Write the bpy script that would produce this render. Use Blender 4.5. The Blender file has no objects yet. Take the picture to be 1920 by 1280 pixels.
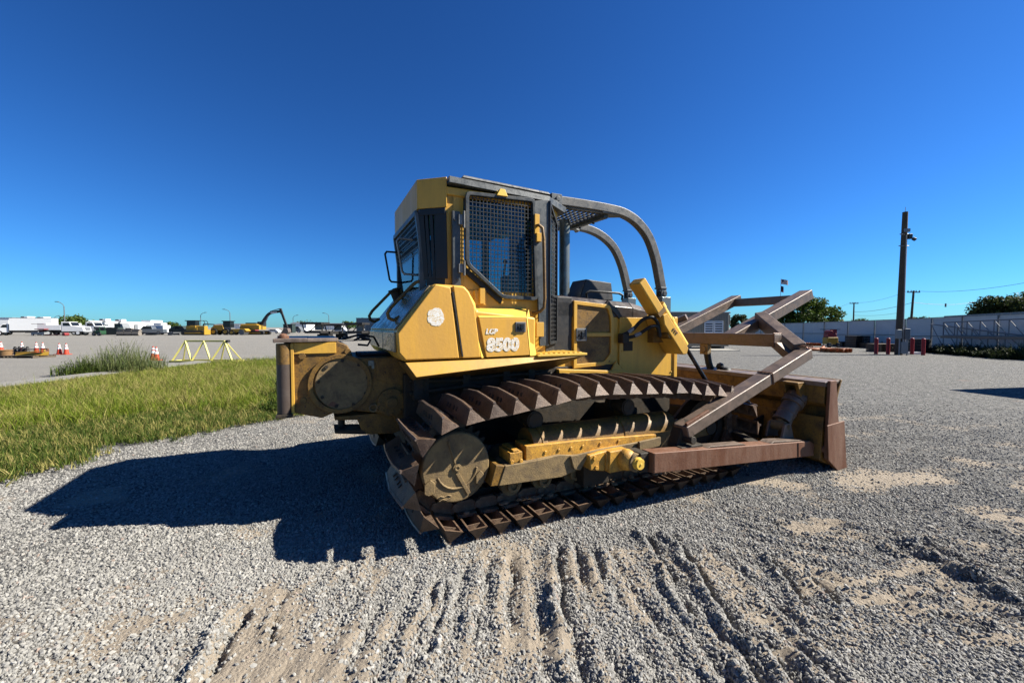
import bpy, bmesh, math, random
import numpy as np
from mathutils import Vector, Matrix, noise
R = math.radians
S = bpy.context.scene
COL = S.collection
random.seed(7)
rng = np.random.default_rng(7)

# ------------------------------------------------------------------ camera, sky, sun, exposure
cam_d = bpy.data.cameras.new('camera')
cam = bpy.data.objects.new('camera', cam_d); COL.objects.link(cam)
cam_d.sensor_width = 36; cam_d.lens = 14.25; cam_d.clip_start = 0.05; cam_d.clip_end = 3000
cam.location = (0, 0, 1.7)
cam.rotation_euler = (R(90 - 2.035), 0, 0)
S.camera = cam

TH = R(25.7)                                    # heading of the bulldozer against the picture plane
MO = Vector((-1.28566, 4.46362, 0.0))           # its origin on the ground
SUN_EL = R(40.6)
SUN_AZ = TH - R(21.6)                           # direction towards the sun, measured from +X to +Y
sd = Vector((math.cos(SUN_EL) * math.cos(SUN_AZ), math.cos(SUN_EL) * math.sin(SUN_AZ), math.sin(SUN_EL)))

W = bpy.data.worlds.new('World'); S.world = W; W.use_nodes = True
wn = W.node_tree; wn.nodes.clear()
sky = wn.nodes.new('ShaderNodeTexSky'); sky.sky_type = 'NISHITA'; sky.sun_disc = False
sky.sun_elevation = SUN_EL
sky.sun_rotation = math.atan2(sd.x, sd.y)
sky.altitude = 300; sky.air_density = 1.0; sky.dust_density = 0.25; sky.ozone_density = 2.5
def wmul(c):
    n = wn.nodes.new('ShaderNodeMix'); n.data_type = 'RGBA'; n.blend_type = 'MULTIPLY'; n.inputs[0].default_value = 1.0; n.inputs[7].default_value = (*c, 1); return n
# a very clear, deep blue day: one colour balance and one contrast for the whole sky
m1 = wmul((0.0310, 0.0793, 0.1321)); gm_ = wn.nodes.new('ShaderNodeGamma'); gm_.inputs[1].default_value = 1.27; m2 = wmul((11.0, 8.7, 7.8))
bg = wn.nodes.new('ShaderNodeBackground'); bg.inputs['Strength'].default_value = 0.05
wo = wn.nodes.new('ShaderNodeOutputWorld')
wn.links.new(sky.outputs[0], m1.inputs[6]); wn.links.new(m1.outputs[2], gm_.inputs[0]); wn.links.new(gm_.outputs[0], m2.inputs[6]); wn.links.new(m2.outputs[2], bg.inputs[0]); wn.links.new(bg.outputs[0], wo.inputs[0])

sl = bpy.data.lights.new('sun', 'SUN'); sl.energy = 5.0; sl.angle = R(0.5); sl.color = (1.0, 0.955, 0.86)
so = bpy.data.objects.new('sun', sl); COL.objects.link(so)
so.rotation_euler = sd.to_track_quat('Z', 'Y').to_euler(); so.location = (20, 5, 30)

S.view_settings.view_transform = 'Standard'; S.view_settings.look = 'None'
S.view_settings.gamma = 1; S.view_settings.exposure = 1.52
S.view_settings.use_curve_mapping = False

S.cycles.diffuse_bounces = 2
# ------------------------------------------------------------------ materials
def nn(t, kind, **kw):
    n = t.nodes.new(kind)
    for k, v in kw.items():
        if k in n.inputs: n.inputs[k].default_value = v
        else: setattr(n, k, v)
    return n
def ramp(t, stops, interp='LINEAR'):
    n = t.nodes.new('ShaderNodeValToRGB'); cr = n.color_ramp; cr.interpolation = interp
    while len(cr.elements) < len(stops): cr.elements.new(0.5)
    for e, (p, c) in zip(cr.elements, stops):
        e.position = p; e.color = (c[0], c[1], c[2], 1) if not isinstance(c, (int, float)) else (c, c, c, 1)
    return n
def dim(stops, k=0.655): return [(p, tuple(v * k for v in c)) for p, c in stops]
def base_mat(name, rough=0.5, metal=0.0):
    m = bpy.data.materials.new(name); m.use_nodes = True
    t = m.node_tree; b = t.nodes['Principled BSDF']
    b.inputs['Roughness'].default_value = rough; b.inputs['Metallic'].default_value = metal
    return m, t, b
KA = 0.80          # overall reflectance, tuned once against the exposure
def mixc(t, fac, a, b_):
    n = t.nodes.new('ShaderNodeMix'); n.data_type = 'RGBA'
    if hasattr(fac, 'links') or hasattr(fac, 'is_linked'): t.links.new(fac, n.inputs[0])
    else: n.inputs[0].default_value = fac
    for v, i in ((a, 6), (b_, 7)):
        if hasattr(v, 'is_linked'): t.links.new(v, n.inputs[i])
        else: n.inputs[i].default_value = (v[0] * KA, v[1] * KA, v[2] * KA, 1)
    return n.outputs[2]
def worn(name, col, col2, dirt, rough=0.5, metal=0.0, dirt_amt=0.5, scale=3.0, bump=0.15, speck=None, speck_amt=0.62, edge=None, streak=False, vary=0.0):
    """weathered paint or steel: two tones, dirt patches, fine specks, optional bare bright edges"""
    m, t, b = base_mat(name, rough, metal)
    tc = nn(t, 'ShaderNodeTexCoord')
    mp = nn(t, 'ShaderNodeMapping'); t.links.new(tc.outputs['Object'], mp.inputs[0])
    n1 = nn(t, 'ShaderNodeTexNoise', Scale=scale, Detail=8.0, Roughness=0.65); t.links.new(mp.outputs[0], n1.inputs['Vector'])
    b.inputs['Specular IOR Level'].default_value = 0.35
    c = mixc(t, n1.outputs[0], col, col2)
    n2 = nn(t, 'ShaderNodeTexNoise', Scale=scale * 2.3, Detail=10.0, Roughness=0.75, Distortion=0.6)
    if streak:
        mp2 = nn(t, 'ShaderNodeMapping'); mp2.inputs['Scale'].default_value = (1, 1, 0.18); t.links.new(tc.outputs['Object'], mp2.inputs[0]); t.links.new(mp2.outputs[0], n2.inputs['Vector'])
    else: t.links.new(mp.outputs[0], n2.inputs['Vector'])
    r2 = ramp(t, [(0.42, 0), (0.68, dirt_amt)]); t.links.new(n2.outputs[0], r2.inputs[0])
    c = mixc(t, r2.outputs[0], c, dirt)
    n3 = nn(t, 'ShaderNodeTexNoise', Scale=scale * 22, Detail=4.0, Roughness=0.7); t.links.new(mp.outputs[0], n3.inputs['Vector'])
    if speck:
        r3 = ramp(t, [(speck_amt, 0), (speck_amt + 0.05, 1)]); t.links.new(n3.outputs[0], r3.inputs[0])
        c = mixc(t, r3.outputs[0], c, speck)
    if edge:
        g = nn(t, 'ShaderNodeNewGeometry')
        re = ramp(t, [(0.53, 0), (0.60, 0.85)]); t.links.new(g.outputs['Pointiness'], re.inputs[0])
        mu = nn(t, 'ShaderNodeMath', operation='MULTIPLY'); t.links.new(re.outputs[0], mu.inputs[0])
        rn = ramp(t, [(0.35, 0.2), (0.55, 1)]); t.links.new(n2.outputs[0], rn.inputs[0]); t.links.new(rn.outputs[0], mu.inputs[1])
        c = mixc(t, mu.outputs[0], c, edge)
    if vary:      # each piece of a row a little lighter or darker than its neighbours
        oi = nn(t, 'ShaderNodeObjectInfo'); rv = ramp(t, [(0, 1 - vary), (1, 1.0)]); t.links.new(oi.outputs['Random'], rv.inputs[0])
        mm = nn(t, 'ShaderNodeMix'); mm.data_type = 'RGBA'; mm.blend_type = 'MULTIPLY'; mm.inputs[0].default_value = 1; t.links.new(c, mm.inputs[6]); t.links.new(rv.outputs[0], mm.inputs[7]); c = mm.outputs[2]
    t.links.new(c, b.inputs['Base Color'])
    rr = ramp(t, [(0.3, max(rough - 0.13, 0.05)), (0.7, min(rough + 0.18, 1))]); t.links.new(n2.outputs[0], rr.inputs[0]); t.links.new(rr.outputs[0], b.inputs['Roughness'])
    if bump:
        ma = nn(t, 'ShaderNodeMath', operation='MULTIPLY_ADD'); t.links.new(n1.outputs[0], ma.inputs[0]); ma.inputs[1].default_value = 2.5; t.links.new(n3.outputs[0], ma.inputs[2])
        bp = nn(t, 'ShaderNodeBump', Strength=bump, Distance=0.01); t.links.new(ma.outputs[0], bp.inputs['Height']); t.links.new(bp.outputs[0], b.inputs['Normal'])
    return m
def flat(name, col, rough=0.6, metal=0.0, var=0.25, scale=4.0, k=0.62):
    col = tuple(c * k for c in col)
    d = tuple(v * (1 - var) for v in col)
    return worn(name, col, d, tuple(v * (1 - var * 1.6) for v in col), rough, metal, 0.4, scale, 0.05)

M = {}
M['yellow'] = worn('yellow_paint', (0.72, 0.41, 0.06), (0.64, 0.35, 0.045), (0.33, 0.19, 0.05), 0.42, 0, 0.45, 2.2, 0.10, (0.16, 0.075, 0.03), 0.70, streak=True)
M['yellow_bright'] = worn('yellow_paint_light', (0.80, 0.53, 0.085), (0.76, 0.47, 0.07), (0.46, 0.29, 0.08), 0.42, 0, 0.35, 2.2, 0.10, (0.2, 0.1, 0.04), 0.72)
M['yellow_dirty_shade'] = worn('yellow_paint_dirty_shade', (0.29, 0.155, 0.024), (0.18, 0.092, 0.018), (0.036, 0.025, 0.014), 0.55, 0, 0.85, 2.6, 0.3, (0.06, 0.03, 0.015), 0.58)  # dirty yellow, its base darkened further to paint in shade
M['yellow_mud'] = worn('muddy_yellow_steel', (0.30, 0.205, 0.085), (0.19, 0.125, 0.055), (0.085, 0.06, 0.038), 0.75, 0, 0.85, 4, 0.4, (0.34, 0.21, 0.05), 0.67)
M['skirt'] = worn('duller_yellow_skirt', (0.56, 0.31, 0.045), (0.50, 0.27, 0.04), (0.30, 0.17, 0.045), 0.45, 0, 0.5, 2.5, 0.1, (0.14, 0.07, 0.03), 0.68)
M['cover'] = worn('dull_reflective_cover', (0.30, 0.22, 0.10), (0.22, 0.18, 0.11), (0.12, 0.10, 0.07), 0.24, 0.0, 0.5, 3, 0.06)
M['panel'] = worn('orange_yellow_panel', (0.78, 0.42, 0.062), (0.65, 0.335, 0.045), (0.42, 0.225, 0.06), 0.45, 0, 0.5, 1.6, 0.12, (0.30, 0.16, 0.06), 0.72, None, True)
M['rust_arm'] = worn('brown_steel', (0.118, 0.085, 0.060), (0.072, 0.050, 0.036), (0.15, 0.085, 0.052), 0.45, 0.2, 0.8, 3.0, 0.2, (0.045, 0.032, 0.025), 0.60, (0.30, 0.24, 0.20))
M['rust_red'] = worn('rusty_red_steel', (0.175, 0.068, 0.030), (0.095, 0.038, 0.019), (0.22, 0.125, 0.08), 0.6, 0.1, 0.75, 3.0, 0.25, (0.06, 0.03, 0.02), 0.60, streak=True)
M['shoe'] = worn('worn_shoe_steel', (0.140, 0.080, 0.046), (0.060, 0.036, 0.023), (0.26, 0.175, 0.115), 0.5, 0.15, 0.85, 4.0, 0.3, (0.035, 0.024, 0.018), 0.58, None, False, 0.5)
M['shoe_edge'] = worn('polished_grouser_edge', (0.34, 0.27, 0.22), (0.22, 0.15, 0.12), (0.13, 0.08, 0.06), 0.35, 0.6, 0.8, 9.0, 0.2)
M['mesh'] = worn('dark_guard_mesh', (0.020, 0.022, 0.023), (0.014, 0.016, 0.017), (0.035, 0.033, 0.03), 0.45, 0.1, 0.5, 6, 0.05)
M['shoe_in'] = worn('dusty_shoe_inside', (0.12, 0.07, 0.042), (0.07, 0.042, 0.028), (0.26, 0.18, 0.11), 0.8, 0.05, 0.8, 6.0, 0.4)
M['black'] = worn('black_steel', (0.018, 0.018, 0.018), (0.028, 0.026, 0.024), (0.05, 0.042, 0.034), 0.5, 0.1, 0.6, 4, 0.15)
M['yellow_worn'] = worn('worn_oily_yellow', (0.76, 0.385, 0.05), (0.54, 0.28, 0.04), (0.12, 0.065, 0.025), 0.5, 0, 0.75, 5.0, 0.3, (0.07, 0.04, 0.02), 0.58)
M['grime_shade'] = worn('greasy_shade_black', (0.020, 0.017, 0.013), (0.035, 0.026, 0.016), (0.07, 0.045, 0.02), 0.7, 0, 0.7, 5, 0.4)  # greasy black; also paints in shade on frame, cross tubes and trunnion foot
M['guard'] = worn('charcoal_guard', (0.036, 0.041, 0.042), (0.026, 0.030, 0.031), (0.055, 0.05, 0.045), 0.42, 0.1, 0.5, 4, 0.12, None, 0.7, (0.14, 0.15, 0.15))
M['sweep'] = worn('grey_sweep_steel', (0.085, 0.084, 0.076), (0.062, 0.059, 0.053), (0.10, 0.08, 0.06), 0.42, 0.2, 0.6, 4, 0.15, (0.04, 0.035, 0.03), 0.68, (0.4, 0.4, 0.38))
M['hood'] = worn('brown_hood', (0.040, 0.030, 0.025), (0.028, 0.021, 0.018), (0.07, 0.052, 0.042), 0.34, 0.1, 0.6, 3, 0.1)
M['hood2'] = worn('faded_brown_hood', (0.075, 0.055, 0.045), (0.055, 0.04, 0.033), (0.10, 0.08, 0.065), 0.36, 0.1, 0.6, 3, 0.1)
M['exhaust'] = worn('galvanised_pipe', (0.25, 0.27, 0.26), (0.15, 0.17, 0.16), (0.07, 0.07, 0.065), 0.35, 0.7, 0.7, 6, 0.1)
M['chrome'] = flat('oiled_rod', (0.10, 0.10, 0.11), 0.22, 0.8)
M['rubber'] = flat('black_rubber', (0.015, 0.015, 0.015), 0.55)
M['seat'] = flat('grey_seat_cloth', (0.05, 0.06, 0.07), 0.9)
M['white_paint'] = flat('white_paint', (0.78, 0.78, 0.77), 0.5, 0, 0.12, 1.5, 1.0)
M['white_wall'] = flat('white_wall_sheet', (0.80, 0.80, 0.77), 0.6, 0, 0.08, 0.1, 1.0)
M['frame_grey'] = flat('weathered_frame_grey', (0.40, 0.41, 0.42), 0.8)
M['fence'] = flat('white_fence_sheet', (0.62, 0.62, 0.60), 0.7, 0, 0.14, 0.7, 1.0)
M['galv'] = flat('galvanised_truss', (0.45, 0.47, 0.48), 0.5, 0.3, 0.25)
M['concrete'] = flat('concrete', (0.40, 0.38, 0.34), 0.9, 0, 0.3, 3)
M['concrete_pale'] = flat('pale_concrete', (0.62, 0.58, 0.5), 0.9, 0, 0.2, 3)
M['beige'] = flat('beige_cladding', (0.40, 0.37, 0.30), 0.7, 0, 0.15)
M['beige_box'] = flat('beige_rolls', (0.38, 0.33, 0.27), 0.8)
M['dark_glass'] = flat('dark_window', (0.02, 0.025, 0.03), 0.1)
M['red'] = flat('red_bollard_paint', (0.45, 0.018, 0.035), 0.5, 0, 0.3)
M['red2'] = flat('faded_red', (0.45, 0.06, 0.06), 0.5)
M['orange'] = flat('orange_plastic', (0.72, 0.19, 0.03), 0.6, 0, 0.4, 6)
M['cone'] = flat('cone_orange', (0.80, 0.085, 0.03), 0.5, 0, 0.1)
M['tan'] = flat('tan_tub', (0.42, 0.24, 0.10), 0.7)
M['wood'] = worn('weathered_pole_wood', (0.085, 0.062, 0.040), (0.055, 0.042, 0.028), (0.12, 0.1, 0.07), 0.85, 0, 0.6, 6, 0.5)
M['plank'] = flat('pallet_wood', (0.20, 0.15, 0.10), 0.9, 0, 0.4)
M['truss'] = worn('pale_yellow_paint', (0.66, 0.60, 0.16), (0.6, 0.53, 0.13), (0.3, 0.25, 0.1), 0.45, 0, 0.4, 5, 0.1)
M['mach_yellow'] = flat('machine_yellow', (0.72, 0.42, 0.05), 0.5, 0, 0.2)
M['green'] = flat('green_paint', (0.03, 0.12, 0.05), 0.5)
M['dkgreen'] = flat('dark_green_paint', (0.045, 0.07, 0.06), 0.5)
M['grey'] = flat('grey_paint', (0.22, 0.23, 0.24), 0.5)
M['silver'] = flat('silver_paint', (0.32, 0.36, 0.40), 0.35, 0.5)
M['blue'] = flat('blue_fabric', (0.02, 0.03, 0.12), 0.8)
M['amber'] = flat('amber_lens', (0.6, 0.2, 0.02), 0.3)
M['bark'] = flat('bark', (0.09, 0.065, 0.045), 0.9)
M['mud'] = worn('dry_mud', (0.22, 0.15, 0.09), (0.15, 0.10, 0.06), (0.28, 0.2, 0.13), 0.95, 0, 0.7, 12, 0.6)

def glass_mat():
    m, t, b = base_mat('tinted_glass', 0.05)
    out = t.nodes['Material Output']
    tr = nn(t, 'ShaderNodeBsdfTransparent'); tr.inputs[0].default_value = (0.52, 0.74, 0.76, 1)
    gl = nn(t, 'ShaderNodeBsdfGlossy'); gl.inputs['Roughness'].default_value = 0.04; gl.inputs[0].default_value = (0.9, 0.95, 1, 1)
    fr = nn(t, 'ShaderNodeFresnel', IOR=1.45)
    mx = nn(t, 'ShaderNodeMixShader'); t.links.new(fr.outputs[0], mx.inputs[0]); t.links.new(tr.outputs[0], mx.inputs[1]); t.links.new(gl.outputs[0], mx.inputs[2])
    t.links.new(mx.outputs[0], out.inputs['Surface'])
    return m
M['glass'] = glass_mat()

def decal_mat():
    """sun-bleached white print, scratched through to the paint"""
    m, t, b = base_mat('scratched_white_print', 0.6)
    tc = nn(t, 'ShaderNodeTexCoord'); mp = nn(t, 'ShaderNodeMapping'); mp.inputs['Scale'].default_value = (1, 1, 2.2); mp.inputs['Rotation'].default_value = (0, 0.4, 0)
    t.links.new(tc.outputs['Object'], mp.inputs[0])
    n = nn(t, 'ShaderNodeTexNoise', Scale=45.0, Detail=3.0, Distortion=1.5); t.links.new(mp.outputs[0], n.inputs['Vector'])
    r = ramp(t, [(0.50, 0), (0.60, 1)]); t.links.new(n.outputs[0], r.inputs[0])
    t.links.new(mixc(t, r.outputs[0], (0.80, 0.78, 0.72), (0.60, 0.40, 0.14)), b.inputs['Base Color'])
    return m
M['decal'] = decal_mat()

def leaf_mat(name, c1, c2, rough=0.6):
    m, t, b = base_mat(name, rough); b.inputs['Specular IOR Level'].default_value = 0.12
    oi = nn(t, 'ShaderNodeObjectInfo')
    g = nn(t, 'ShaderNodeNewGeometry')
    a = nn(t, 'ShaderNodeMath', operation='ADD'); t.links.new(oi.outputs['Random'], a.inputs[0]); t.links.new(g.outputs['Random Per Island'], a.inputs[1])
    fr = nn(t, 'ShaderNodeMath', operation='FRACT'); t.links.new(a.outputs[0], fr.inputs[0])
    t.links.new(mixc(t, fr.outputs[0], c1, c2), b.inputs['Base Color'])
    out = t.nodes['Material Output']
    tl = nn(t, 'ShaderNodeBsdfTranslucent'); t.links.new(mixc(t, fr.outputs[0], c1, c2), tl.inputs[0])
    mx = nn(t, 'ShaderNodeMixShader'); mx.inputs[0].default_value = 0.3
    t.links.new(b.outputs[0], mx.inputs[1]); t.links.new(tl.outputs[0], mx.inputs[2]); t.links.new(mx.outputs[0], out.inputs['Surface'])
    return m
M['leaf'] = leaf_mat('tree_leaves', (0.035, 0.062, 0.012), (0.085, 0.125, 0.02))
M['leaf_dark'] = leaf_mat('dark_tree_leaves', (0.022, 0.036, 0.012), (0.06, 0.072, 0.02))
M['grass_a'] = leaf_mat('green_grass', (0.075, 0.125, 0.012), (0.21, 0.255, 0.022))
M['grass_b'] = leaf_mat('dry_grass', (0.36, 0.30, 0.11), (0.24, 0.23, 0.055))
M['grass_c'] = leaf_mat('deep_green_grass', (0.04, 0.068, 0.012), (0.105, 0.145, 0.022))
M['weed'] = leaf_mat('tall_weed', (0.07, 0.11, 0.03), (0.20, 0.21, 0.08))

def pebble_mat():
    m, t, b = base_mat('gravel_stone', 0.85)
    oi = nn(t, 'ShaderNodeObjectInfo')
    r = ramp(t, dim([(0.0, (0.075, 0.074, 0.070)), (0.15, (0.135, 0.132, 0.121)), (0.45, (0.215, 0.210, 0.190)), (0.72, (0.30, 0.29, 0.262)), (0.9, (0.40, 0.385, 0.345)), (0.975, (0.54, 0.52, 0.475)), (0.99, (0.27, 0.15, 0.095))]))
    t.links.new(oi.outputs['Random'], r.inputs[0])
    tc = nn(t, 'ShaderNodeTexCoord'); n = nn(t, 'ShaderNodeTexNoise', Scale=1.5, Detail=4.0); t.links.new(tc.outputs['Object'], n.inputs['Vector'])
    t.links.new(mixc(t, n.outputs[0], r.outputs[0], (0.27, 0.255, 0.23)), b.inputs['Base Color'])
    n.inputs['Scale'].default_value = 2.0
    return m
M['pebble'] = pebble_mat()

def ground_mat():
    m, t, b = base_mat('crushed_stone_ground', 0.95)
    g = nn(t, 'ShaderNodeNewGeometry')
    P = g.outputs['Position']
    v = nn(t, 'ShaderNodeTexVoronoi', Scale=42.0); t.links.new(P, v.inputs['Vector'])
    v2 = nn(t, 'ShaderNodeTexVoronoi', Scale=16.0); t.links.new(P, v2.inputs['Vector'])
    sep = nn(t, 'ShaderNodeSeparateColor'); t.links.new(v.outputs['Color'], sep.inputs[0])
    sep2 = nn(t, 'ShaderNodeSeparateColor'); t.links.new(v2.outputs['Color'], sep2.inputs[0])
    ad = nn(t, 'ShaderNodeMath', operation='ADD'); t.links.new(sep.outputs[0], ad.inputs[0]); t.links.new(sep2.outputs[0], ad.inputs[1])
    hf = nn(t, 'ShaderNodeMath', operation='MULTIPLY'); hf.inputs[1].default_value = 0.5; t.links.new(ad.outputs[0], hf.inputs[0])
    r = ramp(t, dim([(0.0, (0.045, 0.045, 0.043)), (0.3, (0.115, 0.112, 0.104)), (0.6, (0.185, 0.178, 0.164)), (1.0, (0.34, 0.325, 0.295))])); t.links.new(hf.outputs[0], r.inputs[0])
    # bare, dusty places: vertex attribute from the terrain + broad noise
    at = nn(t, 'ShaderNodeAttribute'); at.attribute_name = 'dust'
    n2 = nn(t, 'ShaderNodeTexNoise', Scale=9.0, Detail=6.0, Roughness=0.7); t.links.new(P, n2.inputs['Vector'])
    mu = nn(t, 'ShaderNodeMath', operation='MULTIPLY_ADD'); mu.inputs[1].default_value = 1.0; t.links.new(n2.outputs[0], mu.inputs[0]); t.links.new(at.outputs['Fac'], mu.inputs[2])
    rd = ramp(t, [(0.66, 0), (1.0, 0.95)]); t.links.new(mu.outputs[0], rd.inputs[0])
    n3 = nn(t, 'ShaderNodeTexNoise', Scale=1.3, Detail=3.0); t.links.new(P, n3.inputs['Vector'])
    dust = mixc(t, n3.outputs[0], (0.40, 0.335, 0.255), (0.275, 0.225, 0.17))
    c = mixc(t, rd.outputs[0], r.outputs[0], dust)
    # the yard beyond the verge and far away is paler, driven-over stone
    at2 = nn(t, 'ShaderNodeAttribute'); at2.attribute_name = 'pale'
    n4 = nn(t, 'ShaderNodeTexNoise', Scale=0.35, Detail=8.0, Roughness=0.7)
    mp = nn(t, 'ShaderNodeMapping'); mp.inputs['Scale'].default_value = (0.25, 1.2, 1); t.links.new(P, mp.inputs[0]); t.links.new(mp.outputs[0], n4.inputs['Vector'])
    pc = mixc(t, n4.outputs[0], (0.185, 0.174, 0.154), (0.32, 0.297, 0.255))
    c2 = mixc(t, 0.35, pc, r.outputs[0])
    c = mixc(t, at2.outputs['Fac'], c, c2)
    n5 = nn(t, 'ShaderNodeTexNoise', Scale=0.8, Detail=5.0); t.links.new(P, n5.inputs['Vector'])
    r5 = ramp(t, [(0.70, 0), (0.74, 0.55)]); t.links.new(n5.outputs[0], r5.inputs[0])
    c = mixc(t, r5.outputs[0], c, (0.26, 0.16, 0.115))
    t.links.new(c, b.inputs['Base Color'])
    n6 = nn(t, 'ShaderNodeTexNoise', Scale=110.0, Detail=4.0, Roughness=0.8); t.links.new(P, n6.inputs['Vector'])
    mx = nn(t, 'ShaderNodeMath', operation='SUBTRACT'); t.links.new(n6.outputs[0], mx.inputs[0]); t.links.new(v.outputs['Distance'], mx.inputs[1])
    bp = nn(t, 'ShaderNodeBump', Strength=0.85, Distance=0.02); t.links.new(mx.outputs[0], bp.inputs['Height']); t.links.new(bp.outputs[0], b.inputs['Normal'])
    b.inputs['Specular IOR Level'].default_value = 0.25
    return m
M['ground'] = ground_mat()
M['soil'] = flat('grassy_soil', (0.13, 0.15, 0.045), 0.95, 0, 0.45, 5)

def wire_mat(): return M['black']

# ------------------------------------------------------------------ mesh helpers
class MB:
    """collects shapes, then links them as one mesh object"""
    def __init__(s): s.v = []; s.f = []; s.mi = []; s.cur = 0
    def add(s, vs, fs):
        o = len(s.v); s.v += [tuple(p) for p in vs]
        for f in fs: s.f.append(tuple(i + o for i in f)); s.mi.append(s.cur)
        return s
    def hexa(s, p):      # p: 4 bottom + 4 top, both the same way round
        return s.add(p, [(3, 2, 1, 0), (4, 5, 6, 7), (0, 1, 5, 4), (1, 2, 6, 5), (2, 3, 7, 6), (3, 0, 4, 7)])
    def box(s, x0, x1, y0, y1, z0, z1):
        return s.hexa([(x0, y0, z0), (x1, y0, z0), (x1, y1, z0), (x0, y1, z0), (x0, y0, z1), (x1, y0, z1), (x1, y1, z1), (x0, y1, z1)])
    def prism_y(s, pts, y0, y1):       # polygon in (x, z)
        n = len(pts); a = [(x, y0, z) for x, z in pts] + [(x, y1, z) for x, z in pts]
        return s.add(a, [tuple(range(n)), tuple(range(2 * n - 1, n - 1, -1))] + [((i + 1) % n, i, i + n, (i + 1) % n + n) for i in range(n)])
    def prism_x(s, pts, x0, x1):       # polygon in (y, z)
        n = len(pts); a = [(x0, y, z) for y, z in pts] + [(x1, y, z) for y, z in pts]
        return s.add(a, [tuple(range(n)), tuple(range(2 * n - 1, n - 1, -1))] + [((i + 1) % n, i, i + n, (i + 1) % n + n) for i in range(n)])
    def prism_z(s, pts, z0, z1):
        n = len(pts); a = [(x, y, z0) for x, y in pts] + [(x, y, z1) for x, y in pts]
        return s.add(a, [tuple(range(n - 1, -1, -1)), tuple(range(n, 2 * n))] + [(i, (i + 1) % n, (i + 1) % n + n, i + n) for i in range(n)])
    def beam(s, a, b, w, h, up=(0, 0, 1), ends=(0, 0)):   # square section bar, w across, h along up
        a = Vector(a); b = Vector(b); d = (b - a).normalized(); u = Vector(up)
        x = d.cross(u).normalized(); u = x.cross(d).normalized()
        p = []
        for q in (a, b):
            p.append([q + x * w / 2 * i + u * h / 2 * j for i, j in ((-1, -1), (1, -1), (1, 1), (-1, 1))])
        return s.hexa(p[0] + p[1])
    def cyl(s, a, b, r, n=16, r2=None, cap=True):
        a = Vector(a); b = Vector(b); d = (b - a).normalized()
        u = Vector((0, 0, 1)) if abs(d.z) < 0.9 else Vector((1, 0, 0))
        x = d.cross(u).normalized(); y = d.cross(x).normalized(); r2 = r if r2 is None else r2
        p = [a + (x * math.cos(t) + y * math.sin(t)) * r for t in [2 * math.pi * i / n for i in range(n)]]
        p += [b + (x * math.cos(t) + y * math.sin(t)) * r2 for t in [2 * math.pi * i / n for i in range(n)]]
        f = [(i, (i + 1) % n, (i + 1) % n + n, i + n) for i in range(n)]
        if cap: f += [tuple(range(n - 1, -1, -1)), tuple(range(n, 2 * n))]
        return s.add(p, f)
    def ring(s, a, b, ro, ri, n=28):
        a = Vector(a); b = Vector(b); d = (b - a).normalized()
        u = Vector((0, 0, 1)) if abs(d.z) < 0.9 else Vector((1, 0, 0))
        x = d.cross(u).normalized(); y = d.cross(x).normalized(); p = []
        for c, r in ((a, ri), (a, ro), (b, ro), (b, ri)):
            p += [c + (x * math.cos(t) + y * math.sin(t)) * r for t in [2 * math.pi * i / n for i in range(n)]]
        f = []
        for k in range(4):
            for i in range(n): j = (i + 1) % n; k2 = (k + 1) % 4; f.append((k * n + i, k * n + j, k2 * n + j, k2 * n + i))
        return s.add(p, f)
    def tube(s, pts, r, n=8, square=None):
        pts = [Vector(p) for p in pts]; m = len(pts); rings = []
        d0 = (pts[1] - pts[0]).normalized(); u = Vector((0, 0, 1)) if abs(d0.z) < 0.9 else Vector((0, 1, 0))
        x = d0.cross(u).normalized()
        for i, p in enumerate(pts):
            d = ((pts[min(i + 1, m - 1)] - p).normalized() + (p - pts[max(i - 1, 0)]).normalized()).normalized()
            x = (x - d * x.dot(d)).normalized(); y = d.cross(x).normalized()
            if square:
                w, h = square; rings.append([p + x * w / 2 * a + y * h / 2 * b for a, b in ((-1, -1), (1, -1), (1, 1), (-1, 1))])
            else: rings.append([p + (x * math.cos(t) + y * math.sin(t)) * r for t in [2 * math.pi * k / n for k in range(n)]])
        k = 4 if square else n
        vs = [q for rg in rings for q in rg]; f = []
        for i in range(m - 1):
            for j in range(k): f.append((i * k + j, i * k + (j + 1) % k, (i + 1) * k + (j + 1) % k, (i + 1) * k + j))
        f += [tuple(range(k - 1, -1, -1)), tuple((m - 1) * k + j for j in range(k))]
        return s.add(vs, f)
    def sphere(s, c, r, n=12, sx=1, sy=1, sz=1):
        vs = []; f = []
        h = n // 2
        for i in range(h + 1):
            a = math.pi * i / h
            for j in range(n): b = 2 * math.pi * j / n; vs.append((c[0] + r * sx * math.sin(a) * math.cos(b), c[1] + r * sy * math.sin(a) * math.sin(b), c[2] + r * sz * math.cos(a)))
        for i in range(h):
            for j in range(n): f.append((i * n + j, i * n + (j + 1) % n, (i + 1) * n + (j + 1) % n, (i + 1) * n + j)[::-1])
        return s.add(vs, f)
    def mesh(s, name, mats, smooth=False):
        me = bpy.data.meshes.new(name); me.from_pydata(s.v, [], s.f)
        for m in (mats if isinstance(mats, (list, tuple)) else [mats]): me.materials.append(m)
        me.polygons.foreach_set('material_index', s.mi)
        bm = bmesh.new(); bm.from_mesh(me); bmesh.ops.recalc_face_normals(bm, faces=bm.faces); bm.to_mesh(me); bm.free()
        if smooth: me.polygons.foreach_set('use_smooth', [True] * len(me.polygons)); me.set_sharp_from_angle(angle=R(38))
        me.update(); return me
    def build(s, name, mats, parent=None, smooth=False, bevel=0, label=None, seg=2, loc=None):
        me = s.mesh(name, mats, smooth or bevel > 0)
        return link(name, me, parent, bevel, label, seg, loc)
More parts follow.
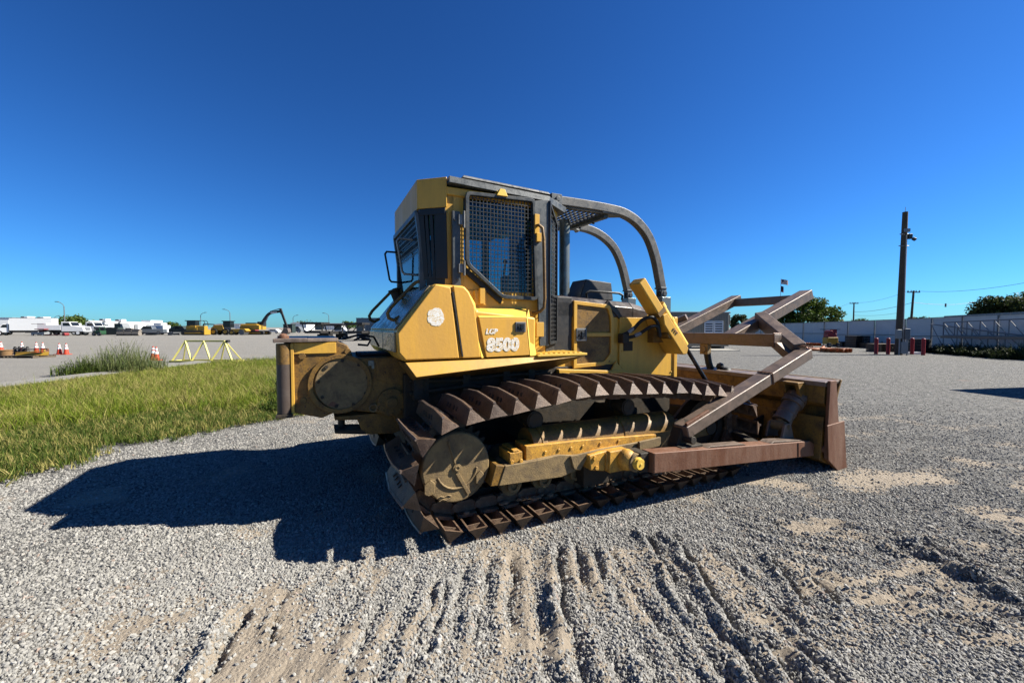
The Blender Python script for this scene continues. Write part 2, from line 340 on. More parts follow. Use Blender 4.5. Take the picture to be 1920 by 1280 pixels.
def link(name, me, parent=None, bevel=0, label=None, seg=2, loc=None, rot=None):
    o = bpy.data.objects.new(name, me); COL.objects.link(o)
    if parent: o.parent = parent
    if loc is not None: o.location = loc
    if rot is not None: o.rotation_euler = rot
    if bevel:
        b = o.modifiers.new('bevel', 'BEVEL'); b.width = bevel; b.segments = seg; b.limit_method = 'ANGLE'; b.angle_limit = R(35); b.harden_normals = True
    if label: o['label'] = label
    return o
def thing(name, label, cat, loc=(0, 0, 0), rz=0, group=None):
    o = bpy.data.objects.new(name, None); COL.objects.link(o); o.location = loc; o.rotation_euler = (0, 0, rz); o.empty_display_size = 0.2
    o['label'] = label; o['category'] = cat
    if group: o['group'] = group
    return o
def tag(o, label, cat, group=None):
    o['label'] = label; o['category'] = cat
    if group: o['group'] = group
    return o
def kind(o, k, label=None, cat=None):
    o['kind'] = k
    if label: o['label'] = label
    if cat: o['category'] = cat
    return o
def copy_tree(o, label=None, loc=None, rz=None, parent=None):
    c = o.copy(); COL.objects.link(c)
    if parent: c.parent = parent
    if label: c['label'] = label
    if loc is not None: c.location = loc
    if rz is not None: c.rotation_euler = (0, 0, rz)
    for ch in list(o.children): copy_tree(ch, parent=c)
    return c
F_ = 760.0
def at(px, Y, z=0.0): return ((px - 960) / F_ * Y, Y, z)       # place on the photograph's column px, Y metres ahead
def Yof(py): return 1292.0 / (py - 613.0)

# ------------------------------------------------------------------ GROUND
gx = np.concatenate([-np.geomspace(1200, 9, 30), np.arange(-8.6, -3.2, 0.09), np.arange(-3.2, 5.2, 0.024), np.arange(5.2, 9.0, 0.09), np.geomspace(9, 1200, 30)])
gy = np.concatenate([-np.geomspace(300, 1, 12), np.arange(-0.5, 1.6, 0.25), np.arange(1.6, 4.6, 0.024), np.arange(4.6, 9.0, 0.08), np.geomspace(9, 1800, 45)])
X, Y = np.meshgrid(gx, gy)
def vnoise(x, y, s, seed=0):
    """smooth value noise, numpy"""
    r = np.random.default_rng(seed); T = r.random((256, 256))
    x = x / s; y = y / s; xi = np.floor(x).astype(int); yi = np.floor(y).astype(int); fx = x - xi; fy = y - yi
    fx = fx * fx * (3 - 2 * fx); fy = fy * fy * (3 - 2 * fy); a = lambda i, j: T[i % 256, j % 256]
    return (a(xi, yi) * (1 - fx) * (1 - fy) + a(xi + 1, yi) * fx * (1 - fy) + a(xi, yi + 1) * (1 - fx) * fy + a(xi + 1, yi + 1) * fx * fy) - 0.5
def smooth(e0, e1, x): t = np.clip((x - e0) / (e1 - e0), 0, 1); return t * t * (3 - 2 * t)
def bandn(lo0, lo1, hi0, hi1, x): return smooth(lo0, lo1, x) * (1 - smooth(hi0, hi1, x))
def gp(px, py): yy = 1292.0 / (py - 613.0); return ((px - 960) / 760.0 * yy, yy)
CLEFTS = [((440, 1160), (370, 1275), .045, .030), ((515, 1125), (500, 1220), .030, .016), ((840, 1115), (795, 1240), .035, .022), ((890, 1170), (880, 1222), .025, .02), ((700, 1150), (640, 1260), .015, .03),
          ((1045, 1030), (1062, 1185), .040, .022), ((1075, 1022), (1090, 1065), .03, .02), ((1220, 1015), (1305, 1168), .050, .026), ((1268, 1015), (1412, 1212), .055, .026), ((1150, 1050), (1175, 1150), .018, .025), ((960, 1060), (955, 1180), .018, .03),
          ((1455, 1048), (1525, 1150), .035, .022), ((1525, 1088), (1582, 1138), .045, .028), ((1745, 1020), (1850, 1085), .05, .05), ((1850, 1085), (1925, 1128), .045, .04), ((1535, 1168), (1565, 1172), .04, .03), ((1690, 1035), (1770, 1062), .03, .03),
          ((1680, 955), (1720, 962), .02, .02), ((1420, 1210), (1530, 1240), .03, .025), ((1770, 1160), (1860, 1190), .035, .04), ((1620, 1110), (1750, 1085), .018, .03), ((1640, 1150), (1790, 1118), .018, .03), ((1870, 1000), (1925, 1025), .03, .04), ((1560, 1030), (1650, 1025), .018, .025)]
SCRAPES = [((1410, 905), (1500, 912), .10, .8), ((1600, 905), (1775, 903), .14, 1.0), ((1500, 995), (1570, 985), .08, 1.0), ((1560, 1015), (1620, 1010), .05, .6), ((1500, 1125), (1745, 1072), .035, .9), ((1630, 1142), (1785, 1108), .035, .9), ((1780, 1225), (1920, 1218), .05, .8), ((1830, 955), (1910, 960), .07, .7), ((1870, 975), (1925, 978), .06, .7),
           ((965, 1040), (985, 1200), .085, 1.25), ((985, 1200), (1050, 1225), .10, .9), ((1090, 1030), (1130, 1150), .05, .55), ((1160, 1050), (1220, 1180), .06, .5), ((1330, 1050), (1430, 1160), .09, .45), ((485, 1130), (420, 1280), .13, 1.25), ((540, 1160), (500, 1270), .08, 1.1), ((360, 1140), (330, 1170), .06, .5), ((170, 1215), (60, 1275), .14, .55), ((300, 1080), (180, 1130), .12, .4), ((250, 1180), (120, 1280), .06, .6), ((820, 1110), (805, 1160), .05, .6), ((640, 1200), (560, 1280), .09, .6),
           ((1350, 1200), (1480, 1240), .07, .5), ((1800, 1120), (1920, 1180), .12, .5), ((1720, 1050), (1790, 1090), .08, .6), ((700, 1070), (690, 1120), .06, .5), ((600, 1090), (470, 1150), .05, .45)]
def segd(X, Y, a, b):
    ax_, ay_ = gp(*a); bx_, by_ = gp(*b); dx, dy = bx_ - ax_, by_ - ay_; L2 = dx * dx + dy * dy; t = ((X - ax_) * dx + (Y - ay_) * dy) / L2; tc = np.clip(t, 0, 1)
    ex = X - ax_ - dx * tc; ey = Y - ay_ - dy * tc; L = math.sqrt(L2); return np.hypot(ex, ey), (ex * dy - ey * dx) / L
def ridge_field(X, Y):
    """grouser marks and scrapes left in the stone by an earlier pass of a crawler; returns height and 'dustiness'"""
    wx = X + vnoise(X, Y, 0.17, 3) * 0.05 + vnoise(X, Y, 0.06, 4) * 0.03; wy = Y + vnoise(X, Y, 0.15, 41) * 0.05 + vnoise(X, Y, 0.06, 42) * 0.03
    h = np.zeros_like(X); d = np.zeros_like(X)
    m1 = bandn(-1.9, -1.2, 1.45, 1.8, X) * bandn(1.4, 1.7, 2.9, 3.2, wy)
    wx2 = wx + 0.12 * (wy - 2.3) * smooth(0.2, 1.0, wx) * 1.2; ph = wx2 / 0.165; tri = 1 - np.abs(((ph % 1) - 0.62) / np.where((ph % 1) < 0.62, 0.62, 0.38))
    h += m1 * (tri ** 0.8 - 0.55) * 0.080 * (0.12 + 1.5 * np.clip(vnoise(X, Y * 0.6, 0.28, 5) + 0.45, 0, 1) ** 1.4) * (0.35 + 0.65 * smooth(-0.9, 0.2, X)); d += m1 * (0.14 + np.clip(tri - 0.35, 0, 1) * 0.65) * (0.7 + 1.2 * np.clip(vnoise(X, Y, 0.35, 55) + 0.35, 0, 1))
    u_ = (wx - 3.0) * 0.90 - (wy - 2.9) * 0.43; v_ = (wx - 3.0) * 0.43 + (wy - 2.9) * 0.90; m3 = bandn(-1.5, -1.1, 1.3, 1.8, u_) * bandn(-0.8, -0.6, 0.45, 0.7, v_)
    t3 = 1 - np.abs(((v_ / 0.19) % 1) - 0.5) * 2; h += m3 * (t3 - 0.5) * 0.035 * (0.3 + 1.3 * np.clip(vnoise(X, Y, 0.35, 15) + 0.5, 0, 1)); d += m3 * (0.10 + 0.5 * np.clip(t3 - 0.4, 0, 1))
    for yy0, k0 in ((4.05, .5), (4.75, .4), (5.6, .4), (6.6, .35), (8.0, .3), (9.6, .3)):
        q = (wy - yy0 - 0.22 * (wx - 3)) / 0.10; h -= 0.03 * k0 * np.exp(-q * q) * smooth(1.6, 2.6, X) * (0.4 + 1.2 * np.clip(vnoise(X, Y, 0.5, 77) + 0.5, 0, 1)); d += 0.45 * k0 * np.exp(-((q - 2.2) / 1.4) ** 2) * smooth(1.6, 2.6, X)
    for a_, b_, dep, w in CLEFTS:
        q, s_ = segd(wx, wy, a_, b_); k = 0.75 + vnoise(X, Y, 0.12, int(a_[0])) * 1.0
        dep *= 1.9; h -= dep * k * np.exp(-(q / w) ** 2); h += dep * 0.6 * k * np.exp(-((q - 2.1 * w) / (1.3 * w)) ** 2) * (0.55 + 0.45 * np.tanh(s_ / w)); d -= 0.5 * np.exp(-(q / w) ** 2)
    for a_, b_, w, k in SCRAPES:
        q, s_ = segd(wx, wy, a_, b_); g = np.exp(-(q / w) ** 2); d += g * k * (0.9 + vnoise(X, Y, 0.10, int(a_[1])) * 0.8); h -= g * 0.006 * k
    d += np.clip(vnoise(X, Y * 1.4, 0.8, 61) + vnoise(X, Y, 0.3, 62) * 0.7 + vnoise(X, Y, 0.1, 63) * 0.5 - 0.02, 0, 1) * 1.1 * bandn(-9, -6, 6, 9, X)
    return h, d
def height(X, Y):
    h, d = ridge_field(X, Y)
    near = 1 - smooth(5, 9, np.hypot(X, Y - 3))
    h = h + near * (vnoise(X, Y, 0.9, 8) * 0.02 + vnoise(X, Y, 0.23, 9) * 0.012 + vnoise(X, Y, 0.09, 10) * 0.008 + vnoise(X, Y, 0.045, 11) * 0.006)
    # flat where the machine stands
    c, s_ = math.cos(TH), math.sin(TH); mx = (X - MO.x) * c + (Y - MO.y) * s_; my = -(X - MO.x) * s_ + (Y - MO.y) * c
    under = bandn(-0.3, 0.0, 5.2, 5.4, mx) * bandn(-2.0, -1.75, 1.8, 2.0, my)
    h = h * (1 - under * 0.85) - under * 0.004
    return h, d
H, D = height(X, Y)
PALE = np.clip(smooth(3, 8, Y) * (1 - smooth(-14.6, -13.6, X)) + smooth(14, 32, Y) * 0.9 * (1 - smooth(-2, 6, X - (Y - 20) * 0.2)) + smooth(9, 60, Y) * 0.15, 0, 1)
ny, nx = X.shape
idx = np.arange(nx * ny).reshape(ny, nx)
fa = np.stack([idx[:-1, :-1], idx[:-1, 1:], idx[1:, 1:], idx[1:, :-1]], -1).reshape(-1, 4)
def grid_mesh(name, mask=None):
    f = fa if mask is None else fa[mask]
    me = bpy.data.meshes.new(name)
    me.vertices.add(nx * ny); me.vertices.foreach_set('co', np.stack([X, Y, H], -1).ravel())
    me.loops.add(f.size); me.loops.foreach_set('vertex_index', f.ravel().astype(np.int32))
    me.polygons.add(len(f)); me.polygons.foreach_set('loop_start', (np.arange(len(f)) * 4).astype(np.int32)); me.polygons.foreach_set('loop_total', np.full(len(f), 4, np.int32))
    me.update(); me.validate()
    return me
gme = grid_mesh('ground'); gme.materials.append(M['ground'])
a = gme.attributes.new('dust', 'FLOAT', 'POINT'); a.data.foreach_set('value', np.clip(D, 0, 1.2).ravel().astype(np.float32))
a = gme.attributes.new('pale', 'FLOAT', 'POINT'); a.data.foreach_set('value', PALE.ravel().astype(np.float32))
gme.polygons.foreach_set('use_smooth', [True] * len(gme.polygons))
ground = link('ground', gme); kind(ground, 'structure')

# ------------------------------------------------------------------ loose stones, instanced by geometry nodes
def lib(name, objs):
    c = bpy.data.collections.new(name)
    for o in objs: c.objects.link(o)
    return c
def pebble(seed, r=1.0):
    bm = bmesh.new(); bmesh.ops.create_icosphere(bm, subdivisions=1, radius=r); rd = random.Random(seed)
    sx, sy, sz = rd.uniform(0.8, 1.3), rd.uniform(0.65, 1), rd.uniform(0.45, 0.8)
    for v in bm.verts: v.co = Vector((v.co.x * sx, v.co.y * sy, v.co.z * sz)) * rd.uniform(0.72, 1.2)
    me = bpy.data.meshes.new('stone'); bm.to_mesh(me); bm.free(); me.materials.append(M['pebble'])
    return bpy.data.objects.new('stone', me)
def scatter_group(name, coll, dens_attr, smin, smax, tilt, seed, smexp=2.2):
    ng = bpy.data.node_groups.new(name, 'GeometryNodeTree')
    ng.interface.new_socket('Geometry', in_out='INPUT', socket_type='NodeSocketGeometry'); ng.interface.new_socket('Geometry', in_out='OUTPUT', socket_type='NodeSocketGeometry')
    N = ng.nodes; L = ng.links
    gi = N.new('NodeGroupInput'); go = N.new('NodeGroupOutput')
    dp = N.new('GeometryNodeDistributePointsOnFaces'); dp.inputs['Seed'].default_value = seed
    na = N.new('GeometryNodeInputNamedAttribute'); na.data_type = 'FLOAT'; na.inputs['Name'].default_value = dens_attr
    L.new(gi.outputs[0], dp.inputs['Mesh']); L.new(na.outputs['Attribute'], dp.inputs['Density'])
    ip = N.new('GeometryNodeInstanceOnPoints'); L.new(dp.outputs['Points'], ip.inputs['Points'])
    ci = N.new('GeometryNodeCollectionInfo'); ci.inputs['Collection'].default_value = coll; ci.inputs['Separate Children'].default_value = True; ci.inputs['Reset Children'].default_value = True
    L.new(ci.outputs[0], ip.inputs['Instance']); ip.inputs['Pick Instance'].default_value = True
    rv = N.new('FunctionNodeRandomValue'); rv.data_type = 'FLOAT_VECTOR'; rv.inputs['Min'].default_value = (-tilt, -tilt, 0); rv.inputs['Max'].default_value = (tilt, tilt, 6.283); rv.inputs['Seed'].default_value = seed + 1
    L.new(rv.outputs[0], ip.inputs['Rotation'])
    rs = N.new('FunctionNodeRandomValue'); rs.data_type = 'FLOAT'; rs.inputs[2].default_value = 0; rs.inputs[3].default_value = 1; rs.inputs['Seed'].default_value = seed + 2
    pw = N.new('ShaderNodeMath'); pw.operation = 'POWER'; pw.inputs[1].default_value = smexp; L.new(rs.outputs[1], pw.inputs[0])
    mr = N.new('ShaderNodeMapRange'); mr.inputs['To Min'].default_value = smin; mr.inputs['To Max'].default_value = smax; L.new(pw.outputs[0], mr.inputs['Value'])
    L.new(mr.outputs[0], ip.inputs['Scale']); L.new(ip.outputs[0], go.inputs[0])
    return ng
pebs = lib('stone_shapes', [pebble(i) for i in range(7)])
cX = (X[:-1, :-1] + X[1:, 1:]) / 2; cY = (Y[:-1, :-1] + Y[1:, 1:]) / 2
inview = (np.abs(cX) < cY * 1.42 + 0.6) & (cY > 1.5) & (cY < 15) & (np.abs(cX) < 14)
pme = grid_mesh('gravel', inview.ravel())
dist = np.hypot(X, Y)
dens = 15500 * np.clip(2.6 / np.maximum(dist, 2.0), 0, 1) ** 1.9
dens = dens * np.clip(1 - 0.95 * D, 0.10, 1) ** 1.2 * (0.75 + 0.9 * np.clip(vnoise(X, Y, 0.5, 21) + 0.3, 0, 1))
# verge and kerb are not gravel
front = np.interp(Y, [0, 4.9, 5.6, 6.6, 7.6, 9.5, 14], [-5.75, -5.55, -5.45, -4.9, -4.0, -3.4, -3.4])
dens = dens * smooth(-0.25, 0.1, X - front) * (1 - smooth(8, 14.5, dist))
a = pme.attributes.new('dens', 'FLOAT', 'POINT'); a.data.foreach_set('value', dens.ravel().astype(np.float32))
grav = link('gravel', pme); kind(grav, 'stuff', 'loose grey and white crushed stone covering the yard in the foreground', 'gravel')
md = grav.modifiers.new('scatter', 'NODES'); md.node_group = scatter_group('scatter_stones', pebs, 'dens', 0.0040, 0.0175, 3.14, 3, 2.2)

# ------------------------------------------------------------------ grass verge, kerb
verge_pts = [(-5.75, -2), (-5.6, 4.4), (-5.58, 4.9), (-5.46, 5.6), (-4.9, 6.6), (-4.0, 7.6), (-3.4, 9.5), (-3.6, 14), (-6.5, 19.5), (-11.0, 22.5), (-12.9, 21.5), (-13.7, 16), (-13.8, 10.5), (-13.8, -2)]
vg = MB(); n = len(verge_pts)
vg.prism_z([(x - (0.55 if x > -6 and y > 0 else 0), y) for x, y in verge_pts], 0.0, 0.02)
vo = vg.build('soil', M['soil']); kind(vo, 'structure')
# fine grid for the grass density
def in_poly(x, y, P):
    c = np.zeros(x.shape, bool); j = len(P) - 1
    for i in range(len(P)):
        xi, yi = P[i]; xj, yj = P[j]; q = ((yi > y) != (yj > y)) & (x < (xj - xi) * (y - yi) / (yj - yi + 1e-12) + xi); c ^= q; j = i
    return c
def patch_mesh(name, x0, x1, y0, y1, st, z=0.03):
    xs = np.arange(x0, x1, st); ys = np.arange(y0, y1, st); PX, PY = np.meshgrid(xs, ys); nyy, nxx = PX.shape
    ix = np.arange(nxx * nyy).reshape(nyy, nxx); f = np.stack([ix[:-1, :-1], ix[:-1, 1:], ix[1:, 1:], ix[1:, :-1]], -1).reshape(-1, 4)
    me = bpy.data.meshes.new(name); me.vertices.add(nxx * nyy); me.vertices.foreach_set('co', np.stack([PX, PY, np.full_like(PX, z)], -1).ravel())
    me.loops.add(f.size); me.loops.foreach_set('vertex_index', f.ravel().astype(np.int32)); me.polygons.add(len(f))
    me.polygons.foreach_set('loop_start', (np.arange(len(f)) * 4).astype(np.int32)); me.polygons.foreach_set('loop_total', np.full(len(f), 4, np.int32)); me.update(); me.validate()
    return me, PX, PY
def tuft(seed, nb, hgt, spread, width, mat, curl=0.6, tris=3):
    rd = random.Random(seed); vs = []; fs = []
    for k in range(nb):
        an = rd.uniform(0, 6.283); r0 = rd.uniform(0, spread) ; bx = math.cos(an) * r0; by = math.sin(an) * r0
        ln = hgt * rd.uniform(0.45, 1.1); a2 = rd.uniform(0, 6.283); lean = rd.uniform(0.1, 1.0) * curl; w = width * rd.uniform(0.7, 1.3)
        dx, dy = math.cos(a2), math.sin(a2); o = len(vs)
        for i in range(tris + 1):
            t = i / tris; hx = dx * lean * ln * t * t; hy = dy * lean * ln * t * t; hz = ln * (t - 0.35 * lean * t * t); ww = w * (1 - t * 0.92)
            vs.append((bx + hx - dy * ww, by + hy + dx * ww, hz)); vs.append((bx + hx + dy * ww, by + hy - dx * ww, hz))
        for i in range(tris): fs.append((o + 2 * i, o + 2 * i + 1, o + 2 * i + 3, o + 2 * i + 2))
    me = bpy.data.meshes.new('tuft'); me.from_pydata(vs, [], fs); me.materials.append(mat); me.polygons.foreach_set('use_smooth', [True] * len(fs))
    return bpy.data.objects.new('tuft', me)
gm, GX, GY = patch_mesh('grass', -14.2, -3.2, 1.5, 23, 0.25)
edge_in = in_poly(GX, GY, verge_pts)
fr = np.interp(GY, [0, 4.9, 5.6, 6.6, 7.6, 9.5, 14, 19.5, 22.5], [-5.75, -5.55, -5.45, -4.9, -4.0, -3.4, -3.6, -6.5, -11])
dd = fr - GX                                       # distance inside the front edge
tall = smooth(2.6, 4.2, dd + vnoise(GX, GY, 1.5, 31) * 1.4) * smooth(-13.5, -11.8, GX + vnoise(GX, GY, 1.1, 32) * 1.2)
tall = np.maximum(tall, smooth(7.5, 9.0, GY) * smooth(0.3, 1.2, dd) * smooth(-13.5, -11.8, GX))
short = 1 - tall
ragged = smooth(-0.12, 0.25, dd + vnoise(GX, GY, 0.7, 35) * 0.7 + vnoise(GX, GY, 0.28, 36) * 0.5) * (GX > -13.85) * (GY < 22) * (1 - smooth(18.5, 21.5, GY + vnoise(GX, GY, 1.5, 37) * 3))
gd = ragged * 300 * (np.clip(7.0 / np.maximum(np.hypot(GX, GY), 5), 0, 1) ** 0.8)
def grass_obj(name, label, lays, seed):
    out = []
    for k, (coll, dn, s0, s1) in enumerate(lays):
        pass
tall_lib = lib('tall_grass_shapes', [tuft(i, 9, 0.40, 0.09, 0.0065, M['grass_a'] if i % 5 else M['grass_b'], 0.9) for i in range(9)])
dry_lib = lib('dry_grass_shapes', [tuft(80 + i, 9, 0.34, 0.11, 0.006, M['grass_b'] if i % 3 else M['grass_a'], 1.3) for i in range(6)])
dryness = np.clip(smooth(-0.05, 0.28, vnoise(GX, GY, 2.2, 51) + vnoise(GX, GY, 0.7, 52) * 0.5) + 0.8 * bandn(8, 9, 10.5, 12, GY) * bandn(-13, -11, -8, -6.5, GX), 0, 1) * 0.85
short_lib = lib('short_grass_shapes', [tuft(40 + i, 10, 0.13, 0.10, 0.0055, M['grass_c'] if i % 5 else M['grass_b'], 0.9) for i in range(7)])
a = gm.attributes.new('dens', 'FLOAT', 'POINT'); a.data.foreach_set('value', (gd * tall * (1 - dryness) * (0.7 + 0.9 * (vnoise(GX, GY, 0.9, 33) + 0.3))).clip(0, 500).ravel().astype(np.float32))
go1 = link('tall_grass', gm); kind(go1, 'stuff', 'long bright green grass of the verge with dry blades', 'grass')
md = go1.modifiers.new('scatter', 'NODES'); md.node_group = scatter_group('scatter_tall', tall_lib, 'dens', 0.42, 0.98, 0.45, 11, 1.0)
gm3, _, _ = patch_mesh('grass', -14.2, -3.2, 1.5, 23, 0.25)
a = gm3.attributes.new('dens', 'FLOAT', 'POINT'); a.data.foreach_set('value', (gd * tall * dryness).ravel().astype(np.float32))
go3 = link('dry_grass', gm3); kind(go3, 'stuff', 'patches of dry straw-coloured grass in the middle of the verge', 'grass')
md = go3.modifiers.new('scatter', 'NODES'); md.node_group = scatter_group('scatter_dry', dry_lib, 'dens', 0.5, 1.15, 0.5, 23, 1.0)
gm2, _, _ = patch_mesh('grass', -14.2, -3.2, 1.5, 23, 0.25)
a = gm2.attributes.new('dens', 'FLOAT', 'POINT'); a.data.foreach_set('value', (gd * short * 2.2).ravel().astype(np.float32))
go2 = link('short_grass', gm2); kind(go2, 'stuff', 'short dark green grass along the gravel edge of the verge', 'grass')
md = go2.modifiers.new('scatter', 'NODES'); md.node_group = scatter_group('scatter_short', short_lib, 'dens', 0.5, 1.2, 0.4, 17, 1.0)

kb = MB()
for i in range(13):
    y0 = 6 + i * 1.0; y1 = y0 + 0.985; f = lambda y: -13.85 - 0.25 * max(0, (y - 13)) / 6 * 1.0
    kb = MB(); kb.hexa([(f(y0) - .75, y0, 0.0), (f(y0), y0, 0.0), (f(y1), y1, 0.0), (f(y1) - .75, y1, 0.0), (f(y0) - .75, y0, 0.12), (f(y0), y0, 0.10), (f(y1), y1, 0.10), (f(y1) - .75, y1, 0.12)])
    if i == 0: kerb = kb.build('kerb', M['concrete'], bevel=0.015); kind(kerb, 'structure')
    else: kb.build('kerb_stone', M['concrete'], kerb, bevel=0.015)

# weed clumps beside the kerb
def weed(name, label, loc, r, h, nb, seed, mat=M['weed'], w=0.012, group=None):
    rd = random.Random(seed); vs = []; fs = []
    for k in range(nb):
        an = rd.uniform(0, 6.283); rr = r * math.sqrt(rd.random()); bx, by = math.cos(an) * rr, math.sin(an) * rr * 0.8
        hh = h * rd.uniform(0.35, 1.0) * (1.15 - 0.7 * (rr / r)); a2 = rd.uniform(0, 6.283); lean = rd.uniform(0.05, 0.55); dx, dy = math.cos(a2), math.sin(a2); o = len(vs)
        for i in range(4):
            t = i / 3; ww = w * (1 - t * 0.8) * rd.uniform(0.8, 1.2)
            vs.append((bx + dx * lean * hh * t * t - dy * ww, by + dy * lean * hh * t * t + dx * ww, hh * t)); vs.append((bx + dx * lean * hh * t * t + dy * ww, by + dy * lean * hh * t * t - dx * ww, hh * t))
        for i in range(3): fs.append((o + 2 * i, o + 2 * i + 1, o + 2 * i + 3, o + 2 * i + 2))
        for q in range(5):          # small leaves on the stalk
            t = rd.uniform(0.25, 1); c = Vector((bx + dx * lean * hh * t * t, by + dy * lean * hh * t * t, hh * t)); s_ = w * rd.uniform(1.5, 3.2)
            a3 = rd.uniform(0, 6.283); e = Vector((math.cos(a3), math.sin(a3), rd.uniform(-.2, .7))) * s_ * 2; g = Vector((-math.sin(a3), math.cos(a3), 0)) * s_ * 0.5; o = len(vs)
            vs += [tuple(c), tuple(c + e * .5 + g), tuple(c + e), tuple(c + e * .5 - g)]; fs.append((o, o + 1, o + 2, o + 3))
    me = bpy.data.meshes.new(name); me.from_pydata(vs, [], fs); me.materials.append(mat)
    o = link(name, me, loc=loc); tag(o, label, 'weed', group); return o
weed('weed_clump', 'large clump of tall seeding weeds growing along the kerb left of the traffic cones', (-14.6, 15.2, 0.05), 1.35, 1.25, 900, 5, w=0.011)
weed('weed_clump', 'dense green weeds at the left foot of the tall clump by the kerb', (-15.3, 14.3, 0.05), 0.8, 0.65, 420, 6, M['grass_c'], 0.012)
weed('leafy_weed', 'leafy weed standing up behind the rear roller of the bulldozer', (-5.2, 9.3, 0.03), 0.28, 1.05, 130, 8, M['weed'], 0.014)
weed('leafy_weed', 'low leafy weed in the verge in front of the rear roller', (-4.6, 8.1, 0.03), 0.45, 0.5, 180, 9, M['grass_c'], 0.012)

# ================================================================== THE BULLDOZER (x forward, y left, z up)
DZ = thing('bulldozer', 'big yellow crawler bulldozer with mesh cab guards and brown steel arms, parked on gravel', 'bulldozer', MO, TH)
def part(name, mb, mats, bevel=0.006, smooth=False, parent=None, label=None, seg=2):
    return mb.build(name, mats, parent or DZ, smooth, bevel, label, seg)
def bolts(mb, pts, nrm, r=0.014, h=0.014):
    for p in pts: p = Vector(p); mb.cyl(p, p + Vector(nrm) * h, r, 6)

# ---- track path (underside plane of the shoes)
def arc(cx, cz, r, a0, a1, n): return [(cx + r * math.cos(a0 + (a1 - a0) * i / n), cz + r * math.sin(a0 + (a1 - a0) * i / n)) for i in range(n + 1)]
RC = (0.27, 0.535, 0.415); FC = (3.36, 0.525, 0.405)
path = [(x, 0.121) for x in np.linspace(RC[0], FC[0], 40)]
path += arc(FC[0], FC[1], FC[2], -math.pi / 2, math.pi / 2, 24)[1:]
tp = [(3.1, .965), (2.9, .985), (2.7, 1.02), (2.5, 1.035), (2.3, 1.045), (2.1, 1.055), (1.9, 1.068), (1.7, 1.08), (1.5, 1.085), (1.3, 1.075), (1.1, 1.045), (.9, 1.03), (.7, 1.0), (.5, .985)]
path += tp + arc(RC[0], RC[1], RC[2], math.pi / 2, math.pi * 1.5, 24)[0:]
P_ = np.array(path); seg = np.hypot(*np.diff(P_, axis=0).T); cum = np.concatenate([[0], np.cumsum(seg)]); LT = cum[-1]
NS = int(round(LT / 0.204)); PIT = LT / NS
def on_path(s):
    s = s % LT; x = np.interp(s, cum, P_[:, 0]); z = np.interp(s, cum, P_[:, 1])
    s2 = (s + 0.05); s1 = (s - 0.05); f = lambda q: np.array([np.interp(q % LT, cum, P_[:, 0]), np.interp(q % LT, cum, P_[:, 1])])
    t = f(s2) - f(s1); t /= np.linalg.norm(t); return Vector((x, 0, z)), Vector((t[0], 0, t[1]))
def shoe_mesh():
    """swamp shoe: open V trough, apex outwards; local x along the travel, y across, z outwards"""
    mb = MB(); hp = 0.079; hw = 0.43; aw = 0.385; t = 0.011
    ys = [-aw, -0.2, 0.0, 0.2, aw]; zs = [0.112, 0.136, 0.142, 0.136, 0.112]
    def shell(hp, hw, aw, dz, z0):
        ysl = [y * aw / 0.395 for y in ys]
        v = [(-hp, -hw, z0), (-hp, hw, z0), (hp, hw, z0), (hp, -hw, z0)]
        v += [(-hp, y * hw / aw * 0.98, z0) for y in ysl[1:4]] + [(hp, y * hw / aw * 0.98, z0) for y in ysl[1:4]]
        v += [(0.006, y, z - dz) for y, z in zip(ysl, zs)]
        return v                                                       # 0-3 corners, 4-6 rear edge, 7-9 front edge, 10-14 apex
    A = shell(hp, hw, aw, 0, 0); B = shell(hp - t * 1.3, hw - t * 1.6, aw - t, t * 1.6, 0)
    F = [(0, 4, 11, 10), (4, 5, 12, 11), (5, 6, 13, 12), (6, 1, 14, 13), (3, 10, 11, 7), (7, 11, 12, 8), (8, 12, 13, 9), (9, 13, 14, 2), (0, 10, 3), (1, 2, 14)]
    o = len(mb.v); mb.v += A + B; n = len(A)
    for f in F: mb.f.append(f); mb.mi.append(0); mb.f.append(tuple(i + n for i in f[::-1])); mb.mi.append(1)
    rim = [0, 4, 5, 6, 1, 2, 9, 8, 7, 3]
    for i in range(len(rim)): a_, b_ = rim[i], rim[(i + 1) % len(rim)]; mb.f.append((a_, b_, b_ + n, a_ + n)); mb.mi.append(0)
    # worn flat along the apex, mounting plate, small gussets
    mb.cur = 3
    for i in range(4):
        a_, b_ = (ys[i], zs[i]), (ys[i + 1], zs[i + 1]); mb.hexa([(-.006, a_[0], a_[1] - .01), (.018, a_[0], a_[1] - .01), (.018, b_[0], b_[1] - .01), (-.006, b_[0], b_[1] - .01), (-.003, a_[0], a_[1] + .003), (.015, a_[0], a_[1] + .003), (.015, b_[0], b_[1] + .003), (-.003, b_[0], b_[1] + .003)])
    mb.cur = 1; mb.box(-.084, .084, -.16, .16, -.006, .022)
    for y in (-.32, .32): mb.hexa([(-.07, y - .004, .012), (.07, y - .004, .012), (.07, y + .004, .012), (-.07, y + .004, .012), (0, y - .004, .11), (.012, y - .004, .11), (.012, y + .004, .11), (0, y + .004, .11)])
    mb.cur = 2                                                         # cleaning slots by the bolts
    for y in (-.12, -.05, .05, .12):
        for sx in (-1, 1): mb.hexa([(sx * .052, y - .014, .050), (sx * .034, y - .014, .082), (sx * .034, y + .014, .082), (sx * .052, y + .014, .050), (sx * .059, y - .014, .053), (sx * .041, y - .014, .085), (sx * .041, y + .014, .085), (sx * .059, y + .014, .053)])
    me = mb.mesh('track_shoe', [M['shoe'], M['shoe_in'], M['black'], M['shoe_edge']])
    # soften dents: nudge
    return me
shoe_me = shoe_mesh()
shoe_var = [shoe_me]
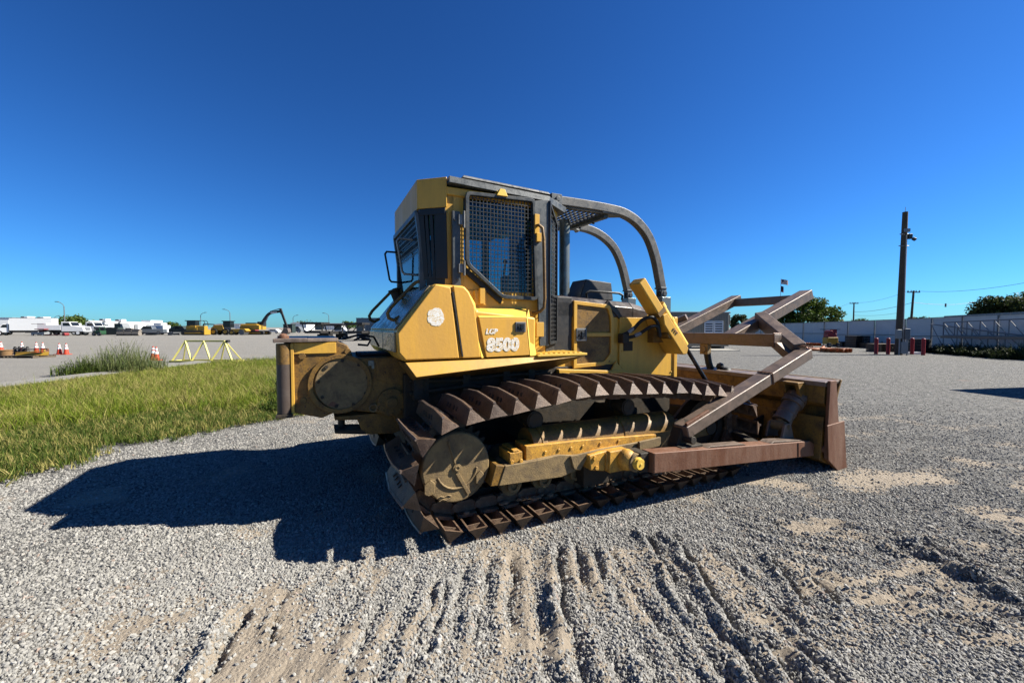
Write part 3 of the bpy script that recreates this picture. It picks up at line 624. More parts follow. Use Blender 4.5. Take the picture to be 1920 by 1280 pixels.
for k in range(3):                                                     # battered variants
    m2 = shoe_me.copy(); rd = random.Random(50 + k)
    for v in m2.vertices:
        q = noise.noise_vector(Vector((v.co.x * 9, v.co.y * 5 + k * 7, v.co.z * 9))) * 0.012; v.co += Vector((q.x, q.y, q.z * 0.8))
    shoe_var.append(m2)
def link_mesh():
    mb = MB()
    for y in (-.095, .095):
        mb.prism_y([(-.10, -.06), (-.07, -.100), (.05, -.100), (.10, -.07), (.095, -.012), (-.08, -.008), (-.10, -.03)], y - .018, y + .018)
        mb.cyl((-.09, y - .03, -.055), (-.09, y + .03, -.055), .034, 12)
        mb.cyl((-.03, y - .02, -.008), (-.03, y - .02, .0), .02, 6)
    mb.cyl((-.09, -.12, -.055), (-.09, .12, -.055), .022, 10)
    mb.cyl((-.045, -.105, -.004), (-.045, -.105, -.03), .018, 6); mb.cyl((.045, -.105, -.004), (.045, -.105, -.03), .018, 6)
    return mb.mesh('track_link', M['shoe_in'])
link_me = link_mesh()
PH = 0.075                                                             # phase, so that the shoes meet the ground where they do in the picture
for side in (-1, 1):
    for i in range(NS):
        p, t = on_path(i * PIT + PH); n_ = Vector((t.z, 0, -t.x))      # outward
        # frame: x = travel, z = outward, y across
        y_ = n_.cross(t); Mx = Matrix((t, y_, n_)).transposed().to_4x4()
        rd = random.Random(i * 3 + side)
        o = link('track_shoe', shoe_var[0] if rd.random() < .5 else shoe_var[rd.randint(1, 3)], DZ)
        o.matrix_local = Matrix.Translation(p + Vector((0, side * 1.22, 0))) @ Mx @ Matrix.Rotation(rd.uniform(-.03, .03), 4, 'Y') @ Matrix.Rotation(rd.uniform(-.008, .008), 4, 'Z')
        o = link('track_link', link_me, DZ); o.matrix_local = Matrix.Translation(p + Vector((0, side * 1.22, 0))) @ Mx

# ---- undercarriage, both sides
for sgn in (-1, 1):
    def ys(a, b): return (sgn * a, sgn * b) if sgn * a < sgn * b else (sgn * b, sgn * a)
    mb = MB(); y0, y1 = ys(1.10, 1.30)
    mb.prism_y([(.62, .50), (.66, .36), (2.95, .33), (3.05, .42), (3.05, .58), (.95, .60), (.70, .58)], y0, y1); part('track_frame', mb, M['yellow_mud'], .012)
    if sgn < 0:
        mb = MB(); mb.prism_y([(.83, .53), (2.33, .53), (2.33, .605), (1.44, .655), (.83, .675)], -1.52, -1.30); bolts(mb, [(x, -1.52, .60) for x in (1.02, 1.16, 1.29, 1.42, 1.62, 1.84)], (0, -1, 0), .016, .01)
        part('side_plate', mb, M['yellow_worn'])
        mb = MB()                                                      # rock guard
        mb.prism_y([(.62, .545), (.56, .385), (1.17, .36), (1.36, .40), (1.46, .53), (1.28, .545), (1.15, .565), (.95, .55)], -1.55, -1.522); mb.prism_y([(.62, .545), (1.15, .565), (1.15, .55), (.62, .53)], -1.525, -1.30)
        mb.prism_y([(1.25, .545), (1.55, .565), (2.18, .58), (2.28, .54), (2.09, .51), (1.70, .525), (1.44, .51), (1.36, .40), (1.29, .42)], -1.575, -1.552)
        part('rock_guard', mb, M['yellow_mud'], .008)
        mb = MB(); mb.prism_y([(.54, .56), (.62, .545), (.56, .385), (.49, .39)], -1.54, -1.15); part('guard_bracket', mb, M['yellow_dirty_shade'])
        mb = MB(); mb.box(.67, .79, -1.53, -1.30, .55, .64); mb.box(.70, .76, -1.53, -1.30, .64, .66); mb.cyl((.69, -1.54, .56), (.69, -1.52, .56), .02, 8); mb.cyl((.775, -1.54, .56), (.775, -1.52, .56), .02, 8); part('guard_bracket', mb, M['yellow_worn'])
        mb = MB(); mb.beam((2.02, -1.60, .545), (2.30, -1.60, .56), .03, .09); part('wear_plate', mb, M['yellow_mud'])
    else:
        mb = MB(); mb.box(.7, 2.9, 1.30, 1.36, .25, .5); part('rock_guard', mb, M['yellow_mud'])
    mb = MB()                                                          # rounded recoil cover
    hs = [(sgn * (1.32 + .17 * math.cos(a_)), .61 + .170 * math.sin(a_)) for a_ in [math.pi * k / 12 for k in range(13)]]
    mb.prism_x(hs, .93, 2.66)
    cov = part('recoil_cover', mb, M['yellow_dirty_shade'], .0, smooth=True)
    for k, x in enumerate((1.02, 1.95)):
        mb = MB(); mb.prism_x([(sgn * (1.32 + .178 * math.cos(a_)), .61 + .178 * math.sin(a_)) for a_ in [math.pi * j / 10 for j in range(11)]], x, x + .05); part('cover_band', mb, M['yellow_dirty_shade'], 0, parent=cov)
    for x in (.78, 1.10, 1.44, 1.78, 2.12, 2.46, 2.80):                # bottom rollers
        mb = MB(); yc = sgn * 1.2
        for d in (-.1, .1): mb.cyl((x, yc + d - .035, .29), (x, yc + d + .035, .29), .105, 20)
        mb.cyl((x, yc - .17, .29), (x, yc + .17, .29), .055, 14); mb.ring((x, yc - .19, .29), (x, yc - .165, .29), .062, .035, 18)
        part('track_roller', mb, M['yellow_mud'], 0, smooth=True)
    for x, z in ((1.02, .845), (2.12, .87)):                           # carrier rollers and their posts
        mb = MB(); yc = sgn * 1.2
        for d in (-.1, .1): mb.cyl((x, yc + d - .04, z), (x, yc + d + .04, z), .085, 20)
        mb.cyl((x, yc - .15, z), (x, yc + .15, z), .07, 16)
        r_ = part('carrier_roller', mb, M['grime_shade'], 0, smooth=True)
        mb = MB(); mb.beam((x + .12, yc + sgn * .02, .60), (x, yc + sgn * .02, z), .12, .14, (0, 1, 0)); part('roller_post', mb, M['yellow_dirty_shade'], .006, parent=r_)
    mb = MB(); yc = sgn * 1.2                                          # idler
    mb.ring((3.36, yc - .07, .525), (3.36, yc + .07, .525), .31, .22, 32); mb.cyl((3.36, yc - .03, .525), (3.36, yc + .03, .525), .23, 28); mb.cyl((3.36, yc - .16, .525), (3.36, yc + .16, .525), .08, 16)
    part('idler', mb, M['grime_shade'], 0, smooth=True)
    mb = MB(); mb.beam((2.9, yc, .5), (3.36, yc, .525), .30, .16); part('idler_yoke', mb, M['yellow_dirty_shade'])
    # sprocket, teeth
    mb = MB(); n = 25; pr = []
    for k in range(n * 4):
        a_ = 2 * math.pi * k / (n * 4); r = .345 if k % 4 in (0, 1) else .30; pr.append((RC[0] + r * math.cos(a_), RC[1] + r * math.sin(a_)))
    y0, y1 = yc - .03, yc + .03; mb.prism_y(pr, y0, y1); part('sprocket', mb, M['grime_shade'])
    y0, y1 = ys(1.03, 1.43); mb = MB(); mb.cyl((.228, y0, .562), (.228, y1, .562), .275, 40); part('final_drive', mb, M['yellow_mud'], .01)
    mb = MB(); y0 = sgn * 1.425; mb.cyl((.228, y0, .562), (.228, y0 + sgn * .035, .562), .292, 44, .282)
    c_ = part('sprocket_cover', mb, M['yellow_mud'], .012)
    mb = MB(); y2 = y0 + sgn * .035
    mb.cyl((.228, y2 - sgn * .002, .562), (.228, y2 + sgn * .016, .562), .036, 18); mb.ring((.228, y2, .562), (.228, y2 + sgn * .022, .562), .024, .012, 16)
    bx = (.228 - .20, .562 - .09); mb.cyl((bx[0], y2 - sgn * .002, bx[1]), (bx[0], y2 + sgn * .012, bx[1]), .028, 16)
    part('hub_cap', mb, M['yellow_mud'], .003, parent=c_)
    mb = MB()
    a_ = R(75); mb.beam((.228 - .0, y2 + sgn * .004, .562 - .04), (.228 + .10, y2 + sgn * .004, .562 - .228), 0.02, .03, (0, 0, 1)); mb.beam((.228, y2 + sgn * .004, .55), (.228 - .07, y2 + sgn * .004, .562 + .228), .012, .014, (0, 0, 1))
    pl = [(.228 + .17 * math.cos(t) * (1 if t < 9 else 1), .562 + .17 * math.sin(t)) for t in [R(200 + 14 * k) for k in range(12)]]
    mb.tube([(x, y2 + sgn * .002, z) for x, z in pl], .011, 6)
    part('cover_rib', mb, M['yellow_mud'], .003, parent=c_)
    for (cx_, cz_, w_, h_) in ((.0, .44, .085, .13), (.42, .455, .07, .12)):
        mb = MB(); mb.prism_y([(cx_ - w_ / 2, cz_ - h_ * .35), (cx_ - w_ * .1, cz_ - h_ / 2), (cx_ + w_ / 2, cz_ - h_ * .4), (cx_ + w_ / 2, cz_ + h_ * .25), (cx_ + w_ * .1, cz_ + h_ / 2), (cx_ - w_ / 2, cz_ + h_ * .2)], *sorted((y2 - .003, y2 + sgn * .022))); part('cover_pad', mb, M['yellow_mud'], .006, parent=c_)
    mb = MB(); mb.tube([(.06 + .03 * k, y2 + sgn * .001, .34 + (.012 if k % 2 else 0)) for k in range(5)], .006, 5); mb.tube([(.08 + .03 * k, y2 + sgn * .001, .312 + (.012 if k % 2 else 0)) for k in range(4)], .005, 5); part('cast_mark', mb, M['yellow_mud'], 0, parent=c_)

# dried mud caught on the bottom run
mb = MB(); rd = random.Random(3)
for k in range(60):
    x = rd.uniform(.2, 2.9); y = rd.uniform(-1.42, -1.28); mb.sphere((x, y, .13 + rd.uniform(0, .03)), rd.uniform(.012, .035), 6, 1.3, 1, .6)
o = part('mud_clods', mb, M['mud'], 0, smooth=True); kind(o, 'stuff')

# ---- main case, belly
mb = MB(); mb.box(-.02, 3.5, -.60, .60, .50, 1.24); part('main_frame', mb, M['grime_shade'], .01)  # black coat stands for the shade between the tracks
mb = MB(); mb.box(.3, 3.2, -.55, .55, .42, .52); part('belly_guard', mb, M['grime_shade'], .01)
for x in (.42, 1.0, 2.25):
    mb = MB(); mb.box(x, x + .2, -1.12, -.58, .60, .80) if x > .5 else mb.box(.17, .37, -1.05, -.6, .4, .64); mb2 = part('cross_tube', mb, M['grime_shade'], .01)  # tubes blackened likewise, shade put into the colour
for x in (.42, 1.0, 2.25):
    mb = MB(); mb.box(x, x + .2, .58, 1.12, .60, .80) if x > .5 else mb.box(.17, .37, .6, 1.05, .4, .64); mb2 = part('cross_tube', mb, M['grime_shade'], .01)  # same painted-in shade on the far side
mb = MB()                                                              # pipes and brackets under the tank
mb.tube([(.02, -.66, 1.18), (.5, -.66, 1.16), (1.0, -.66, 1.19), (1.6, -.66, 1.18)], .018); mb.tube([(.02, -.66, 1.06), (.6, -.67, 1.10), (1.0, -.66, 1.04)], .022)
for x in (.12, .55, 1.0, 1.3): mb.box(x, x + .08, -.68, -.60, .98, 1.25)
mb.box(.05, .14, -.70, -.6, 1.0, 1.28)
part('hydraulic_line', mb, M['grime_shade'], .003)

# ---- fuel tank and cowl at the back
YW = -1.0
def tank_section(y):   # profile (x,z)
    return [(-.155, 1.665), (-.145, 1.46), (-.095, 1.395), (1.23, 1.405), (1.23, 1.80), (.60, 1.86), (.52, 2.03), (.47, 2.085), (.18, 2.09)]
body = MB(); body.prism_y(tank_section(0), -.975, .975); tank = part('fuel_tank', body, M['yellow'], .03, seg=3)
sp = MB(); sp.prism_y([(-.150, 1.64), (-.14, 1.475), (-.085, 1.41), (.405, 1.41), (.325, 2.06), (.185, 2.085)], -1.004, -.970); part('tank_panel', sp, M['panel'], .012, parent=tank)
sp = MB(); sp.prism_y([(.435, 1.41), (.62, 1.41), (.555, 1.90), (.50, 2.02), (.455, 2.07), (.345, 2.08)], -1.004, -.970); part('tank_panel', sp, M['panel'], .012, parent=tank)
sp = MB(); sp.hexa([(.43, -1.007, 1.43), (.443, -1.007, 1.43), (.443, -.99, 1.43), (.43, -.99, 1.43), (.337, -1.007, 2.02), (.35, -1.007, 2.02), (.35, -.99, 2.02), (.337, -.99, 2.02)]); part('seam', sp, M['black'], 0, parent=tank)
# bevelled bright corner strip and front panel
sp = MB(); sp.hexa([(.625, -1.003, 1.405), (.665, -.985, 1.405), (.665, -.93, 1.405), (.625, -.93, 1.405), (.50, -.96, 2.055), (.60, -.90, 1.93), (.60, -.85, 1.93), (.50, -.85, 2.055)]); part('corner_strip', sp, M['yellow_bright'], .006, parent=tank)
sp = MB(); sp.prism_y([(.675, 1.412), (1.14, 1.42), (1.10, 1.785), (.60, 1.785)], -1.002, -.97); fp = part('side_door', sp, M['panel'], .004, parent=tank)
sp = MB(); sp.hexa([(1.145, -1.004, 1.41), (1.225, -.995, 1.41), (1.225, -.9, 1.41), (1.145, -.9, 1.41), (1.105, -1.004, 1.79), (1.185, -.90, 1.885), (1.185, -.85, 1.885), (1.105, -.9, 1.79)]); part('corner_strip', sp, M['yellow_bright'], .004, parent=tank)
sp = MB(); sp.hexa([(.60, -1.003, 1.79), (1.105, -1.003, 1.79), (1.105, -.95, 1.79), (.60, -.95, 1.79), (.595, -.845, 1.885), (1.185, -.845, 1.885), (1.185, -.80, 1.885), (.595, -.80, 1.885)]); part('top_bevel', sp, M['yellow_bright'], .004, parent=tank)
def latch(x, z, y, w=.12, h=.10):
    l = MB(); l.box(x - w / 2, x + w / 2, y - .012, y + .004, z - h / 2, z + h / 2); o = part('latch', l, M['grey'], .006)
    l = MB(); l.box(x - w * .36, x + w * .36, y - .016, y - .008, z - h * .36, z + h * .36); part('latch_recess', l, M['black'], .002, parent=o)
    l = MB(); l.box(x - w * .05, x + w * .2, y - .028, y - .014, z - h * .2, z + h * .25); l.cyl((x - w * .2, y - .014, z), (x - w * .2, y - .026, z), .012, 10); part('latch_handle', l, M['chrome'], .002, parent=o)
latch(1.035, 1.70, -1.004, .115, .10)
# skirt below the tank, flaring to the step
sp = MB(); sp.hexa([(-.005, -1.06, 1.265), (1.79, -1.03, 1.395), (1.79, -.98, 1.395), (-.005, -.98, 1.265), (-.085, -1.006, 1.388), (1.79, -1.006, 1.402), (1.79, -.95, 1.402), (-.085, -.95, 1.388)])
part('tank_skirt', sp, M['skirt'], .004)
sp = MB(); sp.hexa([(-.0, -1.05, 1.262), (1.79, -1.02, 1.392), (1.62, -.62, 1.22), (.05, -.62, 1.18), (-.09, -1.0, 1.38), (1.79, -1.0, 1.40), (1.79, -.6, 1.40), (-.09, -.6, 1.38)]); part('fender_underside', sp, M['yellow_dirty_shade'], .004)
sp = MB(); sp.box(1.22, 1.82, -1.035, -.60, 1.403, 1.425); 
for k in range(9): sp.box(1.25 + .06 * k, 1.28 + .06 * k, -1.02, -.65, 1.425, 1.437)
part('step_plate', sp, M['yellow_bright'], .002)
# sloping rear cover with seams and rear face
def slope(x): return 1.665 + (x + .155) * (2.09 - 1.665) / (.18 + .155)
sp = MB(); sp.hexa([(-.148, -.90, 1.672), (.165, -.90, 2.07), (.165, -.03, 2.07), (-.148, -.03, 1.672), (-.158, -.90, 1.684), (.155, -.90, 2.084), (.155, -.03, 2.084), (-.158, -.03, 1.684)]); part('rear_cover', sp, M['cover'], .006, parent=tank)
sp = MB(); sp.hexa([(-.148, -.02, 1.672), (.165, -.02, 2.07), (.165, .88, 2.07), (-.148, .88, 1.672), (-.158, -.02, 1.684), (.155, -.02, 2.084), (.155, .88, 2.084), (-.158, .88, 1.684)]); part('rear_cover', sp, M['cover'], .006, parent=tank)
sp = MB(); sp.box(-.168, -.150, -.93, -.25, 1.475, 1.655); part('rear_panel', sp, M['cover'], .006, parent=tank)
sp = MB(); sp.box(-.168, -.150, -.235, .9, 1.475, 1.655); part('rear_panel', sp, M['cover'], .006, parent=tank)
def handrail(y, mat, dx=0):
    m_ = MB(); pts = [(-.06, y, 1.80), (-.115, y, 1.765), (-.16, y, 1.785), (-.172, y, 1.83), (-.14, y, 1.885), (.06, y, 2.10), (.10, y, 2.135), (.145, y, 2.15), (.18, y, 2.135), (.195, y, 2.08), (.17, y, 2.05)]
    if dx: pts = [(x + dx, y_, z - .005) for x, y_, z in pts]
    # smooth
    q = []
    for i in range(len(pts) - 1):
        a_, b_ = Vector(pts[i]), Vector(pts[i + 1]); q += [a_, (a_ + b_) / 2]
    q.append(Vector(pts[-1])); m_.tube(q, .0165, 10); return part('handrail', m_, mat, 0, smooth=True)
handrail(-.60, M['yellow_dirty_shade']); handrail(.25, M['yellow_dirty_shade'], -.07)
sp = MB(); sp.cyl((.06, .12, 2.0), (.02, .12, 2.10), .055, 16); sp.cyl((.02, .12, 2.10), (.012, .12, 2.125), .07, 16); part('filler_cap', sp, M['grime_shade'], .004)
# badge: bleached round print, small LGP letters, big scratched number
def text_part(name, txt, size, loc, parent, shear=0.15, offset=0.0, ext=0.0012, sx=1.0, label=None, mat=None):
    cu = bpy.data.curves.new(name, 'FONT'); cu.body = txt; cu.size = size; cu.shear = shear; cu.offset = offset; cu.extrude = ext; cu.resolution_u = 4
    to = bpy.data.objects.new('tmp', cu); COL.objects.link(to); dg = bpy.context.evaluated_depsgraph_get(); me = bpy.data.meshes.new_from_object(to.evaluated_get(dg)); bpy.data.objects.remove(to)
    for v in me.vertices: v.co = Vector((v.co.x * sx, -v.co.z, v.co.y))
    me.materials.clear(); me.materials.append(mat or M['decal']); o = link(name, me, parent, loc=loc, label=label); return o
text_part('lettering', 'LGP', .068, (.665, -1.0045, 1.635), DZ, .2, .0035, label='small white letters LGP')
text_part('lettering', '8500', .165, (.678, -1.0045, 1.475), DZ, .05, .0105, sx=1.02, label='large worn white number 8500')
sp = MB(); rd = random.Random(4); pts = []
for k in range(40):
    a_ = 2 * math.pi * k / 40; r = .083 * (1 + (.06 * rd.uniform(-1, 1) if math.cos(a_) > -.3 else .10 * rd.uniform(-1.2, .6))); pts.append((.185 + r * math.cos(a_) * .93, 1.79 + r * math.sin(a_)))
sp.prism_y(pts, -1.0065, -1.0043); part('badge', sp, M['decal'], 0, label='round white scratched print')

# ---- winch and rear case
mb = MB(); mb.prism_y([(-.975, 1.545), (-.975, .935), (-.745, .865), (-.585, .93), (-.30, .875), (-.12, .83), (.02, .70), (.30, .70), (.30, 1.30), (.12, 1.41), (-.47, 1.41), (-.52, 1.53), (-.60, 1.565)], -.50, .50)
winch = part('winch', mb, M['yellow_dirty_shade'], .012)  # shade on the winch is put into its darkened dirty yellow
mb = MB(); mb.ring((-.585, -.50, 1.175), (-.585, -.535, 1.175), .275, .235, 44); part('winch_flange', mb, M['yellow_dirty_shade'], .004, parent=winch)
mb = MB(); mb.cyl((-.56, -.50, 1.175), (-.56, -.522, 1.175), .242, 44); part('drum_cover', mb, M['yellow_mud'], .004, parent=winch)
for k in range(9):
    a_ = 2 * math.pi * (k + .3) / 9; mb = MB(); bolts(mb, [(-.56 + .215 * math.cos(a_), -.522, 1.175 + .215 * math.sin(a_))], (0, -1, 0), .016, .012); part('bolt', mb, M['grime_shade'], 0, parent=winch)
mb = MB(); mb.box(-1.12, -.86, -.56, .56, 1.565, 1.60); mb.prism_z([(-.86, -.56), (-.60, -.50), (-.60, .50), (-.86, .56)], 1.566, 1.598); part('top_plate', mb, M['rust_arm'], .006, parent=winch)
mb = MB(); mb.box(-.985, -.62, -.515, -.50, 1.46, 1.56); part('side_rib', mb, M['yellow'], .004, parent=winch)
mb = MB(); mb.box(-.99, -.965, -.53, .53, .93, 1.555); part('rear_flange', mb, M['yellow'], .004, parent=winch)
mb = MB(); mb.cyl((-1.045, -.49, .935), (-1.045, -.49, 1.555), .058, 24); ro = part('fairlead_roller', mb, M['hood2'], .006, parent=winch)
mb = MB(); mb.cyl((-1.045, -.49, 1.37), (-1.045, -.49, 1.553), .0588, 24); part('painted_end', mb, M['yellow_dirty_shade'], .004, parent=winch)
mb = MB(); mb.cyl((-1.045, .49, .935), (-1.045, .49, 1.555), .058, 24); part('fairlead_roller', mb, M['hood2'], .006, parent=winch)
mb = MB(); mb.cyl((-1.045, -.44, 1.50), (-1.045, .44, 1.50), .05, 20); mb.cyl((-1.045, -.44, .99), (-1.045, .44, .99), .05, 20); part('cross_roller', mb, M['rust_arm'], .005, parent=winch)
mb = MB(); mb.box(-1.11, -.98, -.56, .56, .905, .935); part('roller_cradle', mb, M['grime_shade'], .005, parent=winch)
mb = MB(); mb.cyl((-1.045, -.49, 1.60), (-1.045, -.49, 1.625), .045, 12); mb.sphere((-1.045, -.49, 1.625), .034, 10, 1, 1, .6); part('roller_pin', mb, M['rust_red'], .003, parent=winch)
mb = MB(); bolts(mb, [(-.90, -.50, 1.44), (-.90, -.50, 1.04), (-.52, -.50, 1.47)], (0, -1, 0), .032, .02); part('pin_boss', mb, M['yellow_dirty_shade'], .003, parent=winch)
mb = MB(); mb.cyl((-.13, -.50, .965), (-.13, -.535, .965), .135, 32); mb.cyl((-.13, -.535, .965), (-.13, -.555, .965), .055, 20); 
for k in range(8): a_ = k * .785; bolts(mb, [(-.13 + .11 * math.cos(a_), -.535, .965 + .11 * math.sin(a_))], (0, -1, 0), .013, .012)
part('brake_cover', mb, M['yellow_dirty_shade'], .004, parent=winch)
mb = MB(); mb.ring((-.30, -.50, .925), (-.30, -.52, .925), .042, .026, 20); part('drain_port', mb, M['yellow_mud'], .002, parent=winch)
mb = MB(); mb.prism_y([(-.27, 1.40), (.10, 1.40), (.24, 1.17), (.02, 1.12), (-.27, 1.19)], -.512, -.50); bolts(mb, [(-.2, -.512, 1.33), (.0, -.512, 1.36), (.1, -.512, 1.22), (-.05, -.512, 1.2), (-.15, -.512, 1.25)], (0, -1, 0), .012, .008); part('case_plate', mb, M['yellow_dirty_shade'], .004, parent=winch)
mb = MB(); mb.box(-.31, -.285, -.504, -.498, 1.30, 1.37); mb.box(-.34, -.29, -.506, -.499, 1.33, 1.38); part('data_plate', mb, M['exhaust'], .002, parent=winch)
mb = MB(); mb.cyl((-.52, -.50, .93), (-.52, -.51, .93), .09, 16); part('red_patch', MB().add([(-.70, -.5235, .985), (-.62, -.5235, .955), (-.60, -.5235, .985), (-.66, -.5235, 1.02)], [(0, 1, 2, 3)]), M['rust_red'], 0, parent=winch)
mb = MB(); mb.tube([(-.45, -.3, 1.57), (-.38, -.32, 1.60), (-.30, -.35, 1.57), (-.33, -.38, 1.52), (-.42, -.38, 1.53)], .011, 6); mb.tube([(-.55, -.2, 1.58), (-.40, -.2, 1.62), (-.25, -.2, 1.60), (-.2, -.2, 1.5)], .012, 6); mb.tube([(-.4, -.42, 1.43), (-.2, -.45, 1.44), (.0, -.42, 1.42)], .014, 6); mb.box(-.42, .02, -.35, -.1, 1.41, 1.45)
part('hose', mb, M['rubber'], 0, smooth=True, parent=winch)
mb = MB()                                                              # drawbar clevis
mb.prism_y([(-.64, .86), (-.64, .825), (-.44, .81), (-.40, .70), (-.36, .66), (-.10, .64), (.05, .70), (.05, .86)], -.46, -.20); hb = part('drawbar_bracket', mb, M['yellow_dirty_shade'], .008)
mb = MB(); mb.prism_y([(-.64, .735), (-.64, .70), (-.36, .66), (-.36, .71)], -.46, -.20); part('lower_jaw', mb, M['grime_shade'], .006, parent=hb)
mb = MB(); mb.cyl((-.575, -.33, .68), (-.575, -.33, .86), .032, 14); part('drawbar_pin', mb, M['grime_shade'], .003, parent=hb)
mb = MB(); mb.prism_y([(-.12, .83), (.0, .62), (.1, .56), (.3, .56), (.3, .83)], -.48, .48); part('rear_case', mb, M['yellow_dirty_shade'], .01)

# ---- cab
CAB = MB(); CAB.prism_z([(.14, -.62), (.34, -.80), (1.44, -.80), (1.72, -.55), (1.72, .55), (1.44, .80), (.34, .80), (.14, .62)], 1.42, 2.02); part('cab_base', CAB, M['yellow'], .01)
sp = MB(); sp.box(.34, .52, -.80, -.775, 2.0, 2.99); part('side_wall', sp, M['yellow'], .003)
sp = MB(); sp.prism_y([(.52, 2.0), (.95, 2.0), (.52, 2.36)], -.80, -.775); part('side_wall', sp, M['yellow'], .003)
sp = MB(); sp.box(1.28, 1.44, -.80, -.775, 2.0, 2.99); part('side_wall', sp, M['yellow'], .003)
sp = MB(); sp.box(.50, 1.36, -.812, -.80, 1.86, 2.06); part('door_sill', sp, M['yellow'], .004)
roof = MB(); roof.prism_z([(.12, -.62), (.35, -.82), (1.46, -.82), (1.74, -.56), (1.74, .56), (1.46, .82), (.35, .82), (.12, .60)], 2.95, 3.03); roof_o = part('cab_roof', roof, M['yellow'], .012)
# rear hood of the roof: box with sloping skirts
sp = MB(); sp.prism_z([(.11, -.625), (.11, .605), (.34, .81), (.35, .81), (.35, -.82), (.34, -.82)], 2.835, 3.115); part('roof_visor', sp, M['yellow'], .008, parent=roof_o)
# posts
posts = [((.16, -.60), .06, .06), ((.16, .60), .06, .06), ((.38, -.77), .09, .06), ((.38, .77), .09, .06), ((1.38, -.775), .10, .05), ((1.38, .775), .10, .05), ((1.68, -.53), .06, .06), ((1.68, .53), .06, .06)]
for (x, y), a_, b_ in posts:
    sp = MB(); sp.box(x - a_ / 2, x + a_ / 2, y - b_ / 2, y + b_ / 2, 2.02, 2.98); part('cab_post', sp, M['yellow'] if abs(y) > .7 else M['guard'], .006)
sp = MB(); sp.box(.36, 1.44, -.76, .76, 2.905, 2.945); part('headliner', sp, M['black'], .004)
sp = MB(); sp.box(.40, 1.66, -.70, .70, 2.022, 2.05); part('cab_floor', sp, M['rubber'], .004)
sp = MB(); sp.prism_z([(1.445, -.806), (1.726, -.555), (1.726, .555), (1.445, .806)], 1.43, 2.025); part('cab_front_base', sp, M['black'], .006)
# grey gutter plate and roof unit
sp = MB(); sp.hexa([(.355, -.875, 3.05), (1.44, -.875, 3.012), (1.44, .875, 3.012), (.355, .875, 3.05), (.36, -.865, 3.115), (1.46, -.865, 3.075), (1.46, .865, 3.075), (.36, .865, 3.115)]); part('gutter_plate', sp, M['guard'], .006)
sp = MB(); sp.hexa([(.45, -.72, 3.10), (1.72, -.68, 3.06), (1.72, .68, 3.06), (.45, .72, 3.10), (.55, -.60, 3.18), (1.72, -.58, 3.15), (1.72, .58, 3.15), (.55, .60, 3.18)]); part('roof_guard', sp, M['guard'], .006)
sp = MB(); sp.hexa([(.60, -.54, 3.245), (1.66, -.54, 3.215), (1.66, .54, 3.215), (.60, .54, 3.245), (.62, -.52, 3.275), (1.64, -.52, 3.245), (1.64, .52, 3.245), (.62, .52, 3.275)]); part('roof_hatch', sp, M['sweep'], .006); sp = MB(); sp.hexa([(.68, -.50, 3.15), (1.60, -.50, 3.13), (1.60, .50, 3.13), (.68, .50, 3.15), (.68, -.50, 3.247), (1.60, -.50, 3.218), (1.60, .50, 3.218), (.68, .50, 3.247)]); part('hatch_base', sp, M['black'], .006)
sp = MB(); sp.hexa([(1.44, -.84, 3.02), (1.80, -.62, 3.0), (1.80, .62, 3.0), (1.44, .84, 3.02), (1.44, -.84, 3.09), (1.84, -.60, 3.07), (1.84, .60, 3.07), (1.44, .84, 3.09)]); part('front_header', sp, M['guard'], .008)
# glass
def pane(name, pts, t=0.006):
    p = [Vector(q) for q in pts]; n_ = (p[1] - p[0]).cross(p[2] - p[0]).normalized() * t; g = MB(); g.hexa(p + [q + n_ for q in p]); return part(name, g, M['glass'], 0)
pane('window', [(.44, -.785, 2.04), (1.33, -.785, 2.04), (1.33, -.785, 2.97), (.44, -.785, 2.97)])
pane('window', [(.44, .785, 2.04), (1.33, .785, 2.04), (1.33, .785, 2.97), (.44, .785, 2.97)])
pane('window', [(1.42, -.775, 2.04), (1.66, -.56, 2.04), (1.66, -.56, 2.97), (1.42, -.775, 2.97)])
pane('window', [(1.42, .775, 2.04), (1.66, .56, 2.04), (1.66, .56, 2.97), (1.42, .775, 2.97)])
pane('window', [(1.70, -.5, 2.04), (1.70, .5, 2.04), (1.70, .5, 2.97), (1.70, -.5, 2.97)])
pane('window', [(.17, -.55, 2.10), (.17, .55, 2.10), (.12, .55, 2.83), (.12, -.55, 2.83)])
pane('window', [(.19, -.64, 2.08), (.34, -.775, 2.08), (.34, -.775, 2.83), (.16, -.615, 2.83)])
# inside: seat, console, levers
sp = MB(); sp.box(.62, 1.02, -.24, .24, 1.98, 2.18); sp.hexa([(.52, -.24, 2.14), (.64, -.24, 2.14), (.64, .24, 2.14), (.52, .24, 2.14), (.42, -.2, 2.72), (.52, -.2, 2.72), (.52, .2, 2.72), (.42, .2, 2.72)]); sp.box(.6, .95, .28, .36, 2.1, 2.32); sp.box(.6, .95, -.36, -.28, 2.1, 2.32); part('operator_seat', sp, M['seat'], .03)
sp = MB(); sp.box(1.42, 1.62, -.35, .35, 2.0, 2.36); sp.cyl((1.1, -.4, 2.0), (1.14, -.42, 2.42), .014, 8); sp.sphere((1.14, -.42, 2.43), .03, 8); sp.cyl((1.1, .42, 2.0), (1.14, .42, 2.38), .014, 8); sp.sphere((1.14, .42, 2.4), .03, 8); part('console', sp, M['black'], .01)
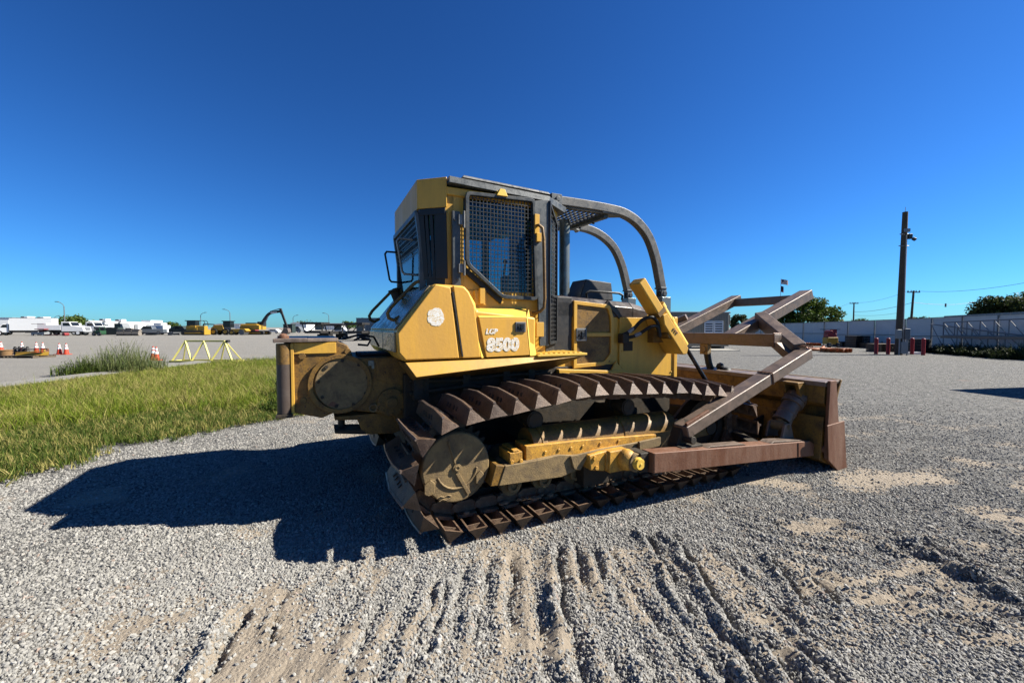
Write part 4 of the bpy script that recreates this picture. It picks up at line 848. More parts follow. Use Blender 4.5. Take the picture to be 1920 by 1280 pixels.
# grids
def grid(mb, o, u, v, nu, nv, r, poly=None):
    """welded grid in the plane o + a*u + b*v, clipped to the polygon (a, b in 0..1)"""
    o = Vector(o); u = Vector(u); v = Vector(v); n_ = u.cross(v).normalized()
    def clip(fixed, along):
        if poly is None: return (0, 1)
        xs = []
        for i in range(len(poly)):
            (a1, b1), (a2, b2) = poly[i], poly[(i + 1) % len(poly)]
            if along == 'b': f1, f2, g1, g2 = a1, a2, b1, b2
            else: f1, f2, g1, g2 = b1, b2, a1, a2
            if (f1 - fixed) * (f2 - fixed) < 0: xs.append(g1 + (g2 - g1) * (fixed - f1) / (f2 - f1))
        return (min(xs), max(xs)) if len(xs) > 1 else None
    for i in range(1, nu):
        c = clip(i / nu, 'b')
        if c: mb.beam(o + u * i / nu + v * c[0], o + u * i / nu + v * c[1], r, r * .6, n_)
    for j in range(1, nv):
        c = clip(j / nv, 'a')
        if c: mb.beam(o + v * j / nv + u * c[0], o + v * j / nv + u * c[1], r, r * .6, n_)
def frame_poly(mb, pts, y0, y1, w):
    """flat frame: polygon (x,z) at y0..y1 with a hole inset by w"""
    n = len(pts); ar = sum(pts[i][0] * pts[(i + 1) % n][1] - pts[(i + 1) % n][0] * pts[i][1] for i in range(n)); s_ = 1 if ar > 0 else -1; inn = []
    for i in range(n):
        p0, p1, p2 = Vector(pts[i - 1]), Vector(pts[i]), Vector(pts[(i + 1) % n]); d1 = (p1 - p0).normalized(); d2 = (p2 - p1).normalized()
        n1 = Vector((-d1.y, d1.x)) * s_; n2 = Vector((-d2.y, d2.x)) * s_; b_ = (n1 + n2).normalized(); inn.append(p1 + b_ * w / max(.3, b_.dot(n1)))
    vs = [(p[0], y0, p[1]) for p in pts] + [(p.x, y0, p.y) for p in inn] + [(p[0], y1, p[1]) for p in pts] + [(p.x, y1, p.y) for p in inn]; f = []
    for i in range(n):
        j = (i + 1) % n; f += [(i, j, n + j, n + i), (2 * n + i, 3 * n + i, 3 * n + j, 2 * n + j), (i, 2 * n + i, 2 * n + j, j), (n + i, n + j, 3 * n + j, 3 * n + i)]
    mb.add(vs, f); return inn
def chamf(pts, r=.05, skip=()):
    out = []; n = len(pts)
    for i in range(n):
        p0, p1, p2 = Vector(pts[i - 1]), Vector(pts[i]), Vector(pts[(i + 1) % n])
        if i in skip: out.append(tuple(p1)); continue
        a_ = p1 + (p0 - p1).normalized() * r; b_ = p1 + (p2 - p1).normalized() * r
        for t in (0, .5, 1): q = a_ * (1 - t) ** 2 + p1 * 2 * t * (1 - t) + b_ * t * t; out.append((q.x, q.y))
    return out
dp_ = chamf([(.515, 2.99), (.515, 2.30), (.895, 1.985), (1.305, 1.975), (1.27, 3.02)], .05)
sp = MB(); inn = frame_poly(sp, dp_, -.885, -.845, .034); dg_ = part('door_guard', sp, M['guard'], .004)
x0, x1, z0, z1 = .515, 1.305, 1.975, 3.02
pol = [((p.x - x0) / (x1 - x0), (p.y - z0) / (z1 - z0)) for p in inn]
sp = MB(); grid(sp, (x0, -.865, z0), (x1 - x0, 0, 0), (0, 0, z1 - z0), 21, 26, .0065, pol); part('wire_mesh', sp, M['mesh'], 0, parent=dg_)
for (hx, hz, l) in ((.49, 2.72, .16), (.49, 2.26, .14)): sp = MB(); sp.cyl((hx + .01, -.875, hz - l / 2), (hx + .01, -.875, hz + l / 2), .012, 8); sp.box(hx - .04, hx + .02, -.87, -.80, hz - l * .3, hz + l * .3); part('hinge', sp, M['sweep'], .002, parent=dg_)
sp = MB(); sp.box(.84, .93, -.875, -.80, 3.03, 3.045); sp.hexa([(.83, -.90, 2.99), (.95, -.90, 2.99), (.95, -.84, 2.99), (.83, -.84, 2.99), (.87, -.895, 3.06), (.92, -.895, 3.06), (.92, -.84, 3.06), (.87, -.84, 3.06)]); part('guard_bracket', sp, M['yellow_bright'], .004)
sp = MB(); sp.box(.395, .475, -.845, -.80, 2.08, 2.80); bolts(sp, [(.42, -.845, 2.72), (.44, -.845, 2.16)], (0, -1, 0), .016, .01); part('hinge_bar', sp, M['guard'], .006)
# dark shield edge below the slanted side of the door guard
sp = MB(); sp.hexa([(.50, -.84, 2.24), (.90, -.84, 1.93), (.90, -.80, 1.93), (.50, -.80, 2.24), (.50, -.84, 2.30), (.92, -.84, 1.99), (.92, -.80, 1.99), (.50, -.80, 2.30)]); part('door_edge', sp, M['black'], .004)
sp = MB(); sp.sphere((.46, -.83, 2.06), .03, 8, 1, .6, 1.6); sp.box(.62, .74, -.84, -.80, 1.92, 2.06); sp.box(.665, .715, -.87, -.8, 1.93, 2.08); part('door_stop', sp, M['yellow'], .006)
# guard of the front corner
sp = MB(); sp.hexa([(1.33, -.875, 1.50), (1.44, -.875, 1.50), (1.44, -.85, 1.50), (1.33, -.85, 1.50), (1.265, -.875, 3.0), (1.43, -.875, 3.03), (1.43, -.85, 3.03), (1.265, -.85, 3.0)]); cg = part('corner_guard', sp, M['guard'], .004)
a0, a1 = Vector((1.445, -.87, 0)), Vector((1.70, -.60, 0))
sp = MB(); 
for (p, q) in (((a0.x, a0.y, 1.53), (a1.x, a1.y, 1.53)), ((a0.x, a0.y, 3.0), (a1.x, a1.y, 2.86)), ((a0.x, a0.y, 1.53), (a0.x, a0.y, 3.02)), ((a1.x, a1.y, 1.53), (a1.x + .0, a1.y, 2.88))): sp.beam(p, q, .03, .03, (a1 - a0).cross(Vector((0, 0, 1))))
grid(sp, (a0.x, a0.y, 1.53), a1 - a0, (0, 0, 1.42), 5, 30, .008); part('wire_mesh', sp, M['mesh'], 0, parent=cg)
sp = MB(); sp.box(1.255, 1.31, -.90, -.84, 2.66, 2.86); sp.box(1.275, 1.33, -.905, -.86, 2.58, 2.67); part('hinge', sp, M['yellow'], .004)
sp = MB(); sp.box(1.27, 1.36, -.91, -.84, 1.60, 1.75); part('hinge', sp, M['yellow'], .004)
sp = MB(); sp.tube([(1.26, -.86, 2.74), (1.285, -.93, 2.74), (1.315, -.95, 2.71), (1.33, -.95, 2.60), (1.345, -.95, 2.0), (1.335, -.95, 1.90), (1.30, -.935, 1.86), (1.25, -.86, 1.85)], .0165, 10); part('handrail', sp, M['yellow_dirty_shade'], 0, smooth=True)
# rear window guard, slatted quarter guard and handles
sp = MB(); g0 = Vector((.105, -.61, 2.80)); gu = Vector((0, 1.21, 0)); gv = Vector((.085, 0, -.70))
for p, q in ((g0, g0 + gu), (g0 + gv, g0 + gu + gv), (g0, g0 + gv), (g0 + gu, g0 + gu + gv)): sp.beam(p, q, .05, .03, (1, 0, 0))
rg = part('rear_guard', sp, M['guard'], .004)
sp = MB(); grid(sp, g0, gu, gv, 22, 14, .010); part('wire_mesh', sp, M['mesh'], 0, parent=rg)
for y in (-.33, .47):
    sp = MB(); x_ = -.0; sp.tube([(.13, y, 2.60), (x_ - .01, y, 2.60), (x_ - .03, y, 2.57), (x_ + .02, y, 2.27), (x_ + .04, y, 2.245), (.16, y, 2.24)], .012, 8); part('handle', sp, M['sweep'] if y < 0 else M['rubber'], 0, smooth=True)
sp = MB()
qa, qb = Vector((.14, -.63, 0)), Vector((.345, -.795, 0)); dq = (qb - qa)
sp.beam((qa.x, qa.y, 2.80), (qb.x, qb.y, 2.80), .04, .06); sp.hexa([(.20, -.655, 2.07), (.345, -.80, 2.07), (.345, -.78, 2.07), (.20, -.635, 2.07), (.185, -.65, 2.19), (.345, -.80, 2.19), (.345, -.78, 2.19), (.185, -.63, 2.19)])
for t, w_ in ((.05, .05), (.25, .03), (.44, .03), (.80, .12)): a_ = qa + dq * t; sp.beam((a_.x + .05 * (1 - t), a_.y, 2.16), (a_.x, a_.y, 2.80), .03, w_, (dq.x, dq.y, 0))
part('quarter_guard', sp, M['mesh'], .003)
# antenna-less front roof lamp bracket; brush sweeps
def bez(pts, n=8):
    out = []
    for i in range(len(pts) - 1):
        p0 = Vector(pts[max(i - 1, 0)]); p1 = Vector(pts[i]); p2 = Vector(pts[i + 1]); p3 = Vector(pts[min(i + 2, len(pts) - 1)])
        for k in range(n): t = k / n; out.append(0.5 * ((2 * p1) + (p2 - p0) * t + (2 * p0 - 5 * p1 + 4 * p2 - p3) * t * t + (3 * p1 - p0 - 3 * p2 + p3) * t ** 3))
    out.append(Vector(pts[-1])); return out
def sweep(y, dx, dz):
    pts = [(1.74, y, 3.165), (2.12, y, 3.17), (2.50, y, 3.165), (2.75, y, 3.14), (2.97, y, 3.05), (3.16, y, 2.88), (3.29, y, 2.62), (3.375, y, 2.32), (3.40, y, 2.22)]
    pts = [(x + dx * (x - 1.74) / 1.66, y_, z + dz * (x - 1.74) / 1.66) for x, y_, z in pts]; e = Vector(pts[-1])
    m_ = MB(); m_.tube(bez(pts, 5), 0, square=(.095, .105)); so_ = part('brush_sweep', m_, M['sweep'], .012)
    m_ = MB(); m_.box(e.x - .06, e.x + .045, y - .06, y + .06, e.z - .01, e.z + .012); m_.box(e.x - .04, e.x + .05, y - .05, y - .035, e.z - .13, e.z); m_.box(e.x - .04, e.x + .05, y + .035, y + .05, e.z - .13, e.z); m_.cyl((e.x + .02, y - .06, e.z - .07), (e.x + .02, y + .06, e.z - .07), .035, 14); part('sweep_foot', m_, M['guard'], .004, parent=so_)
    m_ = MB(); m_.box(e.x - .06, e.x + .10, y - .08, y + .08, 1.85, e.z - .12); bolts(m_, [(e.x + .10, y - .04, e.z - .16 - .05 * k) for k in range(4)], (1, 0, 0), .012, .01); part('sweep_mount', m_, M['exhaust'], .006, parent=so_)
    m_ = MB(); m_.box(1.66, 1.80, y - .06, y + .06, 3.10, 3.23); m_.cyl((1.74, y - .08, 3.17), (1.74, y + .08, 3.17), .03, 12); part('sweep_clamp', m_, M['guard'], .006, parent=so_)
sweep(-.50, .02, .0); sweep(.50, .33, .06)
m_ = MB(); m_.prism_z([(1.80, -.52), (2.28, -.50), (2.62, -.50), (2.62, -.44), (2.36, -.40), (2.10, -.10), (2.10, .45), (1.80, .52)], 3.115, 3.128)
m_ = MB(); grid(m_, (1.82, -.50, 3.12), (.62, 0, 0), (0, 1.0, 0), 9, 12, .022); 
for p, q in (((1.82, -.5, 3.12), (1.82, .5, 3.12)), ((2.46, -.48, 3.12), (2.46, .5, 3.12)), ((1.82, -.5, 3.12), (2.46, -.5, 3.12)), ((1.82, .5, 3.12), (2.46, .5, 3.12))): m_.beam(p, q, .04, .03)
hg = part('expanded_mesh', m_, M['guard'], .0)
m_ = MB(); m_.beam((2.50, -.48, 3.10), (2.50, .50, 3.13), .06, .09); bolts(m_, [(2.48, -.25, 3.055), (2.48, .05, 3.06)], (-.3, 0, -1), .02, .02); m_.hexa([(2.40, -.54, 3.10), (2.80, -.54, 3.10), (2.78, -.46, 3.10), (2.50, -.30, 3.10), (2.40, -.54, 3.125), (2.80, -.54, 3.125), (2.78, -.46, 3.125), (2.50, -.30, 3.125)]); part('cross_bar', m_, M['guard'], .006)
m_ = MB(); m_.beam((2.56, .30, 3.10), (2.72, .46, 3.13), .06, .02); m_.cyl((2.72, .44, 3.13), (2.72, .50, 3.13), .03, 12); part('sweep_lug', m_, M['sweep'], .004)
# exhaust and pre-cleaner
m_ = MB(); m_.cyl((2.20, .0, 2.02), (2.20, .0, 3.11), .070, 28); m_.ring((2.20, .0, 2.98), (2.20, .0, 3.0), .066, .058, 28); part('exhaust_pipe', m_, M['exhaust'], 0, smooth=True)
m_ = MB(); m_.hexa([(2.30, -.20, 2.06), (2.86, -.20, 2.06), (2.86, .16, 2.06), (2.30, .16, 2.06), (2.42, -.18, 2.33), (2.84, -.18, 2.30), (2.84, .14, 2.30), (2.42, .14, 2.33)]); part('intake_box', m_, M['black'], .012)
m_ = MB(); m_.tube([(2.26, -.42, 2.05), (2.24, -.44, 2.12), (2.28, -.45, 2.145), (2.74, -.45, 2.135), (2.80, -.45, 2.11), (2.80, -.44, 2.05)], .015, 8); part('handle', m_, M['rubber'], 0, smooth=True)

# ---- engine hood
m_ = MB(); m_.prism_y([(1.72, 1.24), (3.56, 1.02), (3.56, 1.84), (1.72, 1.84)], -.585, .585); eng = part('engine_cover', m_, M['yellow'], .01)
hp_ = []
m_ = MB()
for (x, dz) in ((1.72, 0), (2.84, -.06), (3.44, -.19)): hp_.append((x, dz))
def hs_(x, dz): return [(x, -.60, 1.82), (x, -.60, 2.0 + dz), (x, -.52, 2.075 + dz), (x, -.30, 2.095 + dz), (x, .30, 2.095 + dz), (x, .52, 2.075 + dz), (x, .60, 2.0 + dz), (x, .60, 1.82)]
r0 = hs_(*hp_[0]); r1 = hs_(*hp_[1]); r2 = hs_(hp_[1][0] + .004, hp_[1][1]); r3 = hs_(*hp_[2])
m_.add(r0 + r1, [tuple(range(8)), tuple(range(15, 7, -1))] + [(i, (i + 1) % 8, (i + 1) % 8 + 8, i + 8) for i in range(8)]); part('hood', m_, M['hood'], .01, smooth=True)
m_ = MB(); m_.add(r2 + r3, [tuple(range(8)), tuple(range(15, 7, -1))] + [(i, (i + 1) % 8, (i + 1) % 8 + 8, i + 8) for i in range(8)]); part('hood', m_, M['hood2'], .01, smooth=True)
m_ = MB(); m_.box(1.60, 1.92, -.60, .60, 1.30, 2.05); part('cowl', m_, M['black'], .012)
m_ = MB(); inn = frame_poly(m_, chamf([(1.93, 2.01), (1.93, 1.215), (2.40, 1.235), (2.52, 1.36), (2.52, 1.80), (2.46, 1.97)], .04, (0, 1)), -.625, -.585, .045); m_.box(1.96, 2.48, -.622, -.59, 1.585, 1.63); ed = part('engine_door', m_, M['yellow'], .005)
m_ = MB(); m_.prism_y([(1.95, 1.25), (2.48, 1.27), (2.48, 1.58), (1.95, 1.58)], -.603, -.59); part('door_panel', m_, M['yellow_dirty_shade'], .003, parent=ed)  # both panels darker than the door frame, partial shade painted in
m_ = MB(); m_.prism_y([(1.95, 1.64), (2.48, 1.64), (2.44, 1.94), (1.95, 1.97)], -.603, -.59); part('door_panel', m_, M['yellow_dirty_shade'], .003, parent=ed)
m_ = MB(); m_.prism_y([(2.44, 2.03), (2.62, 1.84), (2.62, 1.80), (2.40, 1.99)], -.615, -.585); part('hood_edge', m_, M['hood'], .004)
latch(2.03, 1.61, -.627, .15, .15)
m_ = MB(); m_.box(2.62, 3.54, -.612, -.585, 1.05, 1.82); bolts(m_, [(2.66, -.612, z) for z in (1.75, 1.6, 1.4, 1.2)] + [(3.5, -.612, z) for z in (1.75, 1.4, 1.1)], (0, -1, 0), .012, .01); part('radiator_panel', m_, M['yellow'], .004)
m_ = MB(); m_.box(2.68, 2.83, -.618, -.61, 1.40, 1.52); part('recess', m_, M['grime_shade'], .003)
m_ = MB(); m_.box(3.535, 3.60, -.63, .63, .95, 1.835); part('front_guard', m_, M['yellow'], .012)
m_ = MB(); m_.prism_y([(1.70, 1.22), (2.60, 1.16), (2.60, 1.06), (1.72, 1.10)], -.66, -.60); part('frame_rail', m_, M['yellow'], .006)
m_ = MB(); m_.prism_y([(2.55, 1.28), (2.78, 1.02), (2.38, 1.02)], -.635, -.61); part('gusset', m_, M['yellow'], .004)
# hoses to the lift cylinder
m_ = MB(); m_.tube(bez([(2.62, -.66, 1.60), (2.72, -.72, 1.66), (2.80, -.80, 1.78), (2.90, -.86, 1.82), (3.0, -.86, 1.75), (3.06, -.84, 1.60)]), .022, 10); m_.tube(bez([(2.66, -.66, 1.56), (2.78, -.74, 1.60), (2.90, -.84, 1.70), (2.99, -.86, 1.70), (3.05, -.85, 1.58)]), .022, 10); part('hose', m_, M['rubber'], 0, smooth=True)
m_ = MB(); m_.cyl((2.68, -.70, 1.635), (2.745, -.735, 1.69), .026, 10); m_.cyl((2.76, -.73, 1.592), (2.82, -.77, 1.625), .026, 10); part('hose_fitting', m_, M['galv'], 0, smooth=True)
m_ = MB(); m_.box(2.60, 2.70, -.70, -.60, 1.50, 1.62); part('valve_block', m_, M['grime_shade'], .01)
# lift cylinder with its guard
top = Vector((2.72, -.80, 2.235)); low = Vector((3.47, -.80, 1.36)); ax = (low - top).normalized(); side_ = Vector((ax.z, 0, -ax.x))  # in the xz plane
if side_.x < 0: side_ = -side_
def obox(mb, s0, s1, t0, t1, y0, y1, cut=0):
    def P(s, t, y): q = top + ax * s + side_ * t; return (q.x, y, q.z)
    return mb.hexa([P(s0, t0, y0), P(s1 + 0, t0, y0), P(s1, t1, y0), P(s0, t1, y0), P(s0, t0, y1), P(s1, t0, y1), P(s1, t1, y1), P(s0, t1, y1)])
m_ = MB(); obox(m_, -.02, .46, -.055, .065, -.90, -.70); lg = part('cylinder_guard', m_, M['yellow'], .02, seg=3)
m_ = MB(); obox(m_, .44, .50, -.065, .075, -.905, -.735); part('guard_clamp', m_, M['yellow_dirty_shade'], .004, parent=lg)
m_ = MB(); 
def P(s, t, y): q = top + ax * s + side_ * t; return (q.x, y, q.z)
pts = [(.50, -.02), (.60, -.075), (1.10, -.075), (1.14, -.02), (1.10, .05), (.52, .05)]
m_.add([P(s, t, -.92) for s, t in pts] + [P(s, t, -.62) for s, t in pts], [tuple(range(6)), tuple(range(11, 5, -1))] + [((i + 1) % 6, i, i + 6, (i + 1) % 6 + 6) for i in range(6)]); yk = part('trunnion_box', m_, M['yellow'], .012)
bolts_mb = MB(); 
for k in range(3): q = P(.74 + .035 * k, .0 + .006 * k, -.92); bolts_mb.cyl(q, (q[0], q[1] - .01, q[2]), .014, 8)
part('bolt', bolts_mb, M['rust_red'], 0, parent=yk)
m_ = MB(); q0, q1 = Vector(P(.42, .10, -.82)), Vector(P(1.10, .10, -.82)); m_.cyl(q0, q1, .052, 24); m_.cyl(q0 + (q1 - q0) * .35, q0 + (q1 - q0) * .42, .062, 24); m_.cyl(q0, q0 + (q1 - q0) * .1, .06, 24); m_.cyl(q1 - (q1 - q0) * .06, q1, .045, 24); part('lift_cylinder', m_, M['yellow_bright'], .004)
m_ = MB(); m_.cyl(q1, q1 + (q1 - q0).normalized() * .62, .026, 18); part('cylinder_rod', m_, M['chrome'], 0, smooth=True)
m_ = MB(); m_.cyl((q0.x, .82, q0.z), (q1.x, .82, q1.z), .055, 20); m_.cyl((q1.x, .82, q1.z), (q1.x + .4, .82, q1.z - .45), .026, 14); part('lift_cylinder', m_, M['yellow_bright'], 0, smooth=True)
m_ = MB(); m_.cyl((3.2, -.9, 1.62), (3.2, -.6, 1.62), .07, 18); m_.cyl((3.2, .6, 1.62), (3.2, .9, 1.62), .07, 18); m_.box(3.08, 3.34, -.72, -.6, 1.5, 1.75); part('trunnion', m_, M['yellow_dirty_shade'], .004)

# ---- push arms, blade
m_ = MB(); m_.hexa([(1.96, -1.85, .365), (4.52, -1.85, .175), (4.52, -1.70, .175), (1.96, -1.70, .365), (1.96, -1.85, .555), (4.40, -1.85, .365), (4.40, -1.70, .365), (1.96, -1.70, .555)]); pa = part('push_arm', m_, M['rust_red'], .008)
m_ = MB(); m_.hexa([(2.7, -1.83, .498), (3.3, -1.83, .452), (3.3, -1.72, .452), (2.7, -1.72, .498), (2.75, -1.83, .512), (3.25, -1.83, .474), (3.25, -1.72, .474), (2.75, -1.72, .512)]); part('wear_strip', m_, M['rust_arm'], .003, parent=pa)
m_ = MB(); m_.hexa([(3.7, -1.84, .42), (4.3, -1.84, .372), (4.3, -1.71, .372), (3.7, -1.71, .42), (3.75, -1.84, .44), (4.25, -1.84, .392), (4.25, -1.71, .392), (3.75, -1.71, .44)]); part('wear_strip', m_, M['rust_arm'], .003, parent=pa)
m_ = MB(); m_.box(1.86, 1.96, -1.80, -1.62, .37, .55); part('arm_end', m_, M['grime_shade'], .01, parent=pa)
m_ = MB(); m_.prism_y([(4.50, .18), (4.40, .365), (4.47, .35), (4.62, .26), (4.62, .18)], -1.83, -1.72); m_.cyl((4.60, -1.92, .26), (4.60, -1.64, .26), .045, 14); m_.cyl((4.60, -1.95, .26), (4.60, -1.92, .26), .03, 8); part('blade_pin', m_, M['rust_red'], .004, parent=pa)
# trunnion on the track frame
m_ = MB(); m_.prism_y([(1.42, .54), (1.44, .40), (1.60, .37), (1.60, .40), (1.80, .38), (1.80, .53), (1.62, .56)], -1.62, -1.30); tb = part('trunnion_bracket', m_, M['yellow_worn'], .012)
m_ = MB(); bolts(m_, [(1.48, -1.62, .51), (1.50, -1.62, .42), (1.70, -1.62, .51)], (0, -1, 0), .022, .015); m_.box(1.60, 1.64, -1.64, -1.62, .39, .54); part('bolt', m_, M['yellow_worn'], .002, parent=tb)
m_ = MB(); m_.box(1.62, 1.84, -1.66, -1.5, .36, .56); m_.sphere((1.80, -1.68, .47), .095, 18, 1, 1, 1.05); part('trunnion_ball', m_, M['yellow_worn'], .01, smooth=True, parent=tb)
m_ = MB(); m_.ring((1.84, -1.70, .46), (1.84, -1.78, .46), .085, .05, 22); part('trunnion_ring', m_, M['yellow_mud'], .006, parent=tb)
m_ = MB(); m_.cyl((1.84, -1.70, .46), (1.84, -1.80, .46), .058, 20); m_.cyl((1.84, -1.80, .46), (1.84, -1.825, .46), .05, 20); m_.cyl((1.84, -1.825, .46), (1.84, -1.832, .46), .012, 10); part('trunnion_pin', m_, M['yellow_bright'], .004, parent=tb)
m_ = MB(); m_.box(1.45, 1.75, -1.50, -1.30, .20, .40); part('trunnion_foot', m_, M['grime_shade'], .01, parent=tb)  # blackened to paint in the shadow below the bracket
m_ = MB(); m_.hexa([(1.96, 1.70, .365), (4.52, 1.70, .175), (4.52, 1.85, .175), (1.96, 1.85, .365), (1.96, 1.70, .555), (4.40, 1.70, .365), (4.40, 1.85, .365), (1.96, 1.85, .555)]); part('push_arm', m_, M['rust_red'], .008)
m_ = MB(); m_.box(1.5, 1.9, 1.3, 1.75, .3, .52); part('trunnion_bracket', m_, M['yellow'], .012)
# blade: curved mouldboard with box back
bl = MB(); prof = []
for k in range(11): t = k / 10; prof.append((4.90 + .14 * (2 * t - 1) ** 2 - .0, .05 + 1.02 * t))
back = [(x - .035, z) for x, z in prof]
bl.prism_y([(x, z) for x, z in prof] + back[::-1], -1.93, 1.93); blade = part('blade', bl, M['yellow_dirty_shade'], .006); blade.location = (-.13, 0, 0)
m_ = MB(); m_.prism_y([(4.70, 1.00), (4.70, 1.055), (5.05, 1.065), (5.05, 1.035), (4.80, 1.02)], -1.918, 1.918); part('top_rail', m_, M['rust_arm'], .006, parent=blade)
m_ = MB(); m_.prism_y([(4.66, .14), (4.86, .05), (4.90, .60), (4.72, .64)], -1.90, 1.90); part('blade_back', m_, M['yellow_dirty_shade'], .008, parent=blade)
m_ = MB(); m_.prism_y([(4.72, .80), (4.80, .74), (4.86, .80), (4.86, 1.0), (4.72, 1.0)], -1.90, 1.90); part('blade_stiffener', m_, M['yellow_dirty_shade'], .006, parent=blade)
m_ = MB(); m_.prism_y([(4.73, 1.07), (4.86, 1.075), (4.93, .58), (4.99, .56), (5.08, .0), (4.88, .02), (4.70, .16), (4.70, .5)], -1.955, -1.92); part('end_plate', m_, M['rust_red'], .006, parent=blade)
m_ = MB(); m_.prism_y([(4.66, .56), (5.02, .58), (5.10, .0), (4.90, .0), (4.70, .15)], -1.972, -1.955); part('end_bit', m_, M['rust_red'], .006, parent=blade)
m_ = MB(); m_.prism_y([(4.73, 1.07), (4.86, 1.075), (4.93, .58), (5.08, .0), (4.88, .02), (4.70, .16)], 1.935, 1.985); part('end_plate', m_, M['rust_red'], .006, parent=blade)
m_ = MB(); m_.prism_y([(4.98, .20), (5.03, .22), (5.16, -.01), (5.12, -.02)], -1.96, 1.96); part('cutting_edge', m_, M['rust_arm'], .004, parent=blade)
for y in (-1.35, -.6, .6, 1.35):
    m_ = MB(); m_.prism_y([(4.55, .16), (4.74, .14), (4.74, .62), (4.64, .6)], y - .02, y + .02); part('back_lug', m_, M['yellow_dirty_shade'], .005, parent=blade)
m_ = MB(); m_.prism_y([(4.55, 1.02), (4.80, 1.03), (4.80, .84), (4.62, .84)], -1.70, -1.66); m_.prism_y([(4.55, 1.02), (4.80, 1.03), (4.80, .84), (4.62, .84)], -1.54, -1.50); m_.box(4.55, 4.8, -1.70, -1.50, 1.0, 1.03); part('cylinder_lug', m_, M['yellow_dirty_shade'], .006, parent=blade)
# tilt cylinder
c0, c1 = Vector((4.22, -1.60, .50)), Vector((4.60, -1.60, .86)); d_ = (c1 - c0).normalized()
m_ = MB(); m_.cyl(c0 + d_ * .08, c1 - d_ * .08, .098, 26); m_.cyl(c0 + d_ * .08, c0 + d_ * .13, .105, 26); m_.cyl(c0 + d_ * .21, c0 + d_ * .24, .104, 26); tc_ = part('tilt_cylinder', m_, M['rust_arm'], .004)
m_ = MB(); m_.cyl(c1 - d_ * .10, c1 - d_ * .03, .128, 8); m_.cyl(c1 - d_ * .17, c1 - d_ * .11, .12, 20)
for k in range(8):
    u_ = Vector((0, 1, 0)); w_ = d_.cross(u_); q = c1 + (u_ * math.cos(k * .785) + w_ * math.sin(k * .785)) * .105; m_.cyl(q - d_ * .03, q - d_ * .005, .013, 6)
part('gland', m_, M['rust_arm'], .003, parent=tc_)
m_ = MB(); m_.cyl(c1 - d_ * .03, c1 + d_ * .14, .035, 16); part('cylinder_rod', m_, M['exhaust'], 0, smooth=True, parent=tc_)
m_ = MB(); m_.cyl(c0 + Vector((0, -.09, .02)), c0 + Vector((0, .09, .02)), .055, 20); m_.cyl(c0 + Vector((0, -.12, .02)), c0 + Vector((0, -.09, .02)), .035, 14); m_.cyl(c0, c0 + d_ * .12, .06, 18); part('clevis', m_, M['yellow_mud'], .004, parent=tc_)
m_ = MB(); m_.prism_y([(4.10, .38), (4.34, .36), (4.27, .56), (4.16, .56)], -1.72, -1.69); m_.prism_y([(4.10, .38), (4.34, .36), (4.27, .56), (4.16, .56)], -1.54, -1.51); part('clevis_lug', m_, M['rust_arm'], .006, parent=tc_)
m_ = MB(); m_.cyl((4.30, -1.52, .40), (4.66, -1.50, .72), .022, 10); part('brace_rod', m_, M['yellow_mud'], 0, smooth=True, parent=tc_)
m_ = MB(); m_.prism_y([(3.5, .30), (4.65, .22), (4.65, .55), (4.2, .42), (3.5, .46)], -1.2, -1.16); m_.prism_y([(3.6, .40), (4.6, .40), (4.6, .80), (4.0, .74)], -.55, -.50); part('blade_brace', m_, M['grime_shade'], .01)
m_ = MB(); m_.beam((3.6, -1.7, .35), (4.6, .0, .35), .12, .16); m_.beam((3.6, 1.7, .35), (4.6, .0, .35), .12, .16); part('diagonal_brace', m_, M['grime_shade'], .01)

# ---- brown steel tree-pusher frame over the blade
def steel(name, a_, b_, w, h, up, parent, mat='rust_arm', bev=.012): m_ = MB(); m_.beam(a_, b_, w, h, up); return part(name, m_, M[mat], bev, parent=parent, seg=3)
m_ = MB(); low_ = Vector((2.50, -1.68, .655)); hi_ = Vector((4.74, -1.60, 1.375)); m_.beam(low_, hi_, .17, .125, (0, 0, 1)); fr_ = part('pusher_arm', m_, M['rust_arm'], .014, seg=3)
m_ = MB(); m_.prism_y([(2.42, .52), (2.56, .49), (2.66, .62), (2.62, .76), (2.50, .72)], -1.70, -1.58); m_.cyl((2.545, -1.80, .585), (2.545, -1.56, .585), .04, 16); m_.box(2.40, 2.70, -1.78, -1.60, .50, .53); part('arm_pivot', m_, M['grime_shade'], .008, parent=fr_)
m_ = MB(); q = low_ + (hi_ - low_) * .02; m_.beam(Vector((2.50, -1.74, .735)), Vector((2.83, -1.73, .84)), .03, .03); part('weld_bar', m_, M['rust_red'], .004, parent=fr_)
m_ = MB(); m_.beam((2.50, 1.68, .655), (4.74, 1.60, 1.375), .17, .125, (0, 0, 1)); part('pusher_arm', m_, M['rust_arm'], .014, seg=3)
for s_ in (-1, 1):
    A_ = Vector((4.74, s_ * 1.53, 1.40)); Bj = Vector((5.28, s_ * .66, 1.84))
    steel('pusher_strut', A_, Bj, .20, .15, (1, 0, 0.4), None)
    Ct = Vector((6.55, s_ * .62, 2.24)); Cl = Vector((4.66, s_ * .62, 1.535)); d_ = (Cl - Ct).normalized()
    steel('pusher_boom', Cl, Ct, .20, .155, (0, 0, 1), None)
    m_ = MB(); m_.prism_x([(s_ * 1.20, 1.50), (s_ * 1.34, 1.50), (s_ * 1.58, 1.30), (s_ * 1.50, 1.25)], 4.58, 4.70); part('gusset', m_, M['rust_arm'], .004)
    m_ = MB(); m_.prism_y([(5.55, 1.80), (5.75, 1.93), (5.40, 1.70)], s_ * .66 - .01, s_ * .66 + .01); part('gusset', m_, M['rust_arm'], .003)
steel('cross_beam', (4.66, -1.31, 1.525), (4.66, 1.31, 1.525), .16, .17, (0, 0, 1), None)
